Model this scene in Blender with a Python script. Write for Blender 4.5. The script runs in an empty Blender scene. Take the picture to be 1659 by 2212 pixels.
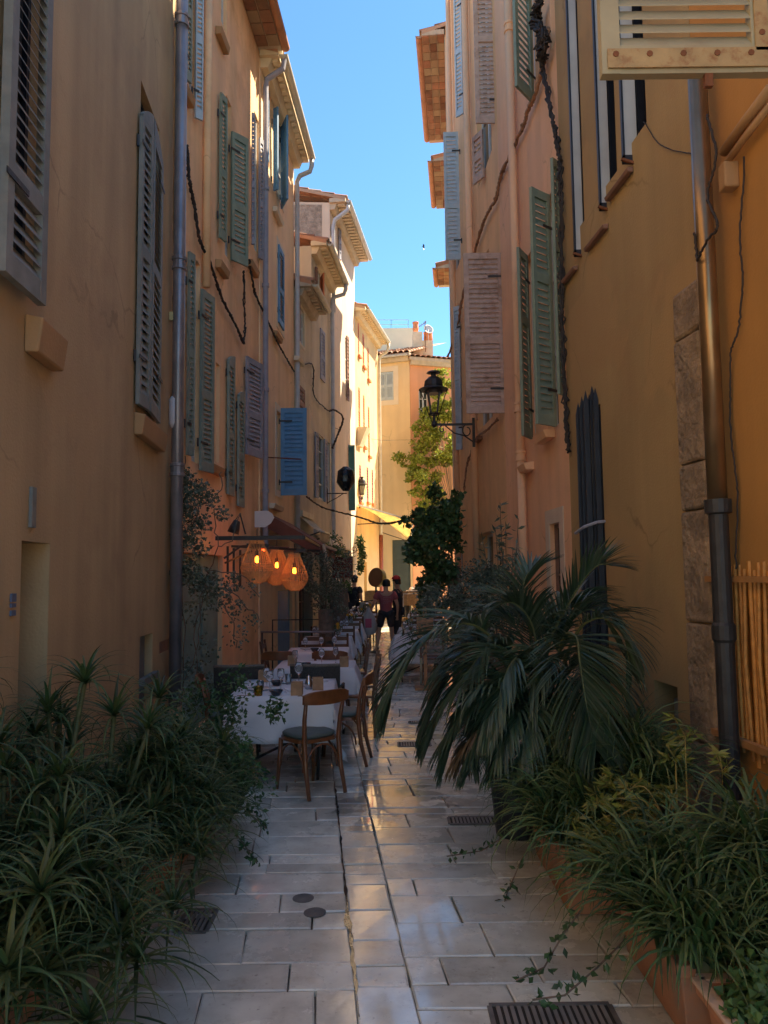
import bpy, math, random
from mathutils import Matrix, Vector, Euler, noise
R = math.radians
SC = bpy.context.scene
COL = SC.collection
random.seed(7)

# ------------------------------------------------------------------ camera
EYE = Vector((0, 0, 1.8))
F = 1640.0; PW, PH = 1659.0, 2212.0
cd = bpy.data.cameras.new('camera')
cd.sensor_fit = 'HORIZONTAL'; cd.sensor_width = 36.0; cd.lens = 36.0 * F / PW
cd.clip_start = 0.05; cd.clip_end = 2000
cam = bpy.data.objects.new('camera', cd); COL.objects.link(cam)
CR = Matrix.Rotation(R(90 + 4.67), 3, 'X') @ Matrix.Rotation(-0.012, 3, 'Z')
cam.matrix_world = Matrix.Translation(EYE) @ CR.to_4x4()
SC.camera = cam

# ------------------------------------------------------------------ light
SUN_EL, SUN_AZ = R(52), R(28)        # azimuth measured from +X towards +Y
sdir = Vector((math.cos(SUN_EL) * math.cos(SUN_AZ), math.cos(SUN_EL) * math.sin(SUN_AZ), math.sin(SUN_EL)))
w = bpy.data.worlds.new('World'); SC.world = w; w.use_nodes = True
nt = w.node_tree; nt.nodes.clear()
sky = nt.nodes.new('ShaderNodeTexSky'); sky.sky_type = 'NISHITA'; sky.sun_disc = False
sky.sun_elevation = SUN_EL; sky.sun_rotation = math.atan2(sdir.x, sdir.y)
sky.altitude = 1200; sky.air_density = 1.15; sky.dust_density = 0.1; sky.ozone_density = 8.0
bg = nt.nodes.new('ShaderNodeBackground'); bg.inputs[1].default_value = 0.06
wo = nt.nodes.new('ShaderNodeOutputWorld')
tn = nt.nodes.new('ShaderNodeMix'); tn.data_type = 'RGBA'; tn.blend_type = 'MULTIPLY'; tn.inputs[0].default_value = 1; tn.inputs[7].default_value = (.84, 1.0, .92, 1)
nt.links.new(sky.outputs[0], tn.inputs[6]); nt.links.new(tn.outputs[2], bg.inputs[0]); nt.links.new(bg.outputs[0], wo.inputs[0])
ld = bpy.data.lights.new('sun', 'SUN'); ld.energy = 3.2; ld.angle = R(0.5); ld.color = (1.0, 0.84, 0.60)
so = bpy.data.objects.new('sun', ld); COL.objects.link(so)
so.rotation_euler = sdir.to_track_quat('Z', 'Y').to_euler(); so.location = (20, 10, 30)
SC.view_settings.view_transform = 'Standard'; SC.view_settings.look = 'None'
SC.view_settings.gamma = 1; SC.view_settings.exposure = 2.42
SC.cycles.max_bounces = 10; SC.cycles.diffuse_bounces = 8; SC.cycles.glossy_bounces = 4
SC.cycles.transmission_bounces = 6; SC.cycles.transparent_max_bounces = 8
SC.cycles.sample_clamp_indirect = 6

# ------------------------------------------------------------------ helpers
def ray(px, py):
    return (CR @ Vector(((px - PW / 2) / F, -(py - PH / 2) / F, -1.0))).normalized()
def G(px, py, z=0.0):
    d = ray(px, py); return EYE + d * ((z - EYE.z) / d.z)
def at(px, py, Y):
    d = ray(px, py); return EYE + d * (Y / d.y)
def lerp(a, b, t): return a + (b - a) * t
def V(*a): return Vector(a)

class MB:
    def __init__(s, M=None): s.v = []; s.f = []; s.M = M
    def add(s, vs, fs):
        b = len(s.v)
        if s.M is not None: vs = [s.M @ Vector(p) for p in vs]
        s.v.extend([tuple(p) for p in vs]); s.f.extend([tuple(i + b for i in f) for f in fs]); return s
    def box(s, c, size, rot=None):
        x, y, z = size[0] / 2, size[1] / 2, size[2] / 2
        vs = [Vector(p) for p in ((-x,-y,-z),(x,-y,-z),(x,y,-z),(-x,y,-z),(-x,-y,z),(x,-y,z),(x,y,z),(-x,y,z))]
        if rot is not None: vs = [rot @ p for p in vs]
        c = Vector(c)
        return s.add([p + c for p in vs], [(0,3,2,1),(4,5,6,7),(0,1,5,4),(1,2,6,5),(2,3,7,6),(3,0,4,7)])
    def hexa(s, p):      # 8 corners: bottom 4 ccw, top 4 ccw
        return s.add(p, [(0,3,2,1),(4,5,6,7),(0,1,5,4),(1,2,6,5),(2,3,7,6),(3,0,4,7)])
    def quad(s, a, b, c, d): return s.add([a, b, c, d], [(0, 1, 2, 3)])
    def bar(s, a, b, w, t=None, up=(0, 0, 1)):
        a = Vector(a); b = Vector(b); t = w if t is None else t
        d = (b - a).normalized(); u = Vector(up)
        if abs(d.dot(u)) > .98: u = Vector((0, 1, 0))
        x = d.cross(u).normalized() * (w / 2); y = x.cross(d).normalized() * (t / 2)
        return s.hexa([a-x-y, a+x-y, b+x-y, b-x-y, a-x+y, a+x+y, b+x+y, b-x+y])
    def tube(s, pts, r, n=8, cap=True):
        pts = [Vector(p) for p in pts]; m = len(pts)
        rs = [r] * m if not isinstance(r, (list, tuple)) else list(r)
        vs = []; x = None
        for i, p in enumerate(pts):
            d = (pts[min(i+1, m-1)] - pts[max(i-1, 0)])
            d = d.normalized() if d.length > 1e-9 else Vector((0, 0, 1))
            if x is None:
                u = Vector((0, 0, 1)) if abs(d.z) < .9 else Vector((1, 0, 0)); x = d.cross(u).normalized()
            else:
                x = (x - d * x.dot(d)); x = x.normalized() if x.length > 1e-6 else d.orthogonal().normalized()
            y = d.cross(x)
            for k in range(n):
                a = 2 * math.pi * k / n; vs.append(p + (x * math.cos(a) + y * math.sin(a)) * rs[i])
        fs = []
        for i in range(m - 1):
            for k in range(n):
                a = i * n + k; b = i * n + (k + 1) % n; fs.append((a, b, b + n, a + n))
        if cap: fs.append(tuple(range(n - 1, -1, -1))); fs.append(tuple((m - 1) * n + k for k in range(n)))
        return s.add(vs, fs)
    def lathe(s, c, prof, n=12, cap=True, rot=None):
        c = Vector(c); vs = []
        for r, z in prof:
            for k in range(n):
                a = 2 * math.pi * k / n; p = Vector((r * math.cos(a), r * math.sin(a), z))
                if rot is not None: p = rot @ p
                vs.append(c + p)
        fs = []; m = len(prof)
        for i in range(m - 1):
            for k in range(n):
                a = i * n + k; b = i * n + (k + 1) % n; fs.append((a, b, b + n, a + n))
        if cap: fs.append(tuple(range(n - 1, -1, -1))); fs.append(tuple((m - 1) * n + k for k in range(n)))
        return s.add(vs, fs)
    def strip(s, rows, closed=False):     # rows of equal-length points
        n = len(rows[0]); vs = [p for r_ in rows for p in r_]; fs = []
        for i in range(len(rows) - 1):
            for k in range(n if closed else n - 1):
                a = i * n + k; b = i * n + (k + 1) % n; fs.append((a, b, b + n, a + n))
        return s.add(vs, fs)
    def build(s, name, m, parent=None, smooth=False, bevel=0, origin=None):
        me = bpy.data.meshes.new(name)
        o0 = Vector(origin) if origin is not None else (parent['_o'] if parent is not None else (0, 0, 0))
        o0 = Vector(o0)
        me.from_pydata([(p[0]-o0.x, p[1]-o0.y, p[2]-o0.z) for p in s.v], [], s.f)
        me.materials.append(m)
        if smooth: me.polygons.foreach_set('use_smooth', [True] * len(me.polygons))
        me.update()
        o = bpy.data.objects.new(name, me); COL.objects.link(o)
        if parent is not None: o.parent = parent
        else: o.location = o0
        o['_o'] = tuple(o0)
        if bevel:
            b = o.modifiers.new('bevel', 'BEVEL'); b.width = bevel; b.segments = 2; b.limit_method = 'ANGLE'
            b.harden_normals = False
        return o

def thing(name, label, cat, loc=(0, 0, 0), group=None, kind=None):
    o = bpy.data.objects.new(name, None); COL.objects.link(o); o.location = loc
    o.empty_display_size = .1
    o['_o'] = tuple(loc); tag(o, label, cat, group, kind); return o
def tag(o, label=None, cat=None, group=None, kind=None):
    if label: o['label'] = label
    if cat: o['category'] = cat
    if group: o['group'] = group
    if kind: o['kind'] = kind
    return o
def copy_tree(o, loc=None, rz=None, label=None, group=None, scale=None):
    allk = [q for q in COL.objects if q.parent is not None]
    kc = {}
    for q in allk: kc.setdefault(q.parent.name, []).append(q)
    def rec(a, par):
        c = a.copy(); COL.objects.link(c)
        if par is not None: c.parent = par
        for k in kc.get(a.name, []): rec(k, c)
        return c
    c = rec(o, None)
    if loc is not None: c.location = loc; c['_o'] = tuple(loc)
    if rz is not None: c.rotation_euler = (0, 0, rz)
    if scale is not None: c.scale = (scale, scale, scale)
    if label: c['label'] = label
    if group: c['group'] = group
    return c

# ------------------------------------------------------------------ materials
def mat(name, col, rough=.6, var=.15, ns=3.0, bump=.0, bs=40.0, isl=0.0, metal=0.0, streak=0.0,
        dirt=None, dirtamt=0.0, ds=1.2, coat=0.0, trans=0.0, emit=None, es=0.0, alpha=1.0, sheen=0.0, sss=0.0,
        isl2=None, bd=.01, detail=6, patch=None):
    m = bpy.data.materials.new(name); m.use_nodes = True
    n = m.node_tree.nodes; l = m.node_tree.links
    b = n['Principled BSDF']; b.inputs['Roughness'].default_value = rough
    b.inputs['Metallic'].default_value = metal
    geo = n.new('ShaderNodeNewGeometry'); c = None
    def rgb(k): return (col[0]*k, col[1]*k, col[2]*k, 1)
    pos = geo.outputs['Position']
    nz = n.new('ShaderNodeTexNoise'); nz.inputs['Scale'].default_value = ns; nz.inputs['Detail'].default_value = detail
    l.new(pos, nz.inputs['Vector'])
    mr = n.new('ShaderNodeMapRange'); mr.inputs[1].default_value = .3; mr.inputs[2].default_value = .7
    l.new(nz.outputs['Fac'], mr.inputs[0])
    mx = n.new('ShaderNodeMix'); mx.data_type = 'RGBA'
    mx.inputs[6].default_value = rgb(1 - var); mx.inputs[7].default_value = rgb(1 + var)
    l.new(mr.outputs[0], mx.inputs[0]); c = mx.outputs[2]
    if streak:
        mp = n.new('ShaderNodeMapping'); mp.inputs['Scale'].default_value = (3.5, 3.5, .18); l.new(pos, mp.inputs[0])
        n2 = n.new('ShaderNodeTexNoise'); n2.inputs['Scale'].default_value = 1.0; n2.inputs['Detail'].default_value = 8
        l.new(mp.outputs[0], n2.inputs['Vector'])
        m2 = n.new('ShaderNodeMapRange'); m2.inputs[1].default_value = .35; m2.inputs[2].default_value = .75
        m2.inputs[3].default_value = 1.0 + streak*.5; m2.inputs[4].default_value = 1.0 - streak
        l.new(n2.outputs['Fac'], m2.inputs[0])
        hs = n.new('ShaderNodeHueSaturation'); l.new(c, hs.inputs['Color']); l.new(m2.outputs[0], hs.inputs['Value']); c = hs.outputs[0]
    if dirt:
        n3 = n.new('ShaderNodeTexNoise'); n3.inputs['Scale'].default_value = ds; n3.inputs['Detail'].default_value = 9
        n3.inputs['Roughness'].default_value = .7; l.new(pos, n3.inputs['Vector'])
        m3 = n.new('ShaderNodeMapRange'); m3.inputs[1].default_value = .5; m3.inputs[2].default_value = .68
        m3.inputs[4].default_value = dirtamt; l.new(n3.outputs['Fac'], m3.inputs[0])
        x3 = n.new('ShaderNodeMix'); x3.data_type = 'RGBA'; x3.inputs[7].default_value = (*dirt, 1)
        l.new(m3.outputs[0], x3.inputs[0]); l.new(c, x3.inputs[6]); c = x3.outputs[2]
    if patch:      # old repairs, hairline cracks and a hand-trowelled surface
        pc, amt, ps = patch
        n5 = n.new('ShaderNodeTexNoise'); n5.inputs['Scale'].default_value = ps; n5.inputs['Detail'].default_value = 7; n5.inputs['Roughness'].default_value = .55; n5.inputs['Distortion'].default_value = .4; l.new(pos, n5.inputs['Vector'])
        m5 = n.new('ShaderNodeMapRange'); m5.inputs[1].default_value = .555; m5.inputs[2].default_value = .58; m5.inputs[4].default_value = amt; l.new(n5.outputs['Fac'], m5.inputs[0])
        x5 = n.new('ShaderNodeMix'); x5.data_type = 'RGBA'; x5.inputs[7].default_value = (*pc, 1); l.new(m5.outputs[0], x5.inputs[0]); l.new(c, x5.inputs[6]); c = x5.outputs[2]
        vo = n.new('ShaderNodeTexVoronoi'); vo.feature = 'DISTANCE_TO_EDGE'; vo.inputs['Scale'].default_value = .55
        wp = n.new('ShaderNodeMix'); wp.data_type = 'VECTOR'; wp.inputs[0].default_value = .18; n6 = n.new('ShaderNodeTexNoise'); n6.inputs['Scale'].default_value = 3.5; n6.inputs['Detail'].default_value = 6; l.new(pos, n6.inputs['Vector']); l.new(pos, wp.inputs[4]); l.new(n6.outputs['Color'], wp.inputs[5]); l.new(wp.outputs[1], vo.inputs['Vector'])
        m6 = n.new('ShaderNodeMapRange'); m6.inputs[1].default_value = .0; m6.inputs[2].default_value = .006; m6.inputs[3].default_value = 1; m6.inputs[4].default_value = 0; l.new(vo.outputs['Distance'], m6.inputs[0])
        m7 = n.new('ShaderNodeMath'); m7.operation = 'MULTIPLY'; l.new(m6.outputs[0], m7.inputs[0]); gt = n.new('ShaderNodeMapRange'); gt.inputs[1].default_value = .5; gt.inputs[2].default_value = .6; gt.inputs[4].default_value = .5; l.new(nz.outputs['Fac'], gt.inputs[0]); l.new(gt.outputs[0], m7.inputs[1])
        x6 = n.new('ShaderNodeMix'); x6.data_type = 'RGBA'; x6.inputs[7].default_value = (col[0]*.4, col[1]*.38, col[2]*.36, 1); l.new(m7.outputs[0], x6.inputs[0]); l.new(c, x6.inputs[6]); c = x6.outputs[2]
    if isl:
        mi = n.new('ShaderNodeMapRange'); mi.inputs[3].default_value = 1 - isl; mi.inputs[4].default_value = 1 + isl
        l.new(geo.outputs['Random Per Island'], mi.inputs[0])
        h2 = n.new('ShaderNodeHueSaturation'); l.new(c, h2.inputs['Color']); l.new(mi.outputs[0], h2.inputs['Value']); c = h2.outputs[0]
        if isl2:
            wn = n.new('ShaderNodeMath'); wn.operation = 'MULTIPLY'; wn.inputs[1].default_value = 7.31
            l.new(geo.outputs['Random Per Island'], wn.inputs[0])
            fr = n.new('ShaderNodeMath'); fr.operation = 'FRACT'; l.new(wn.outputs[0], fr.inputs[0])
            pw = n.new('ShaderNodeMath'); pw.operation = 'POWER'; pw.inputs[1].default_value = 2.2; l.new(fr.outputs[0], pw.inputs[0])
            x4 = n.new('ShaderNodeMix'); x4.data_type = 'RGBA'; x4.inputs[7].default_value = (*isl2, 1)
            l.new(pw.outputs[0], x4.inputs[0]); l.new(c, x4.inputs[6]); c = x4.outputs[2]
    l.new(c, b.inputs['Base Color'])
    if bump:
        nb = n.new('ShaderNodeTexNoise'); nb.inputs['Scale'].default_value = bs; nb.inputs['Detail'].default_value = 5
        l.new(pos, nb.inputs['Vector'])
        bp = n.new('ShaderNodeBump'); bp.inputs['Strength'].default_value = bump; bp.inputs['Distance'].default_value = bd
        l.new(nb.outputs['Fac'], bp.inputs['Height']); l.new(bp.outputs[0], b.inputs['Normal'])
    if coat: b.inputs['Coat Weight'].default_value = coat
    if trans: b.inputs['Transmission Weight'].default_value = trans
    if emit: b.inputs['Emission Color'].default_value = (*emit, 1); b.inputs['Emission Strength'].default_value = es
    if alpha < 1: b.inputs['Alpha'].default_value = alpha
    if sss: b.inputs['Subsurface Weight'].default_value = sss; b.inputs['Subsurface Radius'].default_value = (.05,.03,.01)
    return m
def leafmat(name, col, isl=.45, isl2=None, rough=.45, tr=.25):
    m = mat(name, col, rough, .2, 8, isl=isl, isl2=isl2)
    n = m.node_tree.nodes; l = m.node_tree.links; b = n['Principled BSDF']
    out = n['Material Output']; t = n.new('ShaderNodeBsdfTranslucent'); mx = n.new('ShaderNodeMixShader')
    mx.inputs[0].default_value = tr
    src = b.inputs['Base Color'].links[0].from_socket
    l.new(src, t.inputs[0]); l.new(b.outputs[0], mx.inputs[1]); l.new(t.outputs[0], mx.inputs[2]); l.new(mx.outputs[0], out.inputs[0])
    return m
DARK = (.05, .04, .035)
M_ = {}
M_['ochre_l'] = mat('ochre_plaster', (.50, .34, .175), .85, .10, 1.1, .35, 55, streak=.16, dirt=(.30,.18,.10), dirtamt=.4, patch=((.52,.34,.17), .5, .7))
M_['ochre_r'] = mat('ochre_plaster_warm', (.40, .27, .12), .85, .10, .9, .3, 55, streak=.12, dirt=(.34,.17,.08), dirtamt=.3, patch=((.45,.28,.12), .5, .6))
M_['orange_r'] = mat('orange_plaster', (.46, .22, .055), .85, .10, .9, .3, 55, streak=.12)
M_['peach'] = mat('peach_plaster', (.90, .57, .31), .85, .09, 1.3, .3, 50, streak=.16, dirt=(.52,.22,.07), dirtamt=.45, patch=((.80,.50,.30), .45, .8))
M_['peach2'] = mat('light_peach_plaster', (.90, .64, .38), .85, .08, 1.3, .25, 50, streak=.12, dirt=(.6,.3,.14), dirtamt=.25, patch=((.84,.58,.36), .4, .8))
M_['salmon'] = mat('salmon_plaster', (.86, .52, .31), .85, .09, 1.2, .3, 50, streak=.12, dirt=(.55,.24,.1), dirtamt=.3, patch=((.80,.50,.32), .45, .7))
M_['tan'] = mat('tan_orange_plaster', (.82, .51, .26), .85, .1, 1.2, .3, 50, streak=.14, dirt=(.45,.22,.08), dirtamt=.35, patch=((.72,.45,.24), .5, .8))
M_['cream_g'] = mat('grey_cream_plaster', (.58, .51, .38), .88, .08, 1.6, .4, 45, streak=.14, dirt=(.4,.34,.25), dirtamt=.35, patch=((.5,.44,.33), .5, .9))
M_['cream_p'] = mat('pale_pink_cream_plaster', (.66, .54, .42), .88, .07, 1.6, .3, 45, streak=.12, patch=((.62,.5,.38), .4, .8))
M_['yellow'] = mat('sunny_yellow_plaster', (.72, .52, .27), .88, .08, 1.3, .3, 45, streak=.15, dirt=(.6,.36,.16), dirtamt=.25, patch=((.70,.44,.20), .35, .9))
M_['end'] = mat('honey_plaster', (.74, .56, .33), .88, .06, 1.3, .25, 45, streak=.1, patch=((.70,.50,.28), .35, .8))
M_['coral'] = mat('coral_plaster', (.74, .36, .19), .88, .06, 1.3, .25, 45, streak=.1)
M_['rough'] = mat('roughcast', (.36, .29, .23), .95, .35, 9, 1.0, 22, dirt=(.2,.17,.14), dirtamt=.6, ds=6, bd=.05)
M_['stone'] = mat('worn_stone', (.30, .215, .14), .9, .3, 6, 1.0, 20, dirt=(.1,.08,.07), dirtamt=.6, ds=4, bd=.03)
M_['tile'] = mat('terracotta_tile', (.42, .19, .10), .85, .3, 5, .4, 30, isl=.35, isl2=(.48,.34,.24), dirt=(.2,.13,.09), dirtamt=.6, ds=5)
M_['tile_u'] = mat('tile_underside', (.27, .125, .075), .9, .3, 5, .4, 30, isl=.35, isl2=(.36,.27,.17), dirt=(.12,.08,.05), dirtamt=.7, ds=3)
M_['mortar'] = mat('eave_mortar', (.50, .42, .32), .9, .15, 6, .3, 30)
M_['eave'] = mat('cream_eave', (.72, .60, .40), .85, .1, 4, .2, 30)
M_['gutter'] = mat('cream_gutter_metal', (.60, .56, .45), .5, .12, 6, .1, 20)
M_['zinc'] = mat('zinc_pipe', (.26, .24, .26), .38, .2, 6, .1, 20, metal=.5, dirt=(.3,.26,.22), dirtamt=.4, ds=3)
M_['pale_pipe'] = mat('pale_grey_pipe', (.50, .52, .56), .45, .12, 6, .1, 20)
M_['copper'] = mat('bronze_pipe', (.30, .19, .10), .3, .15, 5, .1, 20, metal=.75)
M_['iron'] = mat('dark_iron', (.035, .03, .03), .5, .2, 10, .2, 40)
M_['blackpipe'] = mat('black_cast_pipe', (.03, .028, .028), .55, .3, 10, .4, 30)
M_['sage'] = mat('sage_shutter_paint', (.23, .27, .23), .6, .12, 8, .15, 60, streak=.15)
M_['sage_g'] = mat('grey_shutter_paint', (.21, .215, .20), .65, .15, 9, .2, 60, streak=.2, dirt=(.32,.27,.22), dirtamt=.3, ds=7)
M_['green'] = mat('green_grey_shutter_paint', (.22, .28, .22), .6, .12, 8, .15, 60, streak=.12)
M_['teal'] = mat('teal_paint', (.07, .20, .18), .5, .15, 6, .15, 60)
M_['teal_d'] = mat('faded_teal_door_paint', (.16, .28, .26), .6, .15, 5, .15, 60, dirt=(.18,.24,.22), dirtamt=.4, ds=4)
M_['blue'] = mat('blue_shutter_paint', (.10, .25, .45), .55, .1, 8, .12, 60, streak=.1)
M_['blue_d'] = mat('blue_door_paint', (.08, .26, .52), .5, .12, 6, .12, 60)
M_['blue_l'] = mat('pale_blue_shutter_paint', (.42, .50, .56), .55, .08, 8, .12, 60)
M_['lilac'] = mat('lilac_grey_shutter_paint', (.30, .30, .36), .6, .12, 8, .12, 60)
M_['pinkwood'] = mat('flaking_pink_shutter_paint', (.50, .36, .30), .7, .12, 12, .4, 50, dirt=(.30,.17,.11), dirtamt=.85, ds=5)
M_['white'] = mat('white_frame_paint', (.66, .66, .64), .5, .08, 8)
M_['beige'] = mat('rusty_beige_shutter_paint', (.33, .29, .19), .6, .1, 5, .15, 50, dirt=(.26,.13,.05), dirtamt=.3, ds=3)
M_['rustplate'] = mat('rust_stained_paint', (.36, .25, .12), .65, .15, 12, .3, 50, dirt=(.22,.07,.02), dirtamt=.8, ds=14)
M_['rust'] = mat('rust', (.17, .06, .025), .85, .3, 20, .5, 60)
M_['navy'] = mat('navy_black_paint', (.018, .022, .035), .45, .2, 8, .1, 50)
M_['redor'] = mat('red_orange_shutter_paint', (.60, .17, .06), .6, .1, 8)
M_['brown'] = mat('brown_shutter_wood', (.24, .13, .09), .65, .2, 9, .2, 50)
M_['wood'] = mat('varnished_chair_wood', (.19, .065, .022), .32, .25, 14, .1, 40, coat=.3)
M_['wood_d'] = mat('dark_chair_wood', (.14, .055, .022), .35, .25, 14, .1, 40, coat=.3)
M_['doorwood'] = mat('old_door_wood', (.15, .085, .05), .7, .3, 9, .3, 40, streak=.3)
M_['glass'] = mat('window_glass', (.04, .05, .055), .08, .1, 3)
M_['glass_l'] = mat('pale_window_glass', (.5, .52, .55), .12, .1, 3)
M_['sill'] = mat('ochre_sill', (.42, .24, .11), .85, .1, 3, .3, 50)
M_['frame_b'] = mat('pale_window_border', (.72, .62, .48), .85, .05, 3, .2, 40)
M_['dark'] = mat('dark_interior', (.03, .025, .02), .9, .2, 3)  # near-black that stands for shade in hollows and behind slats
M_['cable'] = mat('black_cable', (.03, .022, .02), .7, .2, 20)
M_['cable_p'] = mat('painted_cable', (.40, .22, .13), .8, .2, 20, dirt=(.06,.04,.03), dirtamt=.9, ds=9)
M_['bamboo'] = mat('orange_lath_wood', (.62, .26, .05), .6, .25, 20, .3, 40, isl=.25)
# ------------------------------------------------------------------ walls and houses
class Wall:
    def __init__(s, A, B, side, root=None):
        s.A = V(*A, 0); s.B = V(*B, 0); s.L = (s.B - s.A).length; s.d = (s.B - s.A).normalized()
        s.n = V(s.d.y, -s.d.x, 0) if side == 'L' else V(-s.d.y, s.d.x, 0)
        s.side = side; s.root = root
    def pt(s, a, o, z): return s.A + s.d * a + s.n * o + V(0, 0, z)
    def hit(s, px, py, o=0.0):
        d = ray(px, py); P0 = s.A + s.n * o; t = (P0 - EYE).dot(s.n) / d.dot(s.n)
        p = EYE + d * t; q = p - s.A; return q.dot(s.d), p.z
    def zz(s, px, y0, y1, o=0.0):
        a, z0 = s.hit(px, y0, o); a, z1 = s.hit(px, y1, o); return min(z0, z1), max(z0, z1)

def wall_mesh(W, H, depth, openings, base=-0.05, rd=.18, tilt=0):
    """front sheet with real openings and reveals, plus sides, back and top"""
    m = MB()
    S = sorted(set([0, W.L] + [q for o in openings for q in (max(0, o[0]), min(W.L, o[1]))]))
    Z = sorted(set([base, H] + [q for o in openings for q in (max(base, o[2]), min(H, o[3]))]))
    flip = W.side == 'R'
    def q(a, b, c, d):
        m.quad(d, c, b, a) if flip else m.quad(a, b, c, d)
    for i in range(len(S) - 1):
        for j in range(len(Z) - 1):
            sc, zc = (S[i]+S[i+1])/2, (Z[j]+Z[j+1])/2
            if any(o[0] < sc < o[1] and o[2] < zc < o[3] for o in openings): continue
            q(W.pt(S[i], 0, Z[j]), W.pt(S[i], 0, Z[j+1]), W.pt(S[i+1], 0, Z[j+1]), W.pt(S[i+1], 0, Z[j]))
    for o in openings:
        r = o[4] if len(o) > 4 else rd
        a, b, z0, z1 = max(0, o[0]), min(W.L, o[1]), max(base, o[2]), min(H, o[3])
        q(W.pt(a, 0, z0), W.pt(a, -r, z0), W.pt(a, -r, z1), W.pt(a, 0, z1))
        q(W.pt(b, 0, z0), W.pt(b, 0, z1), W.pt(b, -r, z1), W.pt(b, -r, z0))
        q(W.pt(a, 0, z1), W.pt(a, -r, z1), W.pt(b, -r, z1), W.pt(b, 0, z1))
        q(W.pt(a, 0, z0), W.pt(b, 0, z0), W.pt(b, -r, z0), W.pt(a, -r, z0))
        q(W.pt(a, -r, z0), W.pt(b, -r, z0), W.pt(b, -r, z1), W.pt(a, -r, z1))
    D = depth
    a0, a1, b0, b1 = W.pt(0, 0, base), W.pt(0, 0, H), W.pt(0, -D, base), W.pt(0, -D, H + tilt)
    q(b0, b1, a1, a0)
    a0, a1, b0, b1 = W.pt(W.L, 0, base), W.pt(W.L, 0, H), W.pt(W.L, -D, base), W.pt(W.L, -D, H + tilt)
    q(a0, a1, b1, b0)
    q(W.pt(0, -D, base), W.pt(W.L, -D, base), W.pt(W.L, -D, H+tilt), W.pt(0, -D, H+tilt))
    q(W.pt(0, 0, H), W.pt(0, -D, H+tilt), W.pt(W.L, -D, H+tilt), W.pt(W.L, 0, H))
    return m

def roof(W, H, depth, over=.5, pitch=.28, ends=.08, root=None, tiles=True, under='eave', utiles=False):
    """sloping canal-tile roof with an overhanging eave"""
    m = MB(); t = .09
    n = max(3, int((W.L + 2*ends) / .21)); step = (W.L + 2*ends) / n
    rows_len = min(depth, 2.4)
    r_ = random.Random(int(H*100))
    for i in range(n):
        s0 = -ends + i*step
        sag = r_.uniform(-.012, .012)
        for seg in range(int(rows_len/.36)+2):
            o0 = over + .05 + r_.uniform(-.02, .02) - seg*.36; o1 = o0 - .42
            z0 = H + t + (over - o0)*pitch + .02 + sag; z1 = H + t + (over - o1)*pitch + sag
            rows = []
            for (oo, zz_, rr) in ((o0, z0, step*.50), (o1, z1, step*.40)):
                rows.append([W.pt(s0 + step/2 - rr*math.cos(a), oo, zz_ + rr*.75*math.sin(a)) for a in [math.pi*k/6 for k in range(7)]])
            m.strip(rows)
            inner = [[p + V(0, 0, -.016) for p in r2] for r2 in rows]
            m.strip(inner)
            m.strip([rows[0], inner[0]])
    m.quad(W.pt(-ends, over, H+t), W.pt(W.L+ends, over, H+t), W.pt(W.L+ends, -depth, H+t+(over+depth)*pitch), W.pt(-ends, -depth, H+t+(over+depth)*pitch))
    m.quad(W.pt(-ends, over, H+.004), W.pt(-ends, over, H+t), W.pt(-ends, -depth, H+t+(over+depth)*pitch), W.pt(-ends, -depth, H+.004+(over+depth)*pitch))
    ro = m.build('roof', M_['tile'], root)
    u = MB(); hh = .05
    if utiles:      # rows of flat bricks seen from below, between rafters
        k = max(2, int(over/.16))
        for j in range(k):
            for i in range(int((W.L+2*ends)/.28)):
                s0 = -ends + i*.28; o0 = j*over/k
                u.hexa([W.pt(s0+.01, o0+.008, H-hh), W.pt(s0+.27, o0+.008, H-hh), W.pt(s0+.27, o0+over/k-.008, H-hh), W.pt(s0+.01, o0+over/k-.008, H-hh),
                        W.pt(s0+.01, o0+.008, H-.002), W.pt(s0+.27, o0+.008, H-.002), W.pt(s0+.27, o0+over/k-.008, H-.002), W.pt(s0+.01, o0+over/k-.008, H-.002)])
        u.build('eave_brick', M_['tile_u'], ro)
        u = MB()
    e = [(0, H-.03), (over, H-.03), (over, H+t-.004), (0, H+t-.004)]
    u.hexa([W.pt(-ends+.003, e[0][0]+.003, e[0][1]), W.pt(W.L+ends-.003, e[0][0]+.003, e[0][1]), W.pt(W.L+ends-.003, over-.003, e[1][1]), W.pt(-ends+.003, over-.003, e[1][1]),
            W.pt(-ends+.003, .003, e[2][1]), W.pt(W.L+ends-.003, .003, e[2][1]), W.pt(W.L+ends-.003, over-.003, e[2][1]), W.pt(-ends+.003, over-.003, e[2][1])])
    if not utiles:
        u.hexa([W.pt(0, .003, H-.2), W.pt(W.L, .003, H-.2), W.pt(W.L, .13, H-.2), W.pt(0, .13, H-.2),
                W.pt(0, .003, H-.032), W.pt(W.L, .003, H-.032), W.pt(W.L, .2, H-.032), W.pt(0, .2, H-.032)])
        # little tile noses under the eave
        for i in range(int(W.L/.2)):
            c = W.pt(i*.2+.1, over*.55, H-.07)
            u.bar(W.pt(i*.2+.1, .2, H-.06), W.pt(i*.2+.1, over-.03, H-.05), .11, .05)
    u.build('eave_soffit', M_[under], ro)
    return ro

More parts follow.
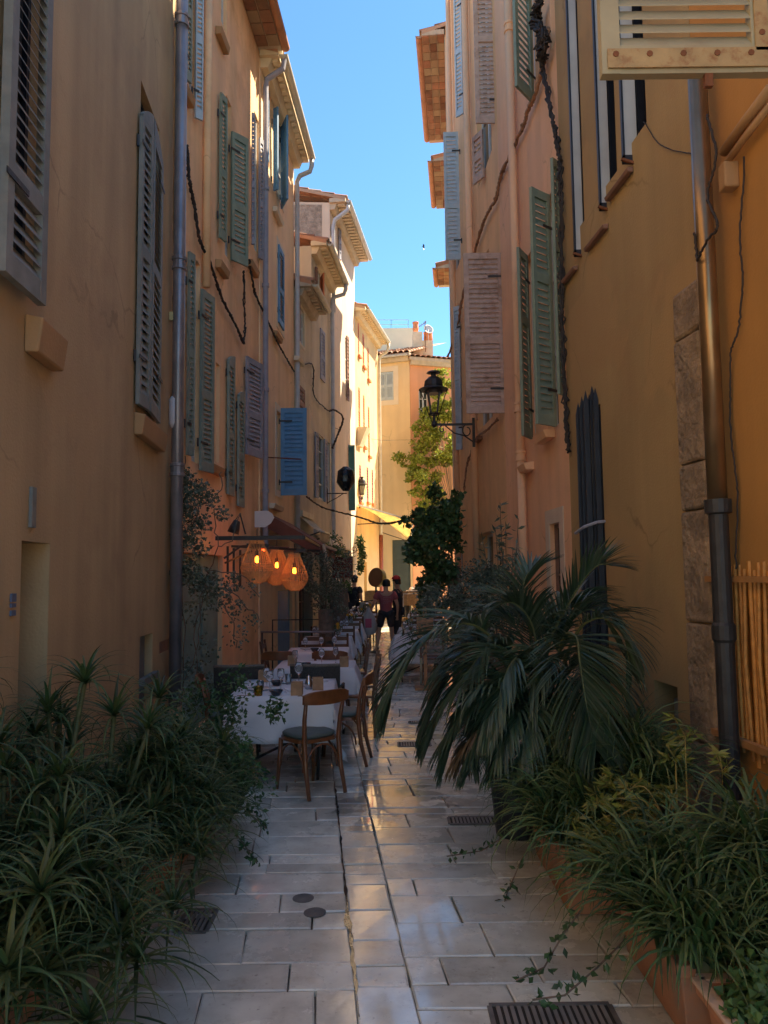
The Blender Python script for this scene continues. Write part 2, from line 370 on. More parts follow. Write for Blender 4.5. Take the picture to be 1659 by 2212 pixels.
def gutter(W, H, o, root, s0=0, s1=None, r=.07, m='gutter', z=None):
    s1 = W.L if s1 is None else s1; z = H + .03 if z is None else z
    g = MB()
    rows = []
    for s in (s0, s1):
        rows.append([W.pt(s, o + r*math.cos(a), z + r*math.sin(a)) for a in [math.pi + math.pi*k/8 for k in range(9)]])
    g.strip(rows)
    rows2 = [[W.pt(s, o + (r-.012)*math.cos(a), z + (r-.012)*math.sin(a)) for a in [math.pi + math.pi*k/8 for k in range(9)]] for s in (s0, s1)]
    g.strip(rows2)
    for i in range(2):
        g.strip([rows[i], rows2[i]])
        c = W.pt((s0, s1)[i], o, z-.01); 
        for k in range(8): g.add([rows[i][k], rows[i][k+1], c], [(0, 1, 2)])
    ob = g.build('gutter', M_[m], root, smooth=False)
    return ob

def pipe(W, pts, r, root, m, name='drainpipe', o=None, bands=(), n=12):
    """pts: (px, py, o) read on the wall plane"""
    P = []
    for (px, py, oo) in pts:
        s, z = W.hit(px, py, oo); P.append(W.pt(s, oo, z))
    mb = MB(); mb.tube(P, r, n)
    ob = mb.build(name, M_[m], root, smooth=True)
    if bands:
        b = MB()
        for (px, py) in bands:
            s, z = W.hit(px, py, pts[0][2]); c = W.pt(s, pts[0][2], z)
            b.lathe(c, [(r*1.02, -.06), (r*1.25, -.055), (r*1.25, -.035), (r*1.08, -.03), (r*1.08, .03), (r*1.25, .035), (r*1.25, .055), (r*1.02, .06)], n)
            b.box(W.pt(s, pts[0][2]/2 - .02, z), (.02, .02, .02))
        b.build('pipe_clamp', M_[m], ob)
    return ob

def vpipe(W, px, y0, y1, r, root, m, o=.09, bands=(), name='drainpipe', pm=None):
    """a straight vertical pipe at the wall position seen at px (at the height of pm)"""
    pm = (y0 + y1)/2 if pm is None else pm
    s, _ = W.hit(px, pm, o)
    def zat(y):
        a = W.pt(s, o, 0); d = (a - EYE); k = math.hypot(d.x, d.y)
        # solve height where image row is y at this plan position
        lo, hi = -1.0, 30.0
        for _ in range(40):
            mid = (lo + hi)/2; q = CR.transposed() @ (V(a.x, a.y, mid) - EYE)
            yy = PH/2 - F * q.y / -q.z
            if yy > y: lo = mid
            else: hi = mid
        return (lo + hi)/2
    z0, z1 = zat(max(y0, y1)), zat(min(y0, y1))
    mb = MB(); mb.tube([W.pt(s, o, z0), W.pt(s, o, (z0+z1)/2), W.pt(s, o, z1)], r, 14)
    ob = mb.build(name, M_[m], root, smooth=True)
    if bands:
        for y in bands:
            b = MB(); z = zat(y); c = W.pt(s, o, z)
            b.lathe(c, [(r*1.0, -.07), (r*1.28, -.065), (r*1.28, -.035), (r*1.1, -.03), (r*1.1, .03), (r*1.28, .035), (r*1.28, .065), (r*1.0, .07)], 14)
            b.build('pipe_clamp', M_[m], ob, smooth=False)
    return ob, s, z0, z1

def panel_louvre(P0, P1, z0, z1, thick=.035, arch=0.0, mids=(.5,), slat=.045, stile=None, front=None, mb=None):
    """louvred shutter leaf from plan point P0 to P1"""
    m = mb or MB(); P0 = V(P0.x, P0.y, 0); P1 = V(P1.x, P1.y, 0)
    x = (P1 - P0); wd = x.length; x = x / wd; y = V(-x.y, x.x, 0)
    if front is not None and y.dot(front) < 0: y = -y
    st = stile or min(.07, wd*.17); h = z1 - z0
    def B(xa, xb, za, zb, ya=0, yb=thick):
        a = P0 + x*xa; b = P0 + x*xb
        m.hexa([a+y*ya+V(0,0,za), b+y*ya+V(0,0,za), b+y*yb+V(0,0,za), a+y*yb+V(0,0,za),
                a+y*ya+V(0,0,zb), b+y*ya+V(0,0,zb), b+y*yb+V(0,0,zb), a+y*yb+V(0,0,zb)])
    B(0, st, z0, z1 - arch*(.9 if arch else 0)); B(wd - st, wd, z0, z1 - arch*.0)
    rails = [z0, z0 + .11] 
    B(st, wd-st, z0, z0+.11, .002, thick-.002)
    topz = z1 - .09
    B(st, wd-st, topz - arch*.8, z1 - arch*.8, .002, thick-.002)
    if arch:
        k = 5
        for i in range(k):
            f0, f1 = i/k, (i+1)/k
            zz0 = z1 - arch*(1-f0)**2*.9
            zz1 = z1 - arch*(1-f1)**2*.9
            a = P0 + x*(wd*f0); b = P0 + x*(wd*f1); za = z1 - arch*.9 - .02
            m.hexa([a+y*.001+V(0,0,za), b+y*.001+V(0,0,za), b+y*(thick-.001)+V(0,0,za), a+y*(thick-.001)+V(0,0,za),
                    a+y*.001+V(0,0,zz0), b+y*.001+V(0,0,zz1), b+y*(thick-.001)+V(0,0,zz1), a+y*(thick-.001)+V(0,0,zz0)])
    cuts = [z0 + .11] 
    secs = []; prev = z0 + .11; top = topz - arch*.8
    for q in mids:
        zc = z0 + h*q; B(st, wd-st, zc-.05, zc+.05, .002, thick-.002); secs.append((prev, zc-.05)); prev = zc+.05
    secs.append((prev, top))
    for (a, b) in secs:
        n = max(2, int((b-a)/slat)); dz = (b-a)/n
        for i in range(n):
            zc = a + dz*(i+.5)
            p = P0 + x*st; q = P0 + x*(wd-st)
            t = .006; hz = dz*.55
            # tilted slat : inner edge high, outer edge low
            m.hexa([p+y*(thick-.003)+V(0,0,zc-hz), q+y*(thick-.003)+V(0,0,zc-hz), q+y*.004+V(0,0,zc+hz-t), p+y*.004+V(0,0,zc+hz-t),
                    p+y*(thick-.003)+V(0,0,zc-hz+t), q+y*(thick-.003)+V(0,0,zc-hz+t), q+y*.004+V(0,0,zc+hz), p+y*.004+V(0,0,zc+hz)])
    return m

def hardware(P0, P1, z0, z1, root, thick=.035, ks=(.15, .85), front=None):
    P0 = V(P0.x, P0.y, 0); P1 = V(P1.x, P1.y, 0); x = (P1-P0).normalized(); y = V(-x.y, x.x, 0)
    if front is not None and y.dot(front) < 0: y = -y
    for k in ks:
        m = MB(); z = lerp(z0, z1, k)
        a = P0 - x*.03 + y*(thick+.006); b = P0 + x*min(.22, (P1-P0).length*.45) + y*(thick+.006)
        m.bar(a+V(0,0,z), b+V(0,0,z), .03, .006, up=tuple(y))
        m.tube([P0 - x*.03+V(0,0,z-.05), P0 - x*.03+V(0,0,z+.05)], .012, 6)
        m.build('hinge', M_['iron'], root)

def shutter(W, p0, p1, yt, yb, m, root, o0=.03, o1=.03, arch=0, mids=(.45,), thick=.035, hinge=True, ref=None, slat=.05, facing=None, Z=None):
    """leaf spanning the image columns p0..p1 on wall W; o0/o1 how far each side stands off the wall;
       Z: the leaf stands out square from the wall at depth Z (p0..p1 on that depth)"""
    ym = (yt + yb)/2
    if Z is None:
        s0, _ = W.hit(p0, ym, o0); s1, _ = W.hit(p1, ym, o1)
        P0 = W.pt(s0, o0, 0); P1 = W.pt(s1, o1, 0); fr = W.n
        pr = ref if ref is not None else (p0+p1)/2
        z0, z1 = W.zz(pr, yt, yb, (o0+o1)/2)
    else:
        a = at(p0, ym, Z); b = at(p1, ym, Z); P0 = V(a.x, a.y, 0); P1 = V(b.x, b.y, 0); fr = V(0, -1, 0)
        z0, z1 = at((p0+p1)/2, yb, Z).z, at((p0+p1)/2, yt, Z).z
    if facing is not None: fr = facing
    mb = panel_louvre(P0, P1, z0, z1, thick, arch, mids, slat, front=fr)
    ob = mb.build('shutter', M_[m], root)
    if hinge: hardware(P0, P1, z0, z1, ob, thick, front=fr)
    return ob, P0, P1, z0, z1

def sill(W, p0, p1, y, root, m='sill', out=.14, th=.1, o=0.0, double=False):
    s0, z = W.hit(p0, y, out); s1, z2 = W.hit(p1, y, out); z = (z + z2)/2
    if s1 - s0 < .15: s1 = s0 + .5
    b = MB()
    b.hexa([W.pt(s0, .003, z-th), W.pt(s1, .003, z-th), W.pt(s1, out*.8, z-th), W.pt(s0, out*.8, z-th),
            W.pt(s0, .003, z), W.pt(s1, .003, z), W.pt(s1, out, z-.015), W.pt(s0, out, z-.015)])
    return b.build('window_sill', M_[m], root, bevel=.008)

def opening(W, p0, p1, yt, yb, r=.18, ref=None):
    pr = ref if ref is not None else (p0+p1)/2
    s0, _ = W.hit(p0, (yt+yb)/2); s1, _ = W.hit(p1, (yt+yb)/2); z0, z1 = W.zz(pr, yt, yb)
    return (min(s0, s1), max(s0, s1), z0, z1, r)

def window_in(W, op, root, frame='white', pane='glass', bars=2, mull=True):
    a, b, z0, z1, r = op; f = MB(); o0, o1 = -r+.02, -r+.07; t = .045
    def B(sa, sb, za, zb, q0=o0, q1=o1):
        f.hexa([W.pt(sa,q0,za), W.pt(sb,q0,za), W.pt(sb,q1,za), W.pt(sa,q1,za), W.pt(sa,q0,zb), W.pt(sb,q0,zb), W.pt(sb,q1,zb), W.pt(sa,q1,zb)])
    B(a+.004, a+t, z0+.004, z1-.004); B(b-t, b-.004, z0+.004, z1-.004); B(a+t, b-t, z0+.004, z0+t+.02); B(a+t, b-t, z1-t, z1-.004)
    if mull: B((a+b)/2-.03, (a+b)/2+.03, z0+t+.02, z1-t)
    for i in range(bars):
        z = lerp(z0, z1, (i+1)/(bars+1)); B(a+t, b-t, z-.012, z+.012, o0+.01, o1-.01)
    fo = f.build('window', M_[frame], root)
    p = MB(); p.hexa([W.pt(a+.01,o0+.01,z0+.01), W.pt(b-.01,o0+.01,z0+.01), W.pt(b-.01,o0+.02,z0+.01), W.pt(a+.01,o0+.02,z0+.01),
                      W.pt(a+.01,o0+.01,z1-.01), W.pt(b-.01,o0+.01,z1-.01), W.pt(b-.01,o0+.02,z1-.01), W.pt(a+.01,o0+.02,z1-.01)])
    p.build('pane', M_[pane], fo)
    return fo

def surround(W, op, root, m='frame_b', w=.12, o=.012):
    a, b, z0, z1, r = op; f = MB()
    def B(sa, sb, za, zb): f.hexa([W.pt(sa,.001,za), W.pt(sb,.001,za), W.pt(sb,o,za), W.pt(sa,o,za), W.pt(sa,.001,zb), W.pt(sb,.001,zb), W.pt(sb,o,zb), W.pt(sa,o,zb)])
    B(a-w, a, z0-w, z1+w); B(b, b+w, z0-w, z1+w); B(a, b, z1, z1+w); B(a, b, z0-w, z0)
    return f.build('window_surround', M_[m], root)

def house(label, A, B, side, H, depth, m, openings=(), cat='house', tilt=0, group=None, name='town_house'):
    W = Wall(A, B, side)
    c = (W.A + W.B)/2
    root = thing(name, label, cat, (c.x, c.y, 0), group)
    W.root = root; W.H = H; W.mat = m; W.depth = depth; W.tilt = tilt
    return W, root
def finish(W, ops, m=None):
    return wall_mesh(W, W.H, W.depth, ops, tilt=W.tilt).build('wall', M_[m or W.mat], W.root)
# ================================================================== HOUSES, left side
def xl1(Y): return -2.26 + .085*(8.15 - Y)
W, rt = house('ochre house on the near left with a tall grey downpipe at its corner', (xl1(-1.2), -1.2), (xl1(8.15), 8.15), 'L', 8.7, 6, 'ochre_l')
L1 = W
opA = opening(W, 14, 97, -700, 640, .14, ref=70); opB = opening(W, 299, 341, 215, 893, .14)
opD = opening(W, 38, 100, 1175, 2100, .34, ref=70)
s0, _ = W.hit(38, 1500); s1, _ = W.hit(100, 1500); opD = (s0, s1, 0, W.zz(70, 1170, 2000)[1], .38)
opM = opening(W, 300, 328, 1372, 1640, .10)
opV = opening(W, 344, 366, 1383, 1408, .06)
finish(W, [opA, opB, opD, opM, opV])
window_in(W, opA, rt, frame='navy', pane='dark'); window_in(W, opB, rt, frame='navy', pane='dark')  # panes and frames coloured near-black to put shade behind the slats
shutter(W, 10, 99, -700, 640, 'sage_g', rt, .05, .07, mids=(.16, .6), thick=.045, slat=.062, ref=55)
sh, P0, P1, z0, z1 = shutter(W, 297, 321, 222, 885, 'sage_g', rt, .02, .05, arch=.16, mids=(.5,), thick=.035, slat=.075, ref=310)
shutter(W, 343, 322, 283, 906, 'sage_g', rt, .02, .05, arch=.16, mids=(.5,), thick=.035, slat=.075, ref=333)
def block_sill(W, p0, p1, yt, yb, out=.2):
    s0, z0 = W.hit(p0, yb, out); s1, z1 = W.hit(p1, yt, out); zt = W.zz((p0+p1)/2, yt, yb, out)
    b = MB(); b.hexa([W.pt(s0, .002, zt[0]), W.pt(s1, .002, zt[0]), W.pt(s1, out*.75, zt[0]), W.pt(s0, out*.75, zt[0]),
                      W.pt(s0, .002, zt[1]), W.pt(s1, .002, zt[1]), W.pt(s1, out, zt[1]-.02), W.pt(s0, out, zt[1]-.02)])
    return b.build('window_sill', M_['sill'], W.root, bevel=.01)
block_sill(W, 92, 150, 702, 782, .10); block_sill(W, 314, 364, 912, 958, .10)
# recessed doorway closed by a plain plank door
d = MB(); a, b_, z0, z1, r = opD
d.hexa([W.pt(a+.01,-r+.01,.02), W.pt(b_-.01,-r+.01,.02), W.pt(b_-.01,-r+.05,.02), W.pt(a+.01,-r+.05,.02), W.pt(a+.01,-r+.01,z1-.02), W.pt(b_-.01,-r+.01,z1-.02), W.pt(b_-.01,-r+.05,z1-.02), W.pt(a+.01,-r+.05,z1-.02)])
d.build('door', mat('shadow_brown_door_paint', (.20,.11,.05), .7, .2, 5, .2, 40), rt)
# meter cupboard in grey metal
a, b_, z0, z1, r = opM; d = MB()
d.hexa([W.pt(a+.01,-r+.005,z0), W.pt(b_-.01,-r+.005,z0), W.pt(b_-.01,-r+.03,z0), W.pt(a+.01,-r+.03,z0), W.pt(a+.01,-r+.005,z1-.01), W.pt(b_-.01,-r+.005,z1-.01), W.pt(b_-.01,-r+.03,z1-.01), W.pt(a+.01,-r+.03,z1-.01)])
zz = lerp(z0, z1, .62)
d.hexa([W.pt(a-.02,.002,zz), W.pt(b_+.06,.002,zz), W.pt(b_+.06,.05,zz), W.pt(a-.02,.05,zz), W.pt(a-.02,.002,zz+.06), W.pt(b_+.06,.002,zz+.06), W.pt(b_+.06,.05,zz+.06), W.pt(a-.02,.05,zz+.06)])
d.build('meter_cupboard', mat('meter_grey', (.17,.17,.17), .6, .15, 8), rt)
a, b_, z0, z1, r = opV; d = MB()
for i in range(9):
    z = lerp(z0, z1, (i+.5)/9); d.bar(W.pt(a, -.02, z), W.pt(b_, -.02, z), .02, .012)
d.build('vent_grille', M_['brown'], rt)
# big downpipe
pp, ps, pz0, pz1 = vpipe(W, 386, -60, 1530, .062, rt, 'zinc', o=.10, bands=(45, 570, 1015), pm=700)
d = MB(); d.tube([W.pt(ps, .10, pz0+.02), W.pt(ps, .10, 0.0)], .075, 14); d.build('pipe_base', M_['sill'], rt, smooth=True)
d = MB(); s, z = W.hit(66, 1100, .0)
d.hexa([W.pt(s-.03,.002,z-.1), W.pt(s+.03,.002,z-.1), W.pt(s+.03,.02,z-.1), W.pt(s-.03,.02,z-.1), W.pt(s-.03,.002,z+.12), W.pt(s+.03,.002,z+.12), W.pt(s+.03,.02,z+.12), W.pt(s-.03,.02,z+.12)])
d.build('socket_cover', M_['sage_g'], rt)
hn = MB(); s, _ = W.hit(27, 1300, 0)
for k, (ya, yb) in enumerate(((1282, 1300), (1303, 1312), (1318, 1330))):
    za, zb = W.zz(27, ya, yb); hn.hexa([W.pt(s-.04,.002,za), W.pt(s+.02,.002,za), W.pt(s+.02,.012,za), W.pt(s-.04,.012,za), W.pt(s-.04,.002,zb), W.pt(s+.02,.002,zb), W.pt(s+.02,.012,zb), W.pt(s-.04,.012,zb)])
hn.build('door_label', mat('faded_blue_label', (.10,.13,.2), .5), rt)

# ---- L2a peach house
def xl2(Y): return -2.30 + .055*(Y - 8.15)
yb2 = 12.45
W, rt = house('peach house behind the ochre one with grey-green shutters and a brick-soffit eave', (xl2(8.17), 8.17), (xl2(yb2), yb2), 'L', 10.85, 6, 'peach')
L2 = W
ops = []
o1 = opening(W, 415, 431, 560, 1000, .12); o2 = opening(W, 410, 424, -120, 215, .12); o3 = opening(W, 487, 499, 215, 560, .12)
o4 = opening(W, 549, 558, 250, 545, .1); o5 = opening(W, 466, 474, 785, 1000, .12); o6 = opening(W, 534, 560, 790, 985, .1)
o7 = opening(W, 478, 490, -100, 62, .12)
o8 = opening(W, 392, 480, 1196, 1600, .15); o8 = (o8[0], o8[1], 0, o8[3], .12)
ops = [o1, o2, o3, o4, o5, o6, o7, o8]
finish(W, ops)
for o in (o1, o2, o3, o4, o5, o7): window_in(W, o, rt, bars=2, mull=False)
shutter(W, 403, 415, 545, 985, 'sage', rt, .03, .06, mids=(.5,), slat=.06)
shutter(W, 431, 458, 632, 1020, 'sage', rt, .03, .09, arch=.0, mids=(.42,), slat=.06)
shutter(W, 400, 411, -150, 180, 'sage', rt, .03, .06, slat=.06)
shutter(W, 421, 437, -120, 262, 'blue_l', rt, .03, .1, slat=.06)
shutter(W, 473, 486, 205, 520, 'green', rt, .03, .07, slat=.06)
shutter(W, 498, 533, 290, 570, 'green', rt, .03, .2, arch=.03, mids=(.42,), slat=.07)
shutter(W, 543, 549, 245, 530, 'lilac', rt, .03, .07, slat=.07, hinge=False)
shutter(W, 558, 566, 300, 560, 'lilac', rt, .03, .07, slat=.07, hinge=False)
sh, P0, P1, z0, z1 = shutter(W, 490, 503, 765, 1070, 'sage', rt, .02, .03, arch=.12, mids=(.42,), slat=.06)
shutter(W, 512, 524, 842, 1095, 'sage', rt, .02, .03, arch=.12, mids=(.42,), slat=.06)
shutter(W, 530, 564, 778, 986, 'lilac', rt, .04, .17, mids=(.42,), slat=.065)
for (a, b_, y) in ((406, 424, 196), (480, 498, 572), (546, 562, 572), (464, 488, 1005), (480, 498, 78)):
    sill(W, a, b_, y, rt, m='sill', out=.1, th=.12)
# teal double door
a, b_, z0, z1, r = o8; d = MB(); mid = (a+b_)/2
for (u, v) in ((a+.01, mid-.004), (mid+.004, b_-.01)):
    d.hexa([W.pt(u,-r+.01,.03), W.pt(v,-r+.01,.03), W.pt(v,-r+.06,.03), W.pt(u,-r+.06,.03), W.pt(u,-r+.01,z1-.01), W.pt(v,-r+.01,z1-.01), W.pt(v,-r+.06,z1-.01), W.pt(u,-r+.06,z1-.01)])
    for (zp, zq) in ((.15, .7), (.8, 1.4), (1.5, z1-.15)):
        d.hexa([W.pt(u+.08,-r+.061,zp), W.pt(v-.08,-r+.061,zp), W.pt(v-.08,-r+.075,zp), W.pt(u+.08,-r+.075,zp), W.pt(u+.08,-r+.061,zq), W.pt(v-.08,-r+.061,zq), W.pt(v-.08,-r+.075,zq), W.pt(u+.08,-r+.075,zq)])
do = d.build('door', M_['teal_d'], rt, bevel=.006)
k = MB(); k.lathe(W.pt(mid+.06, -r+.08, 1.05), [(.0,-.01),(.02,-.01),(.025,0),(.02,.012),(0,.012)], 10, rot=Matrix.Rotation(R(90), 3, 'Y')); k.build('handle', M_['rust'], do)
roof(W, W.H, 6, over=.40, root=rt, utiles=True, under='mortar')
gutter(W, W.H, .46, rt, r=.075, m='tile')
vpipe(W, 448, -60, 620, .05, rt, 'peach', o=.06, pm=300)

# ---- L2b lighter peach house, blue shutters
ye = 15.75
W, rt = house('light peach house with bright blue shutters and cream eave catching the sun', (xl2(yb2)+.02, yb2), (xl2(ye)+.02, ye), 'L', 10.75, 6, 'peach2')
L3 = W
p1 = opening(W, 597, 611, 245, 430, .1); p2 = opening(W, 600, 611, 540, 705, .1); p3 = opening(W, 597, 607, 890, 1060, .14)
p4 = opening(W, 577, 583, 210, 360, .1); p5 = opening(W, 600, 632, 1275, 1500, .15); p5 = (p5[0], p5[1], 0, p5[3], .12)
finish(W, [p1, p2, p3, p4, p5])
for o in (p1, p3, p4): window_in(W, o, rt, bars=2, mull=False)
surround(W, p2, rt); surround(W, p3, rt); surround(W, p1, rt, w=.08)
shutter(W, 590, 599, 232, 410, 'blue', rt, .03, .12, slat=.07)
shutter(W, 606, 619, 262, 440, 'blue', rt, .03, .22, slat=.07)
shutter(W, 574, 578, 200, 350, 'blue', rt, .03, .05, slat=.07, hinge=False)
shutter(W, 600, 611, 540, 705, 'blue', rt, .01, .01, slat=.06)
shutter(W, 607, 663, 882, 1070, 'blue', rt, mids=(.42,), Z=13.9, slat=.075)
sill(W, 600, 614, 462, rt, m='frame_b', out=.1); sill(W, 600, 612, 722, rt, out=.1); sill(W, 595, 614, 1090, rt, m='frame_b', out=.12)
rod = MB(); q0 = at(527, 985, 12.2); q1 = at(650, 992, 13.8); rod.tube([q0, q1], .012, 6); rod.build('shutter_stay', M_['rust'], rt)
a, b_, z0, z1, r = p5; d = MB()
d.hexa([W.pt(a+.01,-r+.01,.03), W.pt(b_-.01,-r+.01,.03), W.pt(b_-.01,-r+.06,.03), W.pt(a+.01,-r+.06,.03), W.pt(a+.01,-r+.01,z1-.01), W.pt(b_-.01,-r+.01,z1-.01), W.pt(b_-.01,-r+.06,z1-.01), W.pt(a+.01,-r+.06,z1-.01)])
d.build('door', M_['blue_d'], rt)
roof(W, W.H, 6, over=.32, root=rt, under='eave'); gutter(W, W.H, .40, rt, r=.075)
g = MB(); s, z = W.L-.05, W.H+.03
g.tube([W.pt(s,.40,z-.06), W.pt(s,.40,z-.2), W.pt(s,.36,z-.33), W.pt(s,.14,z-.42), W.pt(s,.08,z-.55), W.pt(s,.08,6), W.pt(s,.08,2.3)], .05, 12)
g.build('drainpipe', M_['pale_pipe'], rt, smooth=True)
g = MB(); s = .06
g.tube([W.pt(s,.40,W.H-.04), W.pt(s,.38,W.H-.2), W.pt(s,.1,W.H-.38), W.pt(s,.08,W.H-.55), W.pt(s,.08,6), W.pt(s,.08,2.2)], .048, 12)
for zq in (3.2, 4.9, 6.7, 8.4): g.lathe(W.pt(s,.08,zq), [(.05,-.03),(.062,-.03),(.062,.03),(.05,.03)], 12)
g.build('drainpipe', M_['lilac'], rt, smooth=False)

# ---- L3a, L3b low cream houses
def xl3(Y): return -3.47 + .104*Y
W, rt = house('low grey-cream house with a small lone gutter above the wall lamp wires', (xl3(15.78), 15.78), (xl3(17.45), 17.45), 'L', 7.95, 6, 'cream_g')
L4 = W
q1 = opening(W, 647, 657, 668, 745, .1); q2 = opening(W, 642, 656, 836, 905, .05); q3 = opening(W, 646, 690, 1180, 1400, .2); q3 = (q3[0], q3[1], 0, 2.4, .25)
finish(W, [q1, q2, q3]); window_in(W, q1, rt, bars=1); surround(W, q1, rt, m='frame_b', w=.06); window_in(W, q3, rt, frame='brown', bars=1)
shutter(W, 641, 646, 650, 735, 'brown', rt, .02, .04, slat=.07, hinge=False)
shutter(W, 642, 656, 836, 905, 'brown', rt, -.02, -.02, slat=.07, hinge=False); sill(W, 648, 660, 775, rt, m='frame_b')
roof(W, W.H, 6, over=.35, root=rt, under='mortar'); gutter(W, W.H, .42, rt, r=.065)
W, rt = house('cream house with pale blue downpipe and a wine-red sign frame below', (xl3(17.47), 17.47), (xl3(20.0), 20.0), 'L', 9.6, 6, 'cream_g')
L5 = W
r1 = opening(W, 684, 691, 585, 635, .1); r2 = opening(W, 691, 700, 715, 822, .1); r3 = opening(W, 686, 700, 940, 1080, .1); r4 = opening(W, 705, 713, 955, 1085, .1)
r5 = (W.hit(690, 1300)[0], W.hit(712, 1300)[0], 0, 2.4, .2)
finish(W, [r1, r2, r3, r4, r5]); window_in(W, r3, rt, bars=3, mull=False); window_in(W, r4, rt, bars=3, mull=False); window_in(W, r1, rt, mull=False); window_in(W, r5, rt, frame='brown')
shutter(W, 691, 700, 715, 822, 'lilac', rt, .0, .02, slat=.08, hinge=False)
shutter(W, 680, 686, 935, 1075, 'lilac', rt, .02, .04, slat=.08, hinge=False)
shutter(W, 700, 705, 950, 1085, 'lilac', rt, .02, .04, slat=.08, hinge=False)
shutter(W, 680, 684, 578, 622, 'brown', rt, .02, .05, slat=.08, hinge=False); shutter(W, 691, 698, 595, 655, 'redor', rt, .02, .16, slat=.08, hinge=False)
surround(W, r1, rt, w=.07)
roof(W, W.H, 6, over=.38, root=rt, under='eave'); gutter(W, W.H, .45, rt, r=.07)
g = MB(); s = W.L-.12
g.tube([W.pt(s,.45,W.H-.04), W.pt(s,.45,W.H-.16), W.pt(s,.4,W.H-.3), W.pt(s,.1,W.H-.38), W.pt(s,.08,W.H-.6), W.pt(s,.08,5), W.pt(s,.08,.1)], .055, 12)
g.build('drainpipe', M_['pale_pipe'], rt, smooth=True)
# ---- L4 tall
def xl4(Y): return -4.07 + .134*Y
W, rt = house('tall pale pink-cream house with a roughcast gable over the lower roofs', (xl4(20.02), 20.02), (xl4(23.9), 23.9), 'L', 11.95, 6, 'cream_p', tilt=.6)
L6 = W
t1 = opening(W, 746, 754, 735, 862, .1); t2 = opening(W, 731, 736, 480, 560, .1)
t3 = (W.hit(735, 1300)[0], W.hit(758, 1300)[0], 0, 2.3, .25)
finish(W, [t1, t2, t3]); window_in(W, t1, rt, mull=False); window_in(W, t2, rt, mull=False); window_in(W, t3, rt, frame='brown')
shutter(W, 748, 752, 728, 865, 'brown', rt, .02, .04, slat=.1, hinge=False)
shutter(W, 731, 735, 478, 560, 'lilac', rt, .02, .04, slat=.1, hinge=False)
roof(W, W.H, 6, over=.45, root=rt, under='mortar'); gutter(W, W.H, .52, rt, r=.075, m='pale_pipe')
g = MB()   # gable sheet of roughcast standing a hair proud of the side wall, with a pale quoin
e = -.012
g.quad(W.pt(0,-.22,7.6)-W.d*.012, W.pt(0,-5.9,7.6)-W.d*.012, W.pt(0,-5.9,12.4)-W.d*.012, W.pt(0,-.22,11.9)-W.d*.012)
g.build('gable', M_['rough'], rt)
g = MB(); s = .1
g.tube([W.pt(s,.5,W.H-.02), W.pt(s,.48,W.H-.2), W.pt(s,.12,W.H-.45), W.pt(s,.07,W.H-.65), W.pt(s,.07,8.9)], .055, 12); g.build('drainpipe', M_['pale_pipe'], rt, smooth=True)
sh = shutter(W, 744, 767, 962, 1103, 'teal', rt, mids=(.5,), Z=22.6, slat=.09)
# ---- L5 sunlit
def xl5(Y): return -5.53 + .195*Y
W, rt = house('sunlit yellow-orange house with slim red-orange shutters', (xl5(23.92), 23.92), (xl5(27.5), 27.5), 'L', 10.3, 6, 'yellow')
L7 = W
sh = []
for (a, b_, yt, yb) in ((773, 776, 698, 768), (783, 787, 722, 792), (793.5, 797, 752, 820), (774, 778, 838, 935), (784.5, 788, 855, 965), (795, 798.5, 880, 985),
                        (776, 780, 1005, 1085), (792, 796, 1010, 1085), (803, 806, 1015, 1088)):
    sh.append(opening(W, a, b_, yt, yb, .1))
d1 = (W.hit(786, 1200)[0], W.hit(792, 1200)[0], 0.0, 2.2, .1)
finish(W, sh + [d1])
for i, o in enumerate(sh):
    a, b_, z0, z1, r = o; ww = (b_-a)
    mm = 'redor' if i < 6 else 'pinkred'
    if mm not in M_: M_['pinkred'] = mat('faded_wine_shutter_paint', (.30, .10, .09), .6, .1, 8)
    mb = panel_louvre(W.pt(a+.01, -.03, 0), W.pt((a+b_)/2, -.03, 0), z0+.01, z1-.01, .03, 0, (.5,), .08, front=W.n); so_ = mb.build('shutter', M_[mm], rt)
    mb = panel_louvre(W.pt((a+b_)/2+.004, -.03, 0), W.pt(b_-.01, -.03, 0), z0+.01, z1-.01, .03, 0, (.5,), .08, front=W.n); mb.build('shutter', M_[mm], rt)
    sb = MB(); sb.hexa([W.pt(a-.05,.002,z0-.08), W.pt(b_+.05,.002,z0-.08), W.pt(b_+.05,.08,z0-.08), W.pt(a-.05,.08,z0-.08), W.pt(a-.05,.002,z0), W.pt(b_+.05,.002,z0), W.pt(b_+.05,.08,z0), W.pt(a-.05,.08,z0)]); sb.build('window_sill', M_['redor'], rt)
roof(W, W.H, 6, over=.36, root=rt, under='eave'); gutter(W, W.H, .43, rt, r=.075)
g = MB(); s = W.L-.08
g.tube([W.pt(s,.43,W.H-.04), W.pt(s,.43,W.H-.2), W.pt(s,.36,W.H-.36), W.pt(s,.12,W.H-.5), W.pt(s,.07,W.H-.7), W.pt(s,.07,5), W.pt(s,.07,3.2)], .055, 12)
g.build('drainpipe', M_['gutter'], rt, smooth=True)
g = MB(); g.tube([W.pt(s,.07,3.2), W.pt(s,.07,.2)], .07, 10); g.build('pipe_cover', M_['pinkred'], rt, smooth=True)
# bracket balcony stub
g = MB(); a, _ = W.hit(768, 900)
g.hexa([W.pt(.1,.0,5.9), W.pt(.6,.0,5.9), W.pt(.6,.1,5.9), W.pt(.1,.1,5.9), W.pt(.1,.0,6.5), W.pt(.6,.0,6.5), W.pt(.6,.35,6.5), W.pt(.1,.35,6.5)]); g.build('corbel', M_['eave'], rt)

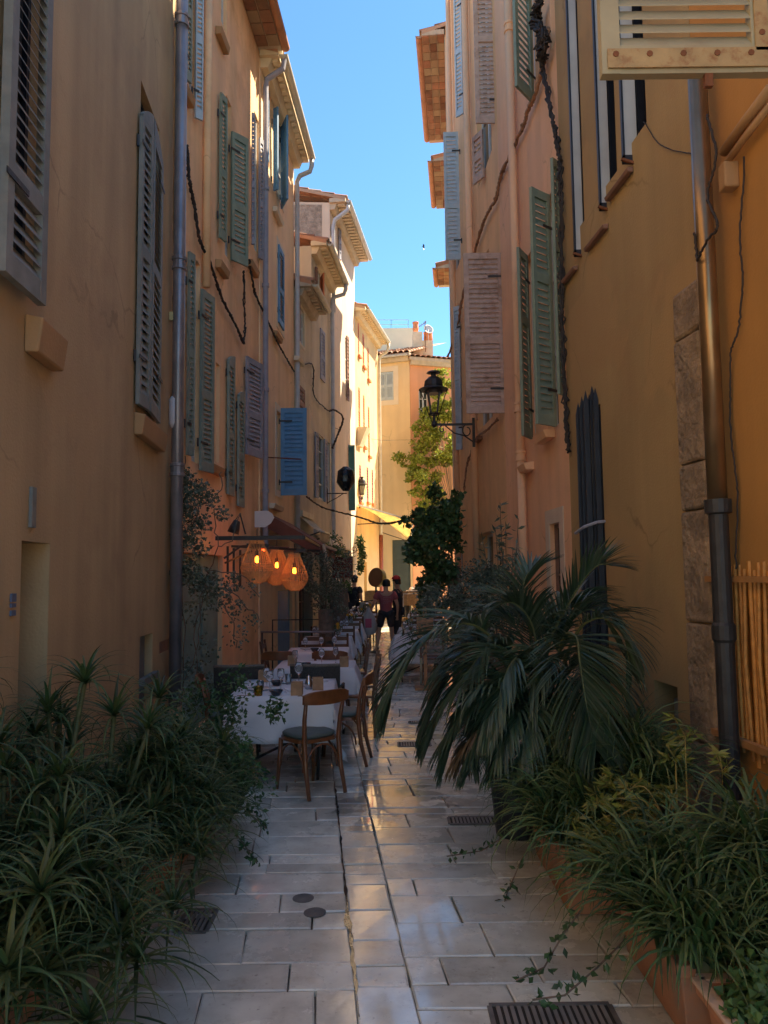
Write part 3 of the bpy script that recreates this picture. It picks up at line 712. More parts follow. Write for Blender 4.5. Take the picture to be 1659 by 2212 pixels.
# ---- end building closing the street
W, rt = house('honey-yellow corner house closing the street with pale blue closed shutters', (-.75, 29.6), (1.06, 29.0), 'R', 10.25, 7, 'end')
W.n = V(W.d.y, -W.d.x, 0); W.side = 'X'
E1 = W
def flat_open(W, p0, p1, yt, yb, r=.12): return opening(W, p0, p1, yt, yb, r)
e1 = flat_open(W, 817, 850, 803, 865); e2 = flat_open(W, 847, 887, 1166, 1330); e2 = (e2[0], e2[1], 0, e2[3], .15)
finish(W, [e1, e2]); surround(W, e1, rt, m='frame_b', w=.2)
a, b_, z0, z1, r = e1
for (u, v) in ((a+.01, (a+b_)/2-.005), ((a+b_)/2+.005, b_-.01)):
    panel_louvre(W.pt(u, -.04, 0), W.pt(v, -.04, 0), z0+.01, z1-.01, .035, 0, (.5,), .06, front=W.n).build('shutter', M_['blue_l'], rt)
a, b_, z0, z1, r = e2; d = MB()
d.hexa([W.pt(a+.01,-.12,.02), W.pt(b_-.01,-.12,.02), W.pt(b_-.01,-.07,.02), W.pt(a+.01,-.07,.02), W.pt(a+.01,-.12,z1-.01), W.pt(b_-.01,-.12,z1-.01), W.pt(b_-.01,-.07,z1-.01), W.pt(a+.01,-.07,z1-.01)])
for (zp, zq) in ((.2, 1.1), (1.25, 2.2), (2.35, z1-.2)):
    if zq - zp > .1: d.hexa([W.pt(a+.1,-.069,zp), W.pt(b_-.1,-.069,zp), W.pt(b_-.1,-.055,zp), W.pt(a+.1,-.055,zp), W.pt(a+.1,-.069,zq), W.pt(b_-.1,-.069,zq), W.pt(b_-.1,-.055,zq), W.pt(a+.1,-.055,zq)])
d.build('door', mat('slate_door_paint', (.06, .085, .09), .55), rt, bevel=.006)
roof(W, W.H, 6, over=.25, root=rt, under='mortar', pitch=.35); gutter(W, W.H-.02, .3, rt, r=.06, m='pale_pipe')
W, rt = house('coral-orange house wing behind the leafy tree at the end of the street', (1.08, 29.0), (5.5, 30.4), 'R', 10.1, 7, 'coral')
W.n = V(W.d.y, -W.d.x, 0); W.side = 'X'; E2 = W
f1 = opening(W, 905, 925, 840, 905, .12); finish(W, [f1]); window_in(W, f1, rt)
roof(W, W.H, 6, over=.2, root=rt, under='mortar', pitch=.3)
for q_ in (rt,): pass

# stair tower, chimneys and terrace rails above the end house
rt = thing('roof_terrace', 'cream stair tower and parapet rising over the end roof', 'roof terrace', (0.6, 33, 0)); b = MB()
def hb(b, px0, px1, yt, yb, Y, dep):
    a = at(px0, yb, Y); c = at(px1, yt, Y); b.hexa([(a.x, Y, a.z), (c.x, Y, a.z), (c.x, Y+dep, a.z), (a.x, Y+dep, a.z), (a.x, Y, c.z), (c.x, Y, c.z), (c.x, Y+dep, c.z), (a.x, Y+dep, c.z)])
hb(b, 790, 898, 708, 830, 33, 4); b.build('tower_wall', mat('cream_tower_render', (.78,.72,.52), .9, .05, 2), rt)
b = MB(); Y = 33.2
for y in (691, 701): b.tube([at(795, y, Y), at(883, y, Y)], .018, 6)
for px in (806, 845, 882): b.tube([at(px, 691, Y), at(px, 709, Y)], .018, 6)
b.build('railing', mat('thin_teal_rail', (.25,.42,.42), .5), rt)
rt = thing('chimney_stack', 'pale rendered chimney block with terracotta pots', 'chimney', (1.9, 31, 0)); b = MB()
hb(b, 893, 912, 716, 800, 31, .8); hb(b, 912, 935, 735, 800, 31.3, 1.0); b.build('stack', mat('pale_chimney_render', (.70,.58,.40), .9, .15, 4), rt)
b = MB()
for (px, yt, yb, rr) in ((898, 696, 716, .13), (921, 718, 737, .12), (929, 714, 738, .12)):
    t_ = at(px, yt, 31.4); q = at(px, yb, 31.4); b.lathe((q.x, q.y, 0), [(rr*.8, q.z), (rr, q.z+.1), (rr*.85, lerp(q.z, t_.z, .7)), (rr*1.1, t_.z-.03), (rr, t_.z)], 12)
b.build('chimney_pot', mat('bright_terracotta', (.66,.24,.10), .8, .15, 8), rt)
b = MB(); a = at(919, 700, 31); 
rt2 = thing('television_antenna', 'thin rusty television antenna beside the end-house chimney', 'antenna', (a.x, 31, 7))
b.tube([at(919, 760, 31), at(918, 694, 31)], .02, 6); b.tube([at(905, 706, 31), at(921, 695, 31)], .012, 6)
for t_ in (0, .3, .6, .9):
    c = lerp(at(905, 706, 31), at(921, 695, 31), t_); b.tube([c + V(0,-.2,0), c + V(0,.2,0)], .008, 5)
b.build('mast', M_['rust'], rt2)
b = MB(); c = at(925, 712, 31.2); b.lathe(c, [(.0,-.05),(.12,-.03),(.22,.04),(.21,.05),(.11,-.02),(0,-.04)], 16, cap=False, rot=Matrix.Rotation(R(70), 3, 'X') @ Matrix.Rotation(R(20), 3, 'Y'))
b.tube([c, c+V(0,0,-.6)], .015, 6)
b.build('satellite_dish', M_['white'], rt2, smooth=True)

# ================================================================== HOUSES, right side
def xr(Y): return 1.89 - (.079 if Y < 7.66 else .045)*(Y - 7.65)
ysp = 4.86
W, rt = house('orange house at the near right edge with a lath-covered opening', (xr(-1.2), -1.2), (xr(ysp)+.0, ysp), 'R', 7.0, 6, 'orange_r')
R0 = W
sA, _ = W.hit(1572, 1500); zA = W.zz(1610, 1262, 1262)[0]
op = (sA-2.2, sA, .75, zA+.05, .3)
finish(W, [op])
b = MB(); a, b_, z0, z1, r = op; rr = random.Random(3)
x_ = b_ - .03
while x_ > a:
    t_ = rr.uniform(.022, .03); j = rr.uniform(-.012, .012)
    b.tube([W.pt(x_, .0, z0-.05+rr.uniform(-.05,.05)), W.pt(x_+j, .01+rr.uniform(-.01,.01), (z0+z1)/2), W.pt(x_, .0, z1+rr.uniform(.0,.09))], t_/2, 6)
    x_ -= t_ + rr.uniform(.012, .028)
lt = b.build('lath_screen', M_['bamboo'], rt)
b = MB()
b.bar(W.pt(b_+.1, .045, z1-.02), W.pt(a, .05, z1-.02), .035, .035); b.bar(W.pt(b_+.1, .045, z0+.04), W.pt(a, .05, z0+.04), .04, .04)
b.build('screen_rail', mat('screen_rail_wood', (.42,.2,.07), .6, .2, 10), rt)

W, rt = house('ochre house on the near right with a rough stone door jamb and bronze downpipe', (xr(ysp+.01), ysp+.01), (xr(7.65), 7.65), 'R', 11.4, 6, 'ochre_r')
R1 = W
n1 = opening(W, 1418, 1468, 1478, 1720, .28); n2 = opening(W, 1262, 1312, 900, 1700, .28, ref=1300); n2 = (n2[0], n2[1], 0, W.zz(1300, 870, 900)[1], .3)
w1 = opening(W, 1238, 1252, -150, 500, .2); w2 = opening(W, 1296, 1325, -100, 400, .2); w3 = opening(W, 1352, 1390, -100, 300, .2)
finish(W, [n1, n2, w1, w2, w3])
for o in (w1, w2, w3): window_in(W, o, rt, frame='navy', bars=3)
# open casement leaves: navy frame, panel painted pale for the light on its glass
def casement(p0, p1, yt, yb, Z, k):
    a = at(p0, yb, Z); b1 = at(p1, yt, Z); a.x = at(p0, max(0, (yt+yb)/2), Z).x; b1.x = at(p1, max(0, (yt+yb)/2), Z).x; f = MB(); w_ = abs(b1.x - a.x); th = .05
    x0, x1, z0, z1 = min(a.x, b1.x), max(a.x, b1.x), a.z, b1.z; fw = w_*.34
    hz = z0 + .3*(z1-z0)*0
    f.hexa([(x1-fw,Z,z0),(x1,Z+.02,z0),(x1,Z+.2,z0),(x1-fw,Z+.16,z0),(x1-fw,Z,z1),(x1,Z+.02,z1),(x1,Z+.2,z1),(x1-fw,Z+.16,z1)])
    f.box(((x0+x1-fw)/2, Z+.02, z0+.03), (w_-fw, .04, .06)); f.box(((x0+x1-fw)/2, Z+.02, z1-.03), (w_-fw, .04, .06))
    f.box((x0+.008, Z+.02, (z0+z1)/2), (.016, .04, z1-z0))
    fo = f.build('casement', M_['navy'], rt)
    p = MB(); p.box(((x0+x1-fw)/2, Z+.015, (z0+z1)/2), (w_-fw-.02, .012, z1-z0-.08)); p.build('pane', M_['glass_l'], fo)
    l = MB(); l.bar((x0-.02, Z-.01, z0+.02), (x0+.12, Z-.01, z0-.03), .02, .02); l.build('catch', M_['rust'], fo)
casement(1230, 1264, -150, 552, 7.1, 0); casement(1286, 1326, -120, 452, 6.42, 1); casement(1338, 1390, -100, 350, 5.85, 2)
for (a, b_, y) in ((1236, 1262, 556), (1300, 1332, 462), (1352, 1396, 330)): sill(W, a, b_, y, rt, m='brown', out=.06, th=.05)
# near beige shutter swung out over the street
shN, P0, P1, z0, z1 = shutter(W, 1640, 1284, -420, 172, 'beige', rt, Z=2.75, mids=(.62,), thick=.04, slat=.05, hinge=False)
pl = MB(); x0, x1 = min(P0.x, P1.x), max(P0.x, P1.x); Yp = 2.75-.047
pl.box(((x0+x1)/2+.01, Yp, z0+.055), (x1-x0-.02, .006, .075)); pl.box((x1-.035, Yp, z0+.33), (.05, .006, .5))
po = pl.build('rust_plate', M_['rustplate'], shN)
for i in range(5): MB().lathe((lerp(x0+.05, x1-.08, i/4), Yp-.002, z0+.07), [(0,-.004),(.012,-.004),(.012,.004),(0,.004)], 8, rot=Matrix.Rotation(R(90), 3, 'X')).build('bolt', M_['rust'], shN)
for zq in (.15, .3, .45): MB().lathe((x1-.035, Yp-.002, z0+zq), [(0,-.004),(.012,-.004),(.012,.004),(0,.004)], 8, rot=Matrix.Rotation(R(90), 3, 'X')).build('bolt', M_['rust'], shN)
pl = MB(); pl.bar((x1-.03, Yp, z0+.3), (x1+.12, Yp+.05, z0+.28), .03, .02); pl.build('hinge_arm', M_['rust'], shN); pl = MB()
pl.bar((lerp(x0,x1,.63), Yp+.02, z0), (lerp(x0,x1,.63), Yp+.02, z0-.05), .03, .02)
pl.build('latch', M_['rust'], shN)
# bronze downpipe with black cast foot
pp, s_, z0, z1 = vpipe(W, 1527, 120, 1090, .058, rt, 'copper', o=.13, bands=(), pm=600)
zb = z0
g = MB(); g.lathe(W.pt(s_, .13, 0), [(.06, zb+.03), (.078, zb+.03), (.078, zb-.05), (.056, zb-.06), (.056, zb-.7), (.068, zb-.72), (.068, zb-.8), (.056, zb-.82), (.056, .0)], 16)
g.build('cast_foot_pipe', M_['blackpipe'], rt, smooth=False)
# rough stone jamb
g = MB(); rr = random.Random(5); sj0, _ = W.hit(1472, 1050, .03); sj1, _ = W.hit(1526, 1050, .03); sj0, sj1 = min(sj0, sj1), max(sj0, sj1)
zj = W.zz(1495, 735, 735)[0]; z = 0
while z < zj - .2:
    h_ = rr.uniform(.3, .9); dd = rr.uniform(-.012, .012); rows = []
    g.hexa([W.pt(sj0+dd, -.01, z+.008), W.pt(sj1, -.01, z+.008), W.pt(sj1, .045+dd*.4, z+.008), W.pt(sj0-dd*.5, .045, z+.008),
            W.pt(sj0+dd*.6, -.01, z+h_), W.pt(sj1, -.01, z+h_), W.pt(sj1, .05, z+h_), W.pt(sj0+dd, .04, z+h_)]); z += h_
for i in range(3):
    a0 = i*.28; a1 = a0+.27; ri, ro = .12, .40; c = W.pt(sj0-.14, 0, z-.1)
    def ap(r_, a_, o_): return W.pt(sj0 - .2 + (sj1-sj0) + .0 - 0 + (-(1-math.cos(a_))*r_ if False else -math.sin(a_)*r_*.7)*1 + .0, o_, z + (math.cos(a_)-1)*0 + r_*math.sin(a_)*.9)
j = g.build('stone_jamb', M_['stone'], rt, bevel=.02)
g = MB()
g.hexa([W.pt(sj0+.05, -.01, z+.005), W.pt(sj1, -.01, z+.005), W.pt(sj1, .045, z+.005), W.pt(sj0-.02, .045, z+.005),
        W.pt(sj0-.12, -.01, z+.34), W.pt(sj1, -.01, z+.34), W.pt(sj1, .045, z+.34), W.pt(sj0-.12, .045, z+.34)])
g.build('lintel_stone', M_['stone'], rt, bevel=.03)
# cable conduit and junction box
g = MB(); q = [(1562, 330, .05), (1610, 262, .05), (1665, 190, .05)]
P = [R0.pt(R0.hit(a, b1, c)[0], c, R0.hit(a, b1, c)[1]) for a, b1, c in q]; g.tube(P, .03, 8)
P2 = [p + V(0, 0, -.09) for p in P]; g.tube(P2, .02, 8); g.build('conduit', M_['sill'], R0.root, smooth=True)
s, z = R0.hit(1574, 382, .04); g = MB(); g.box(R0.pt(s, .04, z), (.09, .09, .16)); g.build('junction_box', M_['sill'], R0.root, bevel=.01)
# niche contents: dark meter and pipes
a, b_, z0, z1, r = n1; g = MB()
g.box(W.pt((a+b_)/2+.04, -.16, z1-.22), (.12, .1, .2)); g.tube([W.pt(a+.12, -.2, z0), W.pt(a+.12, -.2, z1)], .02, 8); g.tube([W.pt(b_-.08, -.18, z0), W.pt(b_-.08, -.15, z1-.3)], .014, 8)
g.build('gas_meter', M_['sage_g'], rt)
g = MB(); g.hexa([W.pt(a,-r+.003,z0), W.pt(b_,-r+.003,z0), W.pt(b_,-r+.01,z0), W.pt(a,-r+.01,z0), W.pt(a,-r+.003,z1), W.pt(b_,-r+.003,z1), W.pt(b_,-r+.01,z1), W.pt(a,-r+.01,z1)]); g.build('niche_back', M_['dark'], rt)  # near-black sheet that paints the shade at the back of the niche

# ---- R2 salmon house
yq = 10.9
W, rt = house('salmon house on the right with grey-green shutters standing open', (xr(7.67)+.03, 7.67), (xr(yq)+.03, yq), 'R', 13.8, 6, 'salmon')
R2 = W
u1 = opening(W, 1176, 1200, 420, 930, .15); u2 = opening(W, 1137, 1152, 545, 945, .15); u3 = opening(W, 1136, 1152, -200, 205, .15)
u4 = opening(W, 1190, 1212, 1125, 1300, .12); u4 = (u4[0], u4[1], 1.2, W.zz(1200, 1130, 1150)[1], .12)
u5 = opening(W, 1122, 1134, 1200, 1270, .12); u6 = opening(W, 1185, 1205, -250, 100, .15)
finish(W, [u1, u2, u3, u4, u5, u6])
for o in (u1, u2, u3, u6): window_in(W, o, rt, bars=2)
for o in (u4, u5): window_in(W, o, rt, frame='brown', bars=1, mull=False); surround(W, o, rt, m='cream_p', w=.16)
shutter(W, 1190, 1150, 400, 925, 'green', rt, .05, .30, mids=(.62,), slat=.075, facing=V(0,-1,0), ref=1170)
shutter(W, 1208, 1196, 330, 860, 'green', rt, .02, .10, mids=(.62,), slat=.075, facing=V(0,-1,0), ref=1202)
shutter(W, 1140, 1121, 535, 950, 'green', rt, .05, .22, mids=(.62,), slat=.075, facing=V(0,-1,0), ref=1130)
shutter(W, 1143, 1107, -180, 222, 'green', rt, .05, .33, mids=(.62,), slat=.08, facing=V(0,-1,0), ref=1125)
sill(W, 1172, 1228, 905, rt, m='salmon', out=.14); sill(W, 1130, 1168, 985, rt, m='salmon', out=.14)
vpipe(W, 1106, -60, 1400, .055, rt, 'salmon', o=.08, pm=300, bands=(60, 880))
vpipe(W, 1128, 975, 1400, .055, rt, 'salmon', o=.08, pm=1100, bands=(985,))
# ---- R3 tan
yr_ = 16.3
W, rt = house('tan-orange house on the right with flaking pink shutters', (xr(yq)+.05, yq+.01), (xr(yr_)+.02, yr_), 'R', 14.2, 6, 'tan')
R3 = W
v1 = opening(W, 1030, 1060, 560, 920, .15); v2 = opening(W, 1028, 1058, -60, 380, .15); v3 = opening(W, 985, 997, 660, 960, .12); v4 = opening(W, 978, 990, 300, 590, .12)
v5 = opening(W, 1032, 1066, 1150, 1300, .2); v5 = (v5[0], v5[1], 0, v5[3], .25); v6 = opening(W, 990, 1000, 1180, 1300, .12)
finish(W, [v1, v2, v3, v4, v5, v6])
for o in (v1, v2): window_in(W, o, rt, bars=2)
for o in (v3, v4, v5, v6): window_in(W, o, rt, bars=2, mull=False, frame='white')
shutter(W, 1088, 1004, 548, 893, 'pinkwood', rt, Z=10.95, mids=(.45,), slat=.07)
shutter(W, 1078, 1024, -60, 268, 'pinkwood', rt, Z=11.2, mids=(.55,), slat=.075)
shutter(W, 1046, 1024, 285, 395, 'pinkwood', rt, .03, .15, mids=(.5,), slat=.07, hinge=False, facing=V(0,-1,0), ref=1035)
shutter(W, 996, 984, 655, 975, 'blue_l', rt, .02, .12, mids=(.5,), slat=.07, facing=V(0,-1,0), ref=990)
shutter(W, 992, 960, 287, 562, 'blue_l', rt, Z=14.4, mids=(.42,), slat=.08)
shutter(W, 1000, 984, -40, 262, 'blue_l', rt, .03, .15, mids=(.5,), slat=.08, facing=V(0,-1,0), ref=992)
sill(W, 1030, 1062, 925, rt, m='brown', out=.1, th=.07)
b = MB(); b.hexa([W.pt(0,-.01,14.2), W.pt(2.9,-.01,14.2), W.pt(2.9,-4,14.2), W.pt(0,-4,14.2), W.pt(0,-.01,16.5), W.pt(2.9,-.01,16.5), W.pt(2.9,-4,16.5), W.pt(0,-4,16.5)]); b.build('attic', M_['tan'], rt)  # unseen block added on the roof to keep sun off the peach wall
vpipe(W, 1012, -60, 1300, .06, rt, 'salmon', o=.09, pm=400, bands=(560, 900))
vpipe(W, 973, -60, 1300, .05, rt, 'salmon', o=.09, pm=300, bands=())

def xr4(Y): return xr(16.3) + .10*(Y - 16.3)
W, rt = house('tall cream house with a deep tiled eave on the right', (xr4(16.32), 16.32), (xr4(20.5), 20.5), 'R', 14.0, 6, 'cream_p')
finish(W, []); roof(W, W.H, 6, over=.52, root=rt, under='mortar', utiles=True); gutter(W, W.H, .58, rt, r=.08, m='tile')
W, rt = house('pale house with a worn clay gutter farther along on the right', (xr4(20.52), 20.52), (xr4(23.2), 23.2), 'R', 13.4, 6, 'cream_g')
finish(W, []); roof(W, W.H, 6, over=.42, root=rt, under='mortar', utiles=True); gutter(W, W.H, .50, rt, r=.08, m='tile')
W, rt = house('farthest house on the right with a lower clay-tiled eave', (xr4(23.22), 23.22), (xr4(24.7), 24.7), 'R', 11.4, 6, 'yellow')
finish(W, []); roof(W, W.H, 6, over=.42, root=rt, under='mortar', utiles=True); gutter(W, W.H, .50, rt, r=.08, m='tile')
# ================================================================== GROUND
g = MB(); g.quad((-60,-30,-.03), (60,-30,-.03), (60,120,-.03), (-60,120,-.03))
gb = g.build('ground', mat('joint_mortar', (.10,.085,.07), .8, .3, 4, .4, 30, origin=None) if False else mat('joint_mortar', (.15,.11,.085), .75, .3, 4, .4, 30)); gb['kind'] = 'structure'
# limestone slabs, laid in courses across the street on both sides of a continuous narrow strip
def slab_mat():
    m = mat('wet_limestone', (.68, .685, .60), .42, .16, 5, .0, 30, isl=.22, dirt=(.40,.37,.31), dirtamt=.5, ds=3.2, detail=9)
    n = m.node_tree.nodes; l = m.node_tree.links; b = n['Principled BSDF']
    g_ = n.new('ShaderNodeNewGeometry')
    a = n.new('ShaderNodeTexNoise'); a.inputs['Scale'].default_value = 1.3; a.inputs['Detail'].default_value = 8; a.inputs['Roughness'].default_value = .65
    l.new(g_.outputs['Position'], a.inputs['Vector'])
    r = n.new('ShaderNodeMapRange'); r.inputs[1].default_value = .38; r.inputs[2].default_value = .62; r.inputs[3].default_value = .10; r.inputs[4].default_value = .36
    l.new(a.outputs['Fac'], r.inputs[0]); l.new(r.outputs[0], b.inputs['Roughness'])
    nb = n.new('ShaderNodeTexNoise'); nb.inputs['Scale'].default_value = 14; nb.inputs['Detail'].default_value = 7; l.new(g_.outputs['Position'], nb.inputs['Vector'])
    bp = n.new('ShaderNodeBump'); bp.inputs['Strength'].default_value = .28; bp.inputs['Distance'].default_value = .004
    l.new(nb.outputs['Fac'], bp.inputs['Height']); l.new(bp.outputs[0], b.inputs['Normal'])
    b.inputs['Specular IOR Level'].default_value = .7; b.inputs['Coat Roughness'].default_value = .09
    cw = n.new('ShaderNodeMapRange'); cw.inputs[1].default_value = .46; cw.inputs[2].default_value = .56; cw.inputs[3].default_value = .5; cw.inputs[4].default_value = .1
    l.new(a.outputs['Fac'], cw.inputs[0]); l.new(cw.outputs[0], b.inputs['Coat Weight'])
    # small dark pits and ochre grime on top of the slab colour
    col = b.inputs['Base Color'].links[0].from_socket
    for (sc, lo, hi, amt, cc) in ((26, .60, .70, .55, (.16, .14, .12)), (5.5, .56, .72, .45, (.30, .24, .17)), (1.1, .5, .7, .35, (.30, .29, .27))):
        v = n.new('ShaderNodeTexNoise'); v.inputs['Scale'].default_value = sc; v.inputs['Detail'].default_value = 6; v.inputs['Roughness'].default_value = .7; l.new(g_.outputs['Position'], v.inputs['Vector'])
        q = n.new('ShaderNodeMapRange'); q.inputs[1].default_value = lo; q.inputs[2].default_value = hi; q.inputs[4].default_value = amt; l.new(v.outputs['Fac'], q.inputs[0])
        x = n.new('ShaderNodeMix'); x.data_type = 'RGBA'; x.inputs[7].default_value = (*cc, 1); l.new(q.outputs[0], x.inputs[0]); l.new(col, x.inputs[6]); col = x.outputs[2]
    # washed-down wet area: thin film of water over the stone, ragged edge
    cw_ = G(845, 1730); df = n.new('ShaderNodeVectorMath'); df.operation = 'SUBTRACT'; df.inputs[1].default_value = (cw_.x, cw_.y, 0); l.new(g_.outputs['Position'], df.inputs[0])
    ml = n.new('ShaderNodeVectorMath'); ml.operation = 'MULTIPLY'; ml.inputs[1].default_value = (1.15, .9, 0); l.new(df.outputs[0], ml.inputs[0])
    ln = n.new('ShaderNodeVectorMath'); ln.operation = 'LENGTH'; l.new(ml.outputs[0], ln.inputs[0])
    wn = n.new('ShaderNodeTexNoise'); wn.inputs['Scale'].default_value = 3.5; wn.inputs['Detail'].default_value = 6; l.new(g_.outputs['Position'], wn.inputs['Vector'])
    ad = n.new('ShaderNodeMath'); ad.operation = 'MULTIPLY_ADD'; ad.inputs[1].default_value = 1.6; l.new(wn.outputs['Fac'], ad.inputs[0]); l.new(ln.outputs['Value'], ad.inputs[2])
    wm_ = n.new('ShaderNodeMapRange'); wm_.inputs[1].default_value = 1.22; wm_.inputs[2].default_value = 1.30; wm_.inputs[3].default_value = 1; wm_.inputs[4].default_value = 0; l.new(ad.outputs[0], wm_.inputs[0])
    mxm = n.new('ShaderNodeMath'); mxm.operation = 'MAXIMUM'; l.new(wm_.outputs[0], mxm.inputs[0]); l.new(cw.outputs[0], mxm.inputs[1]); l.new(mxm.outputs[0], b.inputs['Coat Weight'])
    cr_ = n.new('ShaderNodeMapRange'); cr_.inputs[3].default_value = .09; cr_.inputs[4].default_value = .02; l.new(wm_.outputs[0], cr_.inputs[0]); l.new(cr_.outputs[0], b.inputs['Coat Roughness'])
    dk = n.new('ShaderNodeMapRange'); dk.inputs[3].default_value = 1.0; dk.inputs[4].default_value = .62; l.new(wm_.outputs[0], dk.inputs[0])
    hs = n.new('ShaderNodeHueSaturation'); l.new(col, hs.inputs['Color']); l.new(dk.outputs[0], hs.inputs['Value']); l.new(hs.outputs[0], b.inputs['Base Color'])
    return m
SL = slab_mat()
# centre strip follows the street: left joint, right joint (x at depth Y)
jl = [G(1413/1.823, 4032/1.823), G(1322/1.823, 3135/1.823)]; jr = [G(1650/1.823, 4032/1.823), G(1440/1.823, 3117/1.823)]
def lin(a, b, Y): t = (Y - a.y)/(b.y - a.y); return lerp(a.x, b.x, t)
def JL(Y):
    base = lin(jl[0], jl[1], min(Y, 9.0)); return base + max(0, Y-9)*.05
def JR(Y):
    return JL(Y) + .245
pav = MB(); rr = random.Random(11)
def slab(x0a, x0b, x1a, x1b, y0, y1):
    gp = .004; e = .006; zt = rr.uniform(-.0035, .0015)
    gp = rr.uniform(.0015, .0045); e = rr.uniform(.004, .010); J = [(rr.uniform(-.004, .004), rr.uniform(-.004, .004)) for _ in range(4)]
    b = [(x0a+gp+J[0][0], y0+gp+J[0][1], -.04), (x1a-gp+J[1][0], y0+gp+J[1][1], -.04), (x1b-gp+J[2][0], y1-gp+J[2][1], -.04), (x0b+gp+J[3][0], y1-gp+J[3][1], -.04)]
    m_ = [(p[0], p[1], zt-.005) for p in b]
    tl = [rr.uniform(-.0016, .0016) for _ in range(4)]; t = [(x0a+gp+e+J[0][0], y0+gp+e+J[0][1], zt+tl[0]), (x1a-gp-e+J[1][0], y0+gp+e+J[1][1], zt+tl[1]), (x1b-gp-e+J[2][0], y1-gp-e+J[2][1], zt+tl[2]), (x0b+gp+e+J[3][0], y1-gp-e+J[3][1], zt+tl[3])]
    pav.add(b+m_+t, [(8,9,10,11)] + [(i, (i+1)%4, 4+(i+1)%4, 4+i) for i in range(4)] + [(4+i, 4+(i+1)%4, 8+(i+1)%4, 8+i) for i in range(4)])
def run(side, y_start, y_end, xlim):
    y = y_start; k = 0
    while y < y_end:
        h_ = rr.choice((.15, .19, .24, .3, .34)); k += 1
        if side == 0: slab(JL(y), JL(y+h_), JR(y), JR(y+h_), y, y+h_)
        else:
            x = 0; off = rr.uniform(.15, .7)
            first = True
            while x < xlim:
                w_ = off if first else rr.uniform(.42, 1.0); first = False
                if side < 0: slab(JL(y)-x-w_, JL(y+h_)-x-w_, JL(y)-x, JL(y+h_)-x, y, y+h_)
                else: slab(JR(y)+x, JR(y+h_)+x, JR(y)+x+w_, JR(y+h_)+x+w_, y, y+h_)
                x += w_
        y += h_
run(0, 2.0, 33, 0); run(-1, 2.0, 33, 2.6); run(1, 2.0, 33, 3.2)
po = pav.build('paving', SL); po['kind'] = 'structure'
# open square to the right where the street ends
sq = MB(); sq.quad((2.2,26.05,-.012), (30,26.05,-.012), (30,60,-.012), (2.2,60,-.012)); so2 = sq.build('square', mat('pale_square_paving', (.45,.40,.33), .7, .15, 2)); so2['kind'] = 'structure'
pz = MB(); pz.quad((-30,-30,-.012), (30,-30,-.012), (30,1.9,-.012), (-30,1.9,-.012)); o_ = pz.build('plaza', mat('pale_plaza_paving', (.52,.47,.40), .7, .12, 2)); o_['kind'] = 'structure'  # unseen sunlit ground added behind the camera to bounce light up the street
# thin runnel of water standing in the left joint and a few shallow puddles
wm = mat('standing_water', (.05,.05,.045), .03, .1, 5, .15, 9)
wt = MB(); rr = random.Random(4); rows = []
y = 3.25
while y < 6.6:
    c = JL(y) + .004; g0 = max(0, min(1, 1.5*noise.noise((y*1.9, 4, 0))+.75)); wl = (.004 + .028*abs(noise.noise((y*5, 1, 0))) + (.016 if abs(y-4.15) < .1 else 0))*g0; wr = (.003 + .024*abs(noise.noise((y*7, 7, 3))))*g0
    rows.append([V(c-wl, y, .0035), V(c+wr, y, .0035)]); y += .035
wt.strip(rows)
wo_ = wt.build('water', wm); wo_['kind'] = 'structure'
def puddle(px, py, rx, ry, seed):
    c = G(px, py); m = MB(); pts = []
    for i in range(40):
        a = 2*math.pi*i/40; k = 1 + .35*noise.noise((math.cos(a)*1.5, math.sin(a)*1.5, seed)) + .12*noise.noise((math.cos(a)*5, math.sin(a)*5, seed))
        pts.append((c.x + rx*k*math.cos(a), c.y + ry*k*math.sin(a), (.0038+seed*.0002)))
    m.add(pts, [tuple(range(40))]); o = m.build('puddle', wm); o['kind'] = 'structure'
# drain grates and covers
def grate(px, py, w_, d_, label, rz=0):
    c = G(px, py); r0 = thing('drain_grate', label, 'drain grate', (c.x, c.y, 0)); m = MB()
    m.box((c.x, c.y-d_/2, .004), (w_, .02, .006)); m.box((c.x, c.y+d_/2, .004), (w_, .02, .006)); m.box((c.x-w_/2, c.y, .004), (.02, d_-.022, .006)); m.box((c.x+w_/2, c.y, .004), (.02, d_-.022, .006))
    m.build('frame', mat('dusty_cast_iron', (.14,.13,.12), .6, .3, 12), r0)
    m = MB(); n = int(w_/.03)
    for i in range(n): m.box((lerp(c.x-w_/2+.02, c.x+w_/2-.02, (i+.5)/n), c.y, .003), (.016, d_-.024, .006))
    m.build('grid', mat('grate_metal', (.22,.20,.18), .5, .2, 10), r0)
    m = MB(); m.quad((c.x-w_/2, c.y-d_/2, .0015), (c.x+w_/2, c.y-d_/2, .0015), (c.x+w_/2, c.y+d_/2, .0015), (c.x-w_/2, c.y+d_/2, .0015)); m.build('pit', M_['dark'], r0)
grate(1195, 2195, .5, .16, 'long dark drain grate at the bottom right of the paving')
grate(1020, 1773, .34, .16, 'drain grate beside the black planter under the palm')
grate(895, 1608, .34, .2, 'drain grate beside the palm leaf tips, nearer of two')
grate(910, 1560, .3, .12, 'drain grate half under the palm leaves, farther of two')
grate(425, 1990, .16, .26, 'small square drain grate beside the left terracotta planter')
for (px, py, lb) in ((655, 1941, 'farther of two small round dark metal caps in the paving'), (680, 1972, 'nearer of two small round dark metal caps in the paving')):
    c = G(px, py); m = MB(); m.lathe((c.x, c.y, .0), [(0,.001),(.06,.001),(.06,.004),(0,.005)], 20); o = m.build('pavement_cap', mat('dusty_cap_iron', (.12,.11,.10), .6, .3, 12), origin=(c.x, c.y, 0)); tag(o, lb, 'pavement cap')
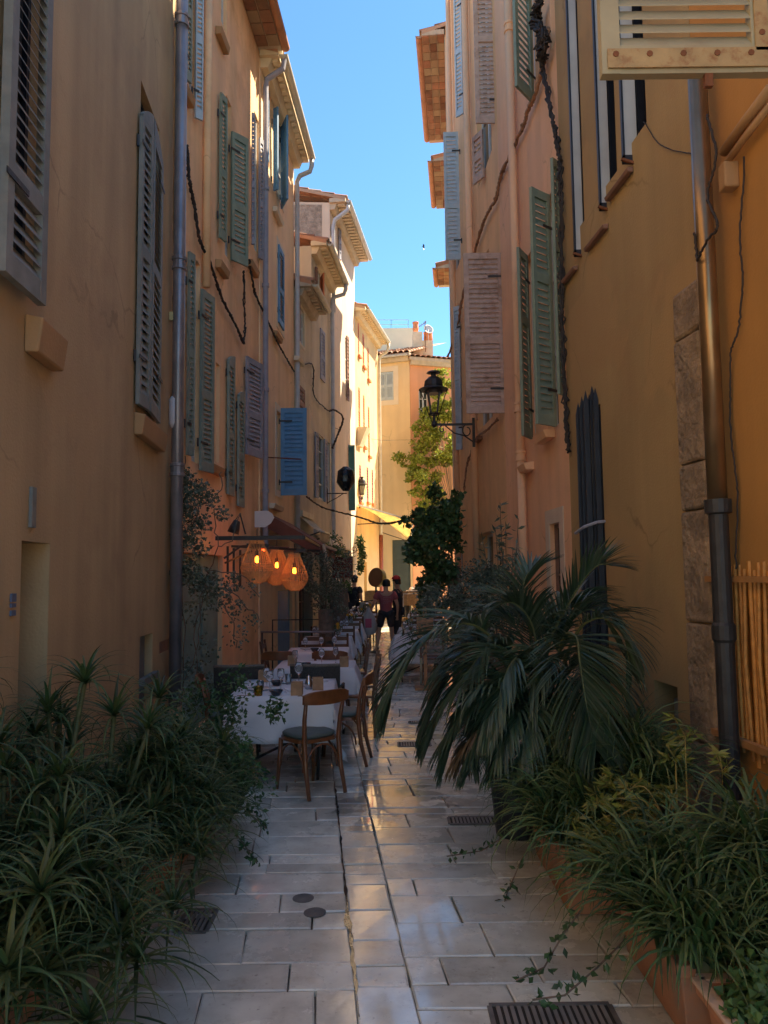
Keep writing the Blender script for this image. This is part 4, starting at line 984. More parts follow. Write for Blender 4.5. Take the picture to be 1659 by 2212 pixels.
# ================================================================== DINING FURNITURE
M_['cloth'] = mat('white_table_linen', (.74, .73, .76), .85, .04, 3, .15, 60)
M_['cushion'] = mat('grey_green_seat_pad', (.10, .12, .11), .6, .15, 8, .2, 60)
M_['rattan'] = mat('dark_rattan_weave', (.045, .04, .035), .6, .4, 60, .8, 120)
M_['steel'] = mat('brushed_steel', (.62, .62, .63), .25, .1, 9, metal=1)
M_['china'] = mat('white_china', (.75, .75, .76), .2, .03, 3)
M_['bowl'] = mat('dark_bowl_glaze', (.03, .03, .04), .2, .1, 6)
M_['boxwood'] = mat('raw_box_wood', (.42, .24, .12), .6, .25, 14, .2, 40)
M_['wick'] = mat('pale_wicker', (.55, .36, .17), .7, .2, 20, .2, 60)
M_['napkin'] = mat('folded_napkin_linen', (.80, .80, .84), .85, .03, 4)
def glassmat(name, col, rough=.03):
    m = bpy.data.materials.new(name); m.use_nodes = True; b = m.node_tree.nodes['Principled BSDF']
    b.inputs['Base Color'].default_value = (*col, 1); b.inputs['Roughness'].default_value = rough
    b.inputs['Transmission Weight'].default_value = .92; b.inputs['IOR'].default_value = 1.25
    return m
M_['clear'] = glassmat('clear_drinking_glass', (.93, .95, .98)); M_['beer'] = glassmat('golden_candle_glass', (.75, .50, .06), .1)

def bistro_chair(label, wood, cat='chair'):
    r = thing('bistro_chair', label, cat)
    s = MB(); pts = []
    for i in range(20):
        a = 2*math.pi*i/20; k = .2/(abs(math.cos(a))**4 + abs(math.sin(a))**4)**.25; pts.append((k*math.cos(a), k*math.sin(a)*.98))
    s.strip([[V(x, y, z) for x, y in pts] for z in (.425, .455)], closed=True); s.add([(x, y, .455) for x, y in pts], [tuple(range(20))]); s.add([(x, y, .425) for x, y in pts], [tuple(range(19, -1, -1))])
    s.build('seat', wood, r, bevel=.006)
    c = MB(); c.strip([[V(x*k, y*k, z) for x, y in pts] for k, z in ((.9, .456), (.96, .47), (.95, .487), (.85, .497), (.5, .50))], closed=True); c.add([(x*.5, y*.5, .50) for x, y in pts], [tuple(range(20))])
    c.build('cushion', M_['cushion'], r, smooth=True)
    for sx in (-1, 1):
        b = MB(); b.tube([(sx*.165, .17, .425), (sx*.175, .185, .22), (sx*.185, .205, 0)], [.02, .018, .014], 8); b.build('leg', wood, r, smooth=True)
        b = MB(); b.tube([(sx*.18, -.27, 0), (sx*.175, -.215, .22), (sx*.172, -.19, .44), (sx*.18, -.205, .62), (sx*.19, -.25, .80)], [.016, .02, .022, .019, .015], 8); b.build('leg', wood, r, smooth=True)
        b = MB(); pa = [(sx*.17, -.17 + .34*(1-math.cos(t))/2, .2 + .2*math.sin(t)) for t in [math.pi*k/10 for k in range(11)]]; b.tube(pa, .009, 6); b.build('side_brace', wood, r, smooth=True)
    b = MB(); b.tube([(-.17 + .34*(1-math.cos(t))/2, -.2, .2 + .21*math.sin(t)) for t in [math.pi*k/10 for k in range(11)]], .009, 6); b.build('rear_brace', wood, r, smooth=True)
    b = MB(); rows = []
    for i in range(11):
        t = -1 + 2*i/10; x = t*.225; y = -.255 - .05*(1 - t*t)*1 + .0; z0 = .745 + .012*t*t; z1 = .86 - .03*t**4
        rows.append([V(x, y-.012, z0), V(x, y+.012, z0), V(x, y+.010, z1), V(x, y-.014, z1)])
    b.strip(rows, closed=True); b.add(rows[0], [(0, 1, 2, 3)]); b.add(rows[-1], [(3, 2, 1, 0)]); b.build('top_rail', wood, r, bevel=.005)
    return r
def slat_chair(label, wood, cat='chair'):
    r = thing('slatted_chair', label, cat)
    s = MB(); s.box((0, 0, .445), (.40, .40, .03)); s.build('seat', wood, r, bevel=.008)
    for sx in (-1, 1):
        b = MB(); b.bar((sx*.18, .18, .43), (sx*.185, .19, 0), .032, .032); b.build('leg', wood, r)
        b = MB(); b.bar((sx*.185, -.21, 0), (sx*.18, -.185, .45), .034, .034); b.bar((sx*.18, -.185, .449), (sx*.18, -.25, .88), .034, .03); b.build('leg', wood, r)
    b = MB()
    for z in (.56, .68, .80):
        y = -.185 - .065*(z-.45)/.43; b.box((0, y, z), (.33, .016, .062))
    b.build('backrest', wood, r)
    return r
def rattan_chair(label, cat='chair'):
    r = thing('rattan_chair', label, cat); rt_ = M_['rattan']
    rows = []
    s = MB(); s.box((0, 0, .42), (.46, .46, .07)); s.build('seat', rt_, r, bevel=.015)
    s = MB()
    for i in range(11):
        t = -1 + 2*i/10; x = t*.25; y = -.25 + .035*t*t; rows.append([V(x, y-.018, .40), V(x, y+.018, .40), V(x*1.03, y+.0, .86), V(x*1.03, y-.036, .86)])
    s.strip(rows, closed=True); s.add(rows[0], [(0, 1, 2, 3)]); s.add(rows[-1], [(3, 2, 1, 0)])
    s.build('backrest', rt_, r)
    m = MB(); m.tube([rw[3]*.5 + rw[2]*.5 + V(0, 0, .012) for rw in rows], .018, 7); m.build('top_edge', mat('worn_rattan_edge', (.16,.13,.10), .7, .3, 50) if 'redge' not in M_ else M_['redge'], r, smooth=True)
    for sx in (-1, 1):
        for y in (-.2, .2):
            b = MB(); b.tube([(sx*.2, y, .39), (sx*.205, y*1.06, 0)], .018, 7); b.build('leg', rt_, r, smooth=True)
        b = MB(); b.tube([(sx*.25, -.22, .64), (sx*.27, .0, .65), (sx*.25, .2, .62), (sx*.24, .22, .42)], .017, 7); b.build('armrest', rt_, r, smooth=True)
    return r

def cloth_mesh(a, b, over, z, seed, n=9):
    m = MB(); rr = random.Random(seed); rows = []
    U = [-a-over + (over)*i/n for i in range(n)] + [-a + 2*a*i/8 for i in range(9)] + [a + over*(i+1)/n for i in range(n)]
    Vv = [-b-over + (over)*i/n for i in range(n)] + [-b + 2*b*i/8 for i in range(9)] + [b + over*(i+1)/n for i in range(n)]
    for u in U:
        row = []
        for v in Vv:
            ex = max(0, abs(u)-a); ey = max(0, abs(v)-b); sx = 1 if u > 0 else -1; sy = 1 if v > 0 else -1
            d = math.hypot(ex, ey)
            x = max(-a, min(a, u)); y = max(-b, min(b, v)); zz_ = z
            if d > 0:
                fl = .10*d + .02*min(1, d*8)
                rip = .036*math.sin((v if ex > ey else u)*15 + seed) * min(1, d*4) + .016*noise.noise((u*5+seed, v*5, 1))
                if ex > 0: x += sx*(fl*(ex/d) + (rip if ey < ex else 0))
                if ey > 0: y += sy*(fl*(ey/d) + (rip if ex <= ey else 0))
                if ex > 0 and ey > 0:
                    pn = min(ex, ey)/max(ex, ey); x += sx*.05*pn*d*2; y += sy*.05*pn*d*2
                zz_ = z - d*.985 - .004
            else: zz_ = z + .002*noise.noise((u*9, v*9, seed))
            row.append(V(x, y, zz_))
        rows.append(row)
    m.strip(rows); return m
def dining_table(x, y, a, b, rz, label, clabel, seed, group=None, over=.33, h=.735):
    Rz = Matrix.Translation(V(x, y, 0)) @ Matrix.Rotation(rz, 4, 'Z')
    r = thing('dining_table', label, 'table', (x, y, 0), group)
    m = MB(Rz); m.box((0, 0, h-.02), (2*a-.02, 2*b-.02, .03)); m.build('tabletop', M_['wood_d'], r)
    for sx, sy in ((1, 1), (1, -1), (-1, 1), (-1, -1)):
        m = MB(Rz); m.tube([(sx*a*.75, sy*b*.75, h-.035), (-sx*a*.1+sx*.04, sy*b*.78, .36), (-sx*a*.7, sy*b*.8, 0)] if sy > 9 else [(sx*a*.8, sy*b*.8, h-.035), (sx*a*.72, sy*b*.78, 0)], .014, 7); m.build('leg', M_['iron'], r, smooth=True)
    m = MB(Rz); m.bar((-a*.75, -b*.78, .14), (a*.75, b*.78, .3), .018); m.build('brace', M_['iron'], r)
    cm = cloth_mesh(a, b, over, h+.004, seed); cm.v = [tuple(Rz @ V(*p)) for p in cm.v]
    c = cm.build('tablecloth', M_['cloth'], None, smooth=True, origin=(x, y, 0)); tag(c, clabel, 'tablecloth', 'white tablecloths' if group else None)
    sm = c.modifiers.new('thick', 'SOLIDIFY'); sm.thickness = .004
    return r, c
TH = .741
def wineglass(h=.19, r=.036):
    m = MB(); m.lathe((0, 0, 0), [(.032, 0), (.030, .003), (.006, .006), (.0035, .02), (.0035, h*.45), (.012, h*.5), (r*.9, h*.63), (r, h*.76), (r*.82, h), (r*.79, h-.001), (r*.96, h*.76), (r*.86, h*.64), (.01, h*.52), (0, h*.5)], 14, cap=False)
    return m
def tumbler(h=.10, r=.033):
    m = MB(); m.lathe((0, 0, 0), [(0, 0), (r*.85, 0), (r, h), (r-.002, h), (r*.83, .006), (0, .006)], 14, cap=False); return m
def put(mb, name, m, x, y, z, label, cat, group=None, rz=0, smooth=True, bevel=0, sc=1):
    o = mb.build(name, m, None, smooth=smooth, bevel=bevel, origin=(0, 0, 0)); o.location = (x, y, z); o.rotation_euler.z = rz; o.scale = (sc, sc, sc); o['_o'] = (x, y, z)
    return tag(o, label, cat, group)
def dup(o, x, y, z, rz=0, label=None, sc=None):
    c = o.copy(); COL.objects.link(c); c.location = (x, y, z); c.rotation_euler.z = rz
    if label: c['label'] = label
    if sc: c.scale = (sc, sc, sc)
    return c
GW = 'wine glasses set on the tables'
def plate_mb(r=.115):
    m = MB(); m.lathe((0, 0, 0), [(0, .004), (r*.6, .004), (r*.66, .008), (r, .017), (r, .021), (r*.62, .012), (0, .011)], 24, cap=False); return m
def bowl_mb(r=.06):
    m = MB(); m.lathe((0, 0, 0), [(0, 0), (r*.45, 0), (r*.6, .008), (r*.95, .04), (r, .052), (r*.94, .052), (r*.55, .015), (0, .01)], 20, cap=False); return m
def napkin_mb():
    m = MB(); m.box((0, 0, .008), (.09, .17, .015)); m.box((.004, 0, .02), (.075, .15, .008), Matrix.Rotation(.08, 3, 'Y')); return m
def box_mb(s=.10, h=.11):
    m = MB(); t = .008
    m.box((0, 0, t/2), (s, s, t)); m.box((-s/2+t/2, 0, h/2+t/2), (t, s, h)); m.box((s/2-t/2, 0, h/2+t/2), (t, s, h)); m.box((0, -s/2+t/2, h/2+t/2), (s-2*t-.001, t, h-.002)); m.box((0, s/2-t/2, h/2+t/2), (s-2*t-.001, t, h-.002)); return m
def fork_mb():
    m = MB(); m.box((0, 0, .003), (.012, .19, .003)); m.box((.025, 0, .003), (.014, .2, .003)); return m

# ---- near long table (two pushed together)
t1, c1 = dining_table(-.95, 7.3, .45, .58, .03, 'nearest dining table, its dark legs just showing under the long white cloth', 'white cloth on the nearest table, one pointed corner hanging almost to the paving', 3, over=.38)
ch_a = bistro_chair('wooden bistro chair nearest the camera, seen from behind at the corner of the first table', M_['wood'])
ch_a.location = (-.66, 6.55, 0); ch_a.rotation_euler.z = R(40)
ch_b = copy_tree(ch_a, (-.44, 7.5, 0), R(84), 'wooden bistro chair with grey-green pad standing sideways at the walkway side of the first table')
ch_c = copy_tree(ch_a, (-1.52, 7.45, 0), R(-80), 'wooden bistro chair half hidden by leaves between the first table and the wall')
ra = rattan_chair('dark rattan chair with its straight back to the camera, nearest the left wall'); ra.location = (-1.52, 8.15, 0); ra.rotation_euler.z = R(2)
rb = copy_tree(ra, (-.72, 8.15, 0), R(-2), 'dark rattan chair with its straight back to the camera, nearest the walkway')
tz = TH
g1 = put(wineglass(), 'wine_glass', M_['clear'], -1.06, 7.02, tz, 'clear wine glass on the nearest table, between the dark bowl and the wooden box', 'wine glass', GW)
for i, (x, y, lb) in enumerate(((-.98, 7.18, 'clear wine glass behind the dark bowl on the nearest table'), (-1.12, 7.24, 'clear wine glass left of its row on the nearest table'), (-.84, 7.42, 'tall wine glass near the middle of the nearest table'))): dup(g1, x, y, tz, label=lb, sc=1.15 if i == 2 else 1)
tb = put(tumbler(), 'tumbler', M_['clear'], -1.15, 7.06, tz, 'clear straight tumbler on the nearest table, beside the golden candle glass', 'drinking glass'); dup(tb, -.95, 7.50, tz, label='clear straight tumbler at the far end of the nearest table')
put(tumbler(.085, .042), 'candle_glass', M_['beer'], -1.13, 6.82, tz, 'golden yellow glass standing at the front edge of the nearest table', 'candle glass')
bw = put(bowl_mb(), 'bowl', M_['bowl'], -.97, 6.80, tz, 'small dark bowl at the front edge of the nearest table', 'bowl'); dup(bw, -1.05, 7.40, tz, label='small dark bowl at the middle of the nearest table')
bx = put(box_mb(), 'cutlery_box', M_['boxwood'], -.79, 6.84, tz, 'square wooden box at the front of the nearest table', 'wooden box', smooth=False)
dup(bx, -.63, 7.12, tz, rz=.1, label='square wooden box behind the top rail of the nearest chair'); dup(bx, -1.22, 7.70, tz, label='square wooden box at the far left of the nearest table')
pl_ = put(plate_mb(), 'plate', M_['china'], -.72, 7.35, tz, 'white plate at the right of the nearest table', 'plate'); dup(pl_, -1.0, 7.60, tz, label='white plate at the far end of the nearest table'); dup(pl_, -1.18, 7.15, tz, label='white plate at the left side of the nearest table')
np_ = put(napkin_mb(), 'napkin', M_['napkin'], -.88, 7.02, tz, 'folded white napkin in the middle of the nearest table', 'napkin', smooth=False, rz=.4); dup(np_, -.64, 7.60, tz, rz=-.3, label='folded white napkin at the walkway side of the nearest table')
fk = put(fork_mb(), 'cutlery', M_['steel'], -.68, 6.73, tz, 'steel knife and fork laid at the front right of the nearest table', 'cutlery', smooth=False, rz=1.4); dup(fk, -1.22, 6.80, tz, rz=1.5, label='steel knife and fork laid at the front left of the nearest table')
j = MB(); j.lathe((0, 0, 0), [(0, 0), (.035, 0), (.038, .05), (.03, .085), (.018, .1), (.02, .115), (0, .13)], 14, cap=False)
put(j, 'sugar_jar', M_['steel'], -.72, 7.18, tz, 'small steel-lidded jar beside the wooden box', 'jar')
# ---- second and third table
t2, c2 = dining_table(-.82, 9.1, .45, .40, .02, 'second dining table beyond the rattan chairs', 'white cloth on the second table, beyond the rattan chairs', 8)
t3, c3 = dining_table(-.95, 10.85, .42, .40, .02, 'third dining table, in front of the low metal rail', 'white cloth on the third table, in front of the low metal rail', 5)
for k, (x, y, lb) in enumerate(((-1.05, 8.9, 'wine glass on the second table, left'), (-.75, 9.0, 'wine glass on the second table, in the middle'), (-.6, 9.2, 'wine glass on the second table, towards the walkway'))): dup(g1, x, y, tz, label=lb)
dup(bw, -.92, 8.85, tz, label='small dark bowl on the second table'); dup(bx, -1.1, 9.05, tz, label='square wooden box on the second table, left'); dup(bx, -.48, 8.86, tz, label='square wooden box on the second table, at the walkway corner'); dup(pl_, -.9, 8.95, tz, label='white plate on the second table'); dup(np_, -.65, 8.84, tz, rz=1.5, label='folded white napkin on the second table')
for k, (x, y, lb) in enumerate(((-1.12, 10.7, 'wine glass on the third table, left'), (-.9, 10.75, 'wine glass on the third table, in the middle'), (-.72, 10.8, 'wine glass on the third table, right'))): dup(g1, x, y, tz, label=lb)
dup(bw, -.98, 10.6, tz, label='small dark bowl on the third table'); dup(pl_, -1.1, 10.9, tz, label='white plate on the third table')
dup(np_, -.75, 10.6, tz, rz=1.5, label='folded white napkin on the third table')
copy_tree(ch_a, (-1.35, 9.85, 0), R(5), 'wooden chair with an arched top rail behind the left rattan chair'); copy_tree(ch_a, (-.68, 9.85, 0), R(-4), 'wooden chair with an arched top rail behind the right rattan chair')
sc_ = slat_chair('dark slatted chair seen edge-on beside the second table, nearer of two', M_['wood_d']); sc_.location = (-.32, 8.75, 0); sc_.rotation_euler.z = R(86)
copy_tree(sc_, (-.34, 9.5, 0), R(92), 'dark slatted chair seen edge-on beside the second table, farther of two')
copy_tree(sc_, (-.48, 10.75, 0), R(95), 'dark slatted chair edge-on at the walkway side of the third table')
copy_tree(sc_, (-1.5, 10.9, 0), R(-90), 'dark slatted chair against the wall side of the third table')
# ---- the rows of tables farther along
GT, GC = 'tables laid for dinner farther along the street', 'slatted chairs at the farther tables'
GG = 'glasses on the farther tables'; GN = 'napkins on the farther tables'; GF = 'flower jars on the farther tables'
GBX = 'chairs'
petal = mat('yellow_petals', (.75, .38, .02), .6, .2, 20); leafg = leafmat('bouquet_leaf', (.05, .10, .035))
def flowers(x, y, label):
    r = thing('flower_jar', label, 'flowers', (x, y, TH), GF); rr = random.Random(int(x*100+y*10))
    m = MB(); m.lathe((x, y, TH), [(0, 0), (.04, 0), (.045, .09), (.035, .12), (.033, .12), (.04, .09), (.036, .005), (0, .005)], 10, cap=False); m.build('jar', M_['clear'], r, smooth=True)
    m = MB()
    for i in range(46):
        p = V(x, y, TH+.17) + V(rr.gauss(0, .055), rr.gauss(0, .05), rr.gauss(0, .035)); leaf(m, p, rr, .045, .016)
    for i in range(7): m.tube([(x, y, TH+.02), (x+rr.gauss(0, .05), y+rr.gauss(0, .05), TH+.2)], .003, 4)
    m.build('foliage', leafg, r)
    m = MB()
    for i in range(2):
        c = V(x+rr.gauss(0, .05), y-.05, TH+.2+rr.gauss(0, .02))
        for k in range(10):
            a = k*math.pi/5; d_ = V(math.cos(a), -.2, math.sin(a)); s_ = V(-math.sin(a), 0, math.cos(a))*.010
            m.add([c+d_*.012-s_, c+d_*.012+s_, c+d_*.04], [(0, 1, 2)])
        m.lathe(c, [(0, -.006), (.014, -.004), (.014, .004), (0, .008)], 8, rot=Matrix.Rotation(R(90), 3, 'X'))
    m.build('flower', petal, r)
def leaf(m, p, rr, L, w_, d=None):
    d = Vector((rr.gauss(0, 1), rr.gauss(0, 1), rr.gauss(0, .8))).normalized() if d is None else d
    s_ = d.cross(Vector((rr.gauss(0, 1), rr.gauss(0, 1), rr.gauss(0, 1)))).normalized()*w_
    up = d.cross(s_).normalized()*w_*.35
    b = len(m.v); q = p + d*L; c = p + d*L*.45
    m.v.extend([tuple(p), tuple(c+s_+up), tuple(q), tuple(c-s_+up), tuple(c)]); m.f.extend([(b, b+4, b+1), (b+4, b+2, b+1), (b, b+3, b+4), (b+4, b+3, b+2)])
first = True
left = [(-.98, 12.9), (-.94, 14.6), (-.90, 16.2), (-.86, 17.8), (-.76, 19.4), (-.62, 21.0)]
right = [(.56, 13.1), (.68, 14.9), (.80, 16.6), (.92, 18.2), (1.0, 19.8), (1.1, 21.4)]
ordn = ['fourth', 'fifth', 'sixth', 'seventh', 'eighth', 'ninth']
ordr = ['first', 'second', 'third', 'fourth', 'fifth', 'sixth']
for side, rowl in ((0, left), (1, right)):
    for i, (x, y) in enumerate(rowl):
        o_ = (ordn if side == 0 else ordr)[i]; sd = 'left-hand' if side == 0 else 'right-hand'
        dining_table(x, y, .40, .36, .0, '%s table from the camera in the %s row, laid for dinner' % (o_, sd), 'white cloth on the %s table from the camera in the %s row' % (o_, sd), i*3+side, GT, over=.30 if not (side == 1 and i == 0) else .42)
        rr = random.Random(i*7+side)
        for (dx, dy) in ((-.22, -.2), (-.1, -.22), (.12, -.2), (.22, -.12), (-.2, .15), (.15, .2)):
            dup(g1, x+dx+rr.gauss(0, .02), y+dy, tz, label='clear glass on one of the laid tables down the street')['group'] = GG
        for (dx, dy) in ((-.2, -.02), (.2, .04)):
            q = dup(np_, x+dx, y+dy, tz, rz=rr.uniform(0, 3), label='folded white napkin on one of the laid tables down the street'); q['group'] = GN
        if i % 2 == (0 if side == 0 else 1) or i > 3: flowers(x+(.18 if side == 0 else -.2), y-.1, 'jar of yellow flowers on the %s table of the %s row' % (o_, sd))
        for (dx, dy, a) in ((-.18, -.62, 0), (.2, -.62, 0)):
            if i == 0 and side == 1 and dx < 0: continue
            q = copy_tree(sc_, (x+dx, y+dy, 0), R(a + rr.uniform(-6, 6)), 'dark slatted chair pushed up to one of the laid tables down the street'); q['group'] = GC
# brown menu stand on the right
r_ = thing('menu_stand', 'brown wooden menu stand among the right-hand tables', 'menu stand', (.62, 12.05, 0)); m = MB()
m.bar((.62, 12.05, 0), (.62, 12.05, 1.28), .05); m.build('post', M_['boxwood'], r_)
m = MB(); m.box((.62, 12.0, .95), (.26, .03, .34), Matrix.Rotation(R(-12), 3, 'X')); m.build('board', M_['boxwood'], r_, bevel=.005)
m = MB(); m.box((.62, 12.05, .02), (.34, .3, .04)); m.build('foot', M_['boxwood'], r_)
# low metal rail
r_ = thing('metal_rail', 'low thin metal rail fencing the tables off from the doors', 'railing', (-1.2, 11.6, 0))
m = MB(); m.tube([(-1.88, 11.55, .95), (-.78, 11.55, .94)], .016, 8); m.build('top_bar', M_['zinc'], r_, smooth=True)
for x in (-1.86, -1.3, -.8):
    m = MB(); m.tube([(x, 11.55, 0), (x, 11.55, .94)], .014, 8); m.build('post', M_['iron'], r_, smooth=True)
m = MB(); m.tube([(-1.9, 12.9, 0), (-1.9, 12.9, 1.05), (-.95, 12.9, 1.05), (-.95, 12.9, 0)], .014, 8); m.build('loop', M_['iron'], r_, smooth=True)
# ---- hanging wicker lamps
M_['bulb'] = mat('warm_filament_glow', (1, .35, .05), .5, 0, 1, emit=(1.0, .17, .01), es=4.5)
M_['cane'] = mat('woven_cane', (.62, .36, .15), .65, .2, 25, .2, 60)
def wicker_lamp(px, py, Z, wpx, label, rn):
    c = at(px, py, Z); k = F/Z; Rr = wpx/2/k
    r = thing('wicker_lamp', label, 'pendant lamp', tuple(c))
    prof = [(.42, 1.65), (.43, 1.5), (.58, 1.1), (.77, .6), (.95, .1), (1.0, -.12), (.95, -.38), (.80, -.68), (.60, -.95), (.5, -1.0)]
    def rad(z):
        for (a, b) in zip(prof, prof[1:]):
            if b[1] <= z <= a[1]: t = (a[1]-z)/(a[1]-b[1]); return lerp(a[0], b[0], t)
        return .4
    m = MB(); n = 34
    for i in range(n):
        a = 2*math.pi*i/n; m.tube([c + V(math.cos(a)*p[0]*Rr, math.sin(a)*p[0]*Rr, p[1]*Rr) for p in prof], .0036, 4, cap=False)
    m.build('cane_rib', M_['cane'], r)
    m = MB()
    for z in [1.62, 1.5, 1.38, .15, .05, -.05, -.15, -.25] + [-.4-.07*i for i in range(11)]:
        rr_ = rad(z)*Rr*1.01; m.tube([c + V(math.cos(a)*rr_, math.sin(a)*rr_, z*Rr) for a in [2*math.pi*q/24 for q in range(25)]], .0035 if z > -.3 else .005, 4, cap=False)
    m.build('woven_band', M_['cane'], r)
    m = MB(); m.lathe(c, [(0, .62*Rr), (.014, .6*Rr), (.024, .45*Rr), (.022, .22*Rr), (0, .14*Rr)], 12, cap=False); m.build('bulb', M_['bulb'], r, smooth=True)
    m = MB(); m.lathe(c, [(.02, .6*Rr), (.022, .9*Rr), (.006, .95*Rr), (.006, 1.62*Rr)], 8); m.tube([c + V(-.42*Rr, 0, 1.62*Rr), c + V(.42*Rr, 0, 1.62*Rr)], .006, 5); m.tube([c+V(0, 0, 1.6*Rr), c+V(0, 0, 1.6*Rr+.14)], .006, 5); m.build('socket', M_['iron'], r)
    lt = bpy.data.lights.new('lamp_glow', 'POINT'); lt.energy = .9; lt.color = (1, .42, .1); lt.shadow_soft_size = .03
    lo = bpy.data.objects.new('lamp_glow', lt); COL.objects.link(lo); lo.parent = r; lo.location = (0, 0, .35*Rr)
wicker_lamp(555, 1222, 9.4, 69, 'glowing woven cane lamp hanging nearest, leftmost of three', 0)
wicker_lamp(598, 1232, 10.6, 58, 'glowing woven cane lamp hanging between its two neighbours', 1)
wicker_lamp(636, 1244, 10.2, 58, 'glowing woven cane lamp hanging lowest, rightmost of three', 2)
# ---- iron frame with brown awning
r_ = thing('iron_canopy_frame', 'dark iron canopy frame carrying the cane lamps', 'canopy frame', (-1.9, 9.3, 2.2))
def pt(px, py, Z): return at(px, py, Z)
def seg(name, pts, w_, m_='iron', root=None):
    m = MB()
    for a, b in zip(pts, pts[1:]): m.bar(a, b, w_)
    return m.build(name, M_[m_], root)
seg('front_beam', [pt(466, 1163, 9.2), pt(656, 1161, 9.2)], .05, root=r_)
seg('side_beam', [pt(656, 1161, 9.2), pt(690, 1180, 12.4)], .035, root=r_)
seg('side_beam', [pt(500, 1180, 9.6), pt(600, 1185, 9.9), pt(690, 1190, 10.6)], .03, root=r_)
for (a, b, z) in (((492, 1180), (492, 1240), 9.6), ((505, 1184), (505, 1258), 9.7), ((519, 1188), (519, 1268), 9.8)): seg('upright', [pt(*a, z), pt(*b, z)], .026, root=r_)
seg('strut', [pt(484, 1206, 9.3), pt(520, 1180, 9.4), pt(575, 1176, 9.6)], .022, root=r_); seg('strut', [pt(486, 1216, 9.3), pt(545, 1190, 9.6)], .02, root=r_)
for (px, Z) in ((555, 9.4), (598, 10.6), (636, 10.2)): seg('hook_bar', [pt(px-22, 1178+(px-555)*.12, Z), pt(px+26, 1180+(px-555)*.12, Z)], .045, root=r_)
r_ = thing('brown_awning', 'red-brown fabric awning sloping out from the light peach wall', 'awning', (-1.9, 12.5, 2.6))
m = MB(); A_, B_, C_, D_ = V(-2.03, 12.5, 2.88), V(-1.95, 15.2, 2.88), V(-.98, 15.0, 2.28), V(-1.02, 12.5, 2.28)
rows = [[A_.lerp(B_, t), A_.lerp(B_, t).lerp(D_.lerp(C_, t), .5)+V(0, 0, -.03*math.sin(t*math.pi*3)**2), D_.lerp(C_, t)] for t in [i/8 for i in range(9)]]
m.strip(rows); m.quad(D_, D_+V(0, 0, -.2), C_+V(0, 0, -.2), C_); m.add([A_, D_, D_+V(0, 0, -.2), A_+V(0, 0, -.25)], [(0, 1, 2, 3)])
o = m.build('canopy_fabric', mat('red_brown_canvas', (.17, .055, .035), .85, .15, 6, .2, 50), r_); sm = o.modifiers.new('thick', 'SOLIDIFY'); sm.thickness = .006
seg('front_bar', [D_+V(.02, -.05, 0), C_+V(.02, .05, 0)], .04, 'cream_p', r_); seg('pole', [V(-1.0, 12.45, 2.3), V(-.93, 12.5, 1.9)], .04, 'cream_p', r_)
m = MB(); pts = [pt(550, 1104, 11.9), pt(578, 1103, 11.9), pt(588, 1109, 11.9), pt(592, 1118, 11.9), pt(585, 1130, 11.9), pt(572, 1139, 11.9), pt(550, 1139, 11.9)]
n_ = len(pts); m.add(pts + [p+V(0, .03, 0) for p in pts], [tuple(range(n_)), tuple(range(2*n_-1, n_-1, -1))] + [(i, (i+1) % n_, n_+(i+1) % n_, n_+i) for i in range(n_)])
m.build('end_panel', mat('pale_end_panel', (.62, .60, .60), .6, .05, 3), r_)
# spotlight
r_ = thing('spotlight', 'small black spotlight clamped above the iron canopy', 'spotlight', tuple(pt(507, 1140, 9.4))); c = pt(507, 1140, 9.4)
m = MB(); m.lathe(c, [(0, .1), (.04, .09), (.065, .0), (.075, -.07), (.068, -.07), (.03, .0), (0, .02)], 14, cap=False, rot=Matrix.Rotation(R(18), 3, 'Y')); m.build('shade', M_['iron'], r_, smooth=True)
m = MB(); m.lathe(c, [(0, -.03), (.035, -.045), (.035, -.055), (0, -.06)], 10, cap=False, rot=Matrix.Rotation(R(18), 3, 'Y')); m.build('bulb', mat('soft_bulb_glow', (.9, .7, .3), .5, emit=(1, .65, .2), es=2.5), r_)
m = MB(); m.tube([c+V(0, 0, .08), c+V(.06, .02, .18), c+V(.13, .02, -.08)], .01, 6); m.build('arm', M_['iron'], r_)
m = MB(); c = pt(570, 1185, 9.9); m.lathe(c, [(0, .03), (.02, .02), (.022, -.02), (0, -.035)], 10, cap=False); o = m.build('red_lantern', mat('red_lamp_glow', (1, .05, .02), .5, emit=(1, .06, .01), es=7), origin=tuple(c)); tag(o, 'tiny glowing red lamp hanging above the leftmost cane lamp', 'lamp')
# ---- cream awnings on the low houses
def awning(label, A, B, out, drop, col, cat='awning', sc=.16, name='cream_awning'):
    r = thing(name, label, cat, tuple((V(*A)+V(*B))/2)); A = V(*A); B = V(*B); O = V(*out)
    m = MB(); n = 10; rows = [[A.lerp(B, i/n), A.lerp(B, i/n)+O*.5+V(0, 0, -drop*.5-.02), A.lerp(B, i/n)+O+V(0, 0, -drop)] for i in range(n+1)]; m.strip(rows)
    o = m.build('canopy_fabric', col, r); sm = o.modifiers.new('thick', 'SOLIDIFY'); sm.thickness = .005
    m = MB(); e = [A.lerp(B, i/40)+O+V(.0, 0, -drop) for i in range(41)]
    m.strip([[p, p+V(0, 0, -sc-.03*abs(math.sin(i*math.pi/4)))] for i, p in enumerate(e)]); o = m.build('valance', col, r)
    m = MB(); m.tube([e[0]+V(0, 0, .015), e[-1]+V(0, 0, .015)], .025, 8); m.build('front_bar', M_['gutter'], r, smooth=True)
    m = MB(); m.bar(A+V(0, 0, .05), B+V(0, 0, .05), .14, .12); m.build('roller_box', M_['gutter'], r)
    for q in (A, B):
        m = MB(); m.tube([q+V(0, 0, -.5), q+O+V(0, 0, -drop)], .015, 6); m.build('arm', M_['iron'], r)
    return r
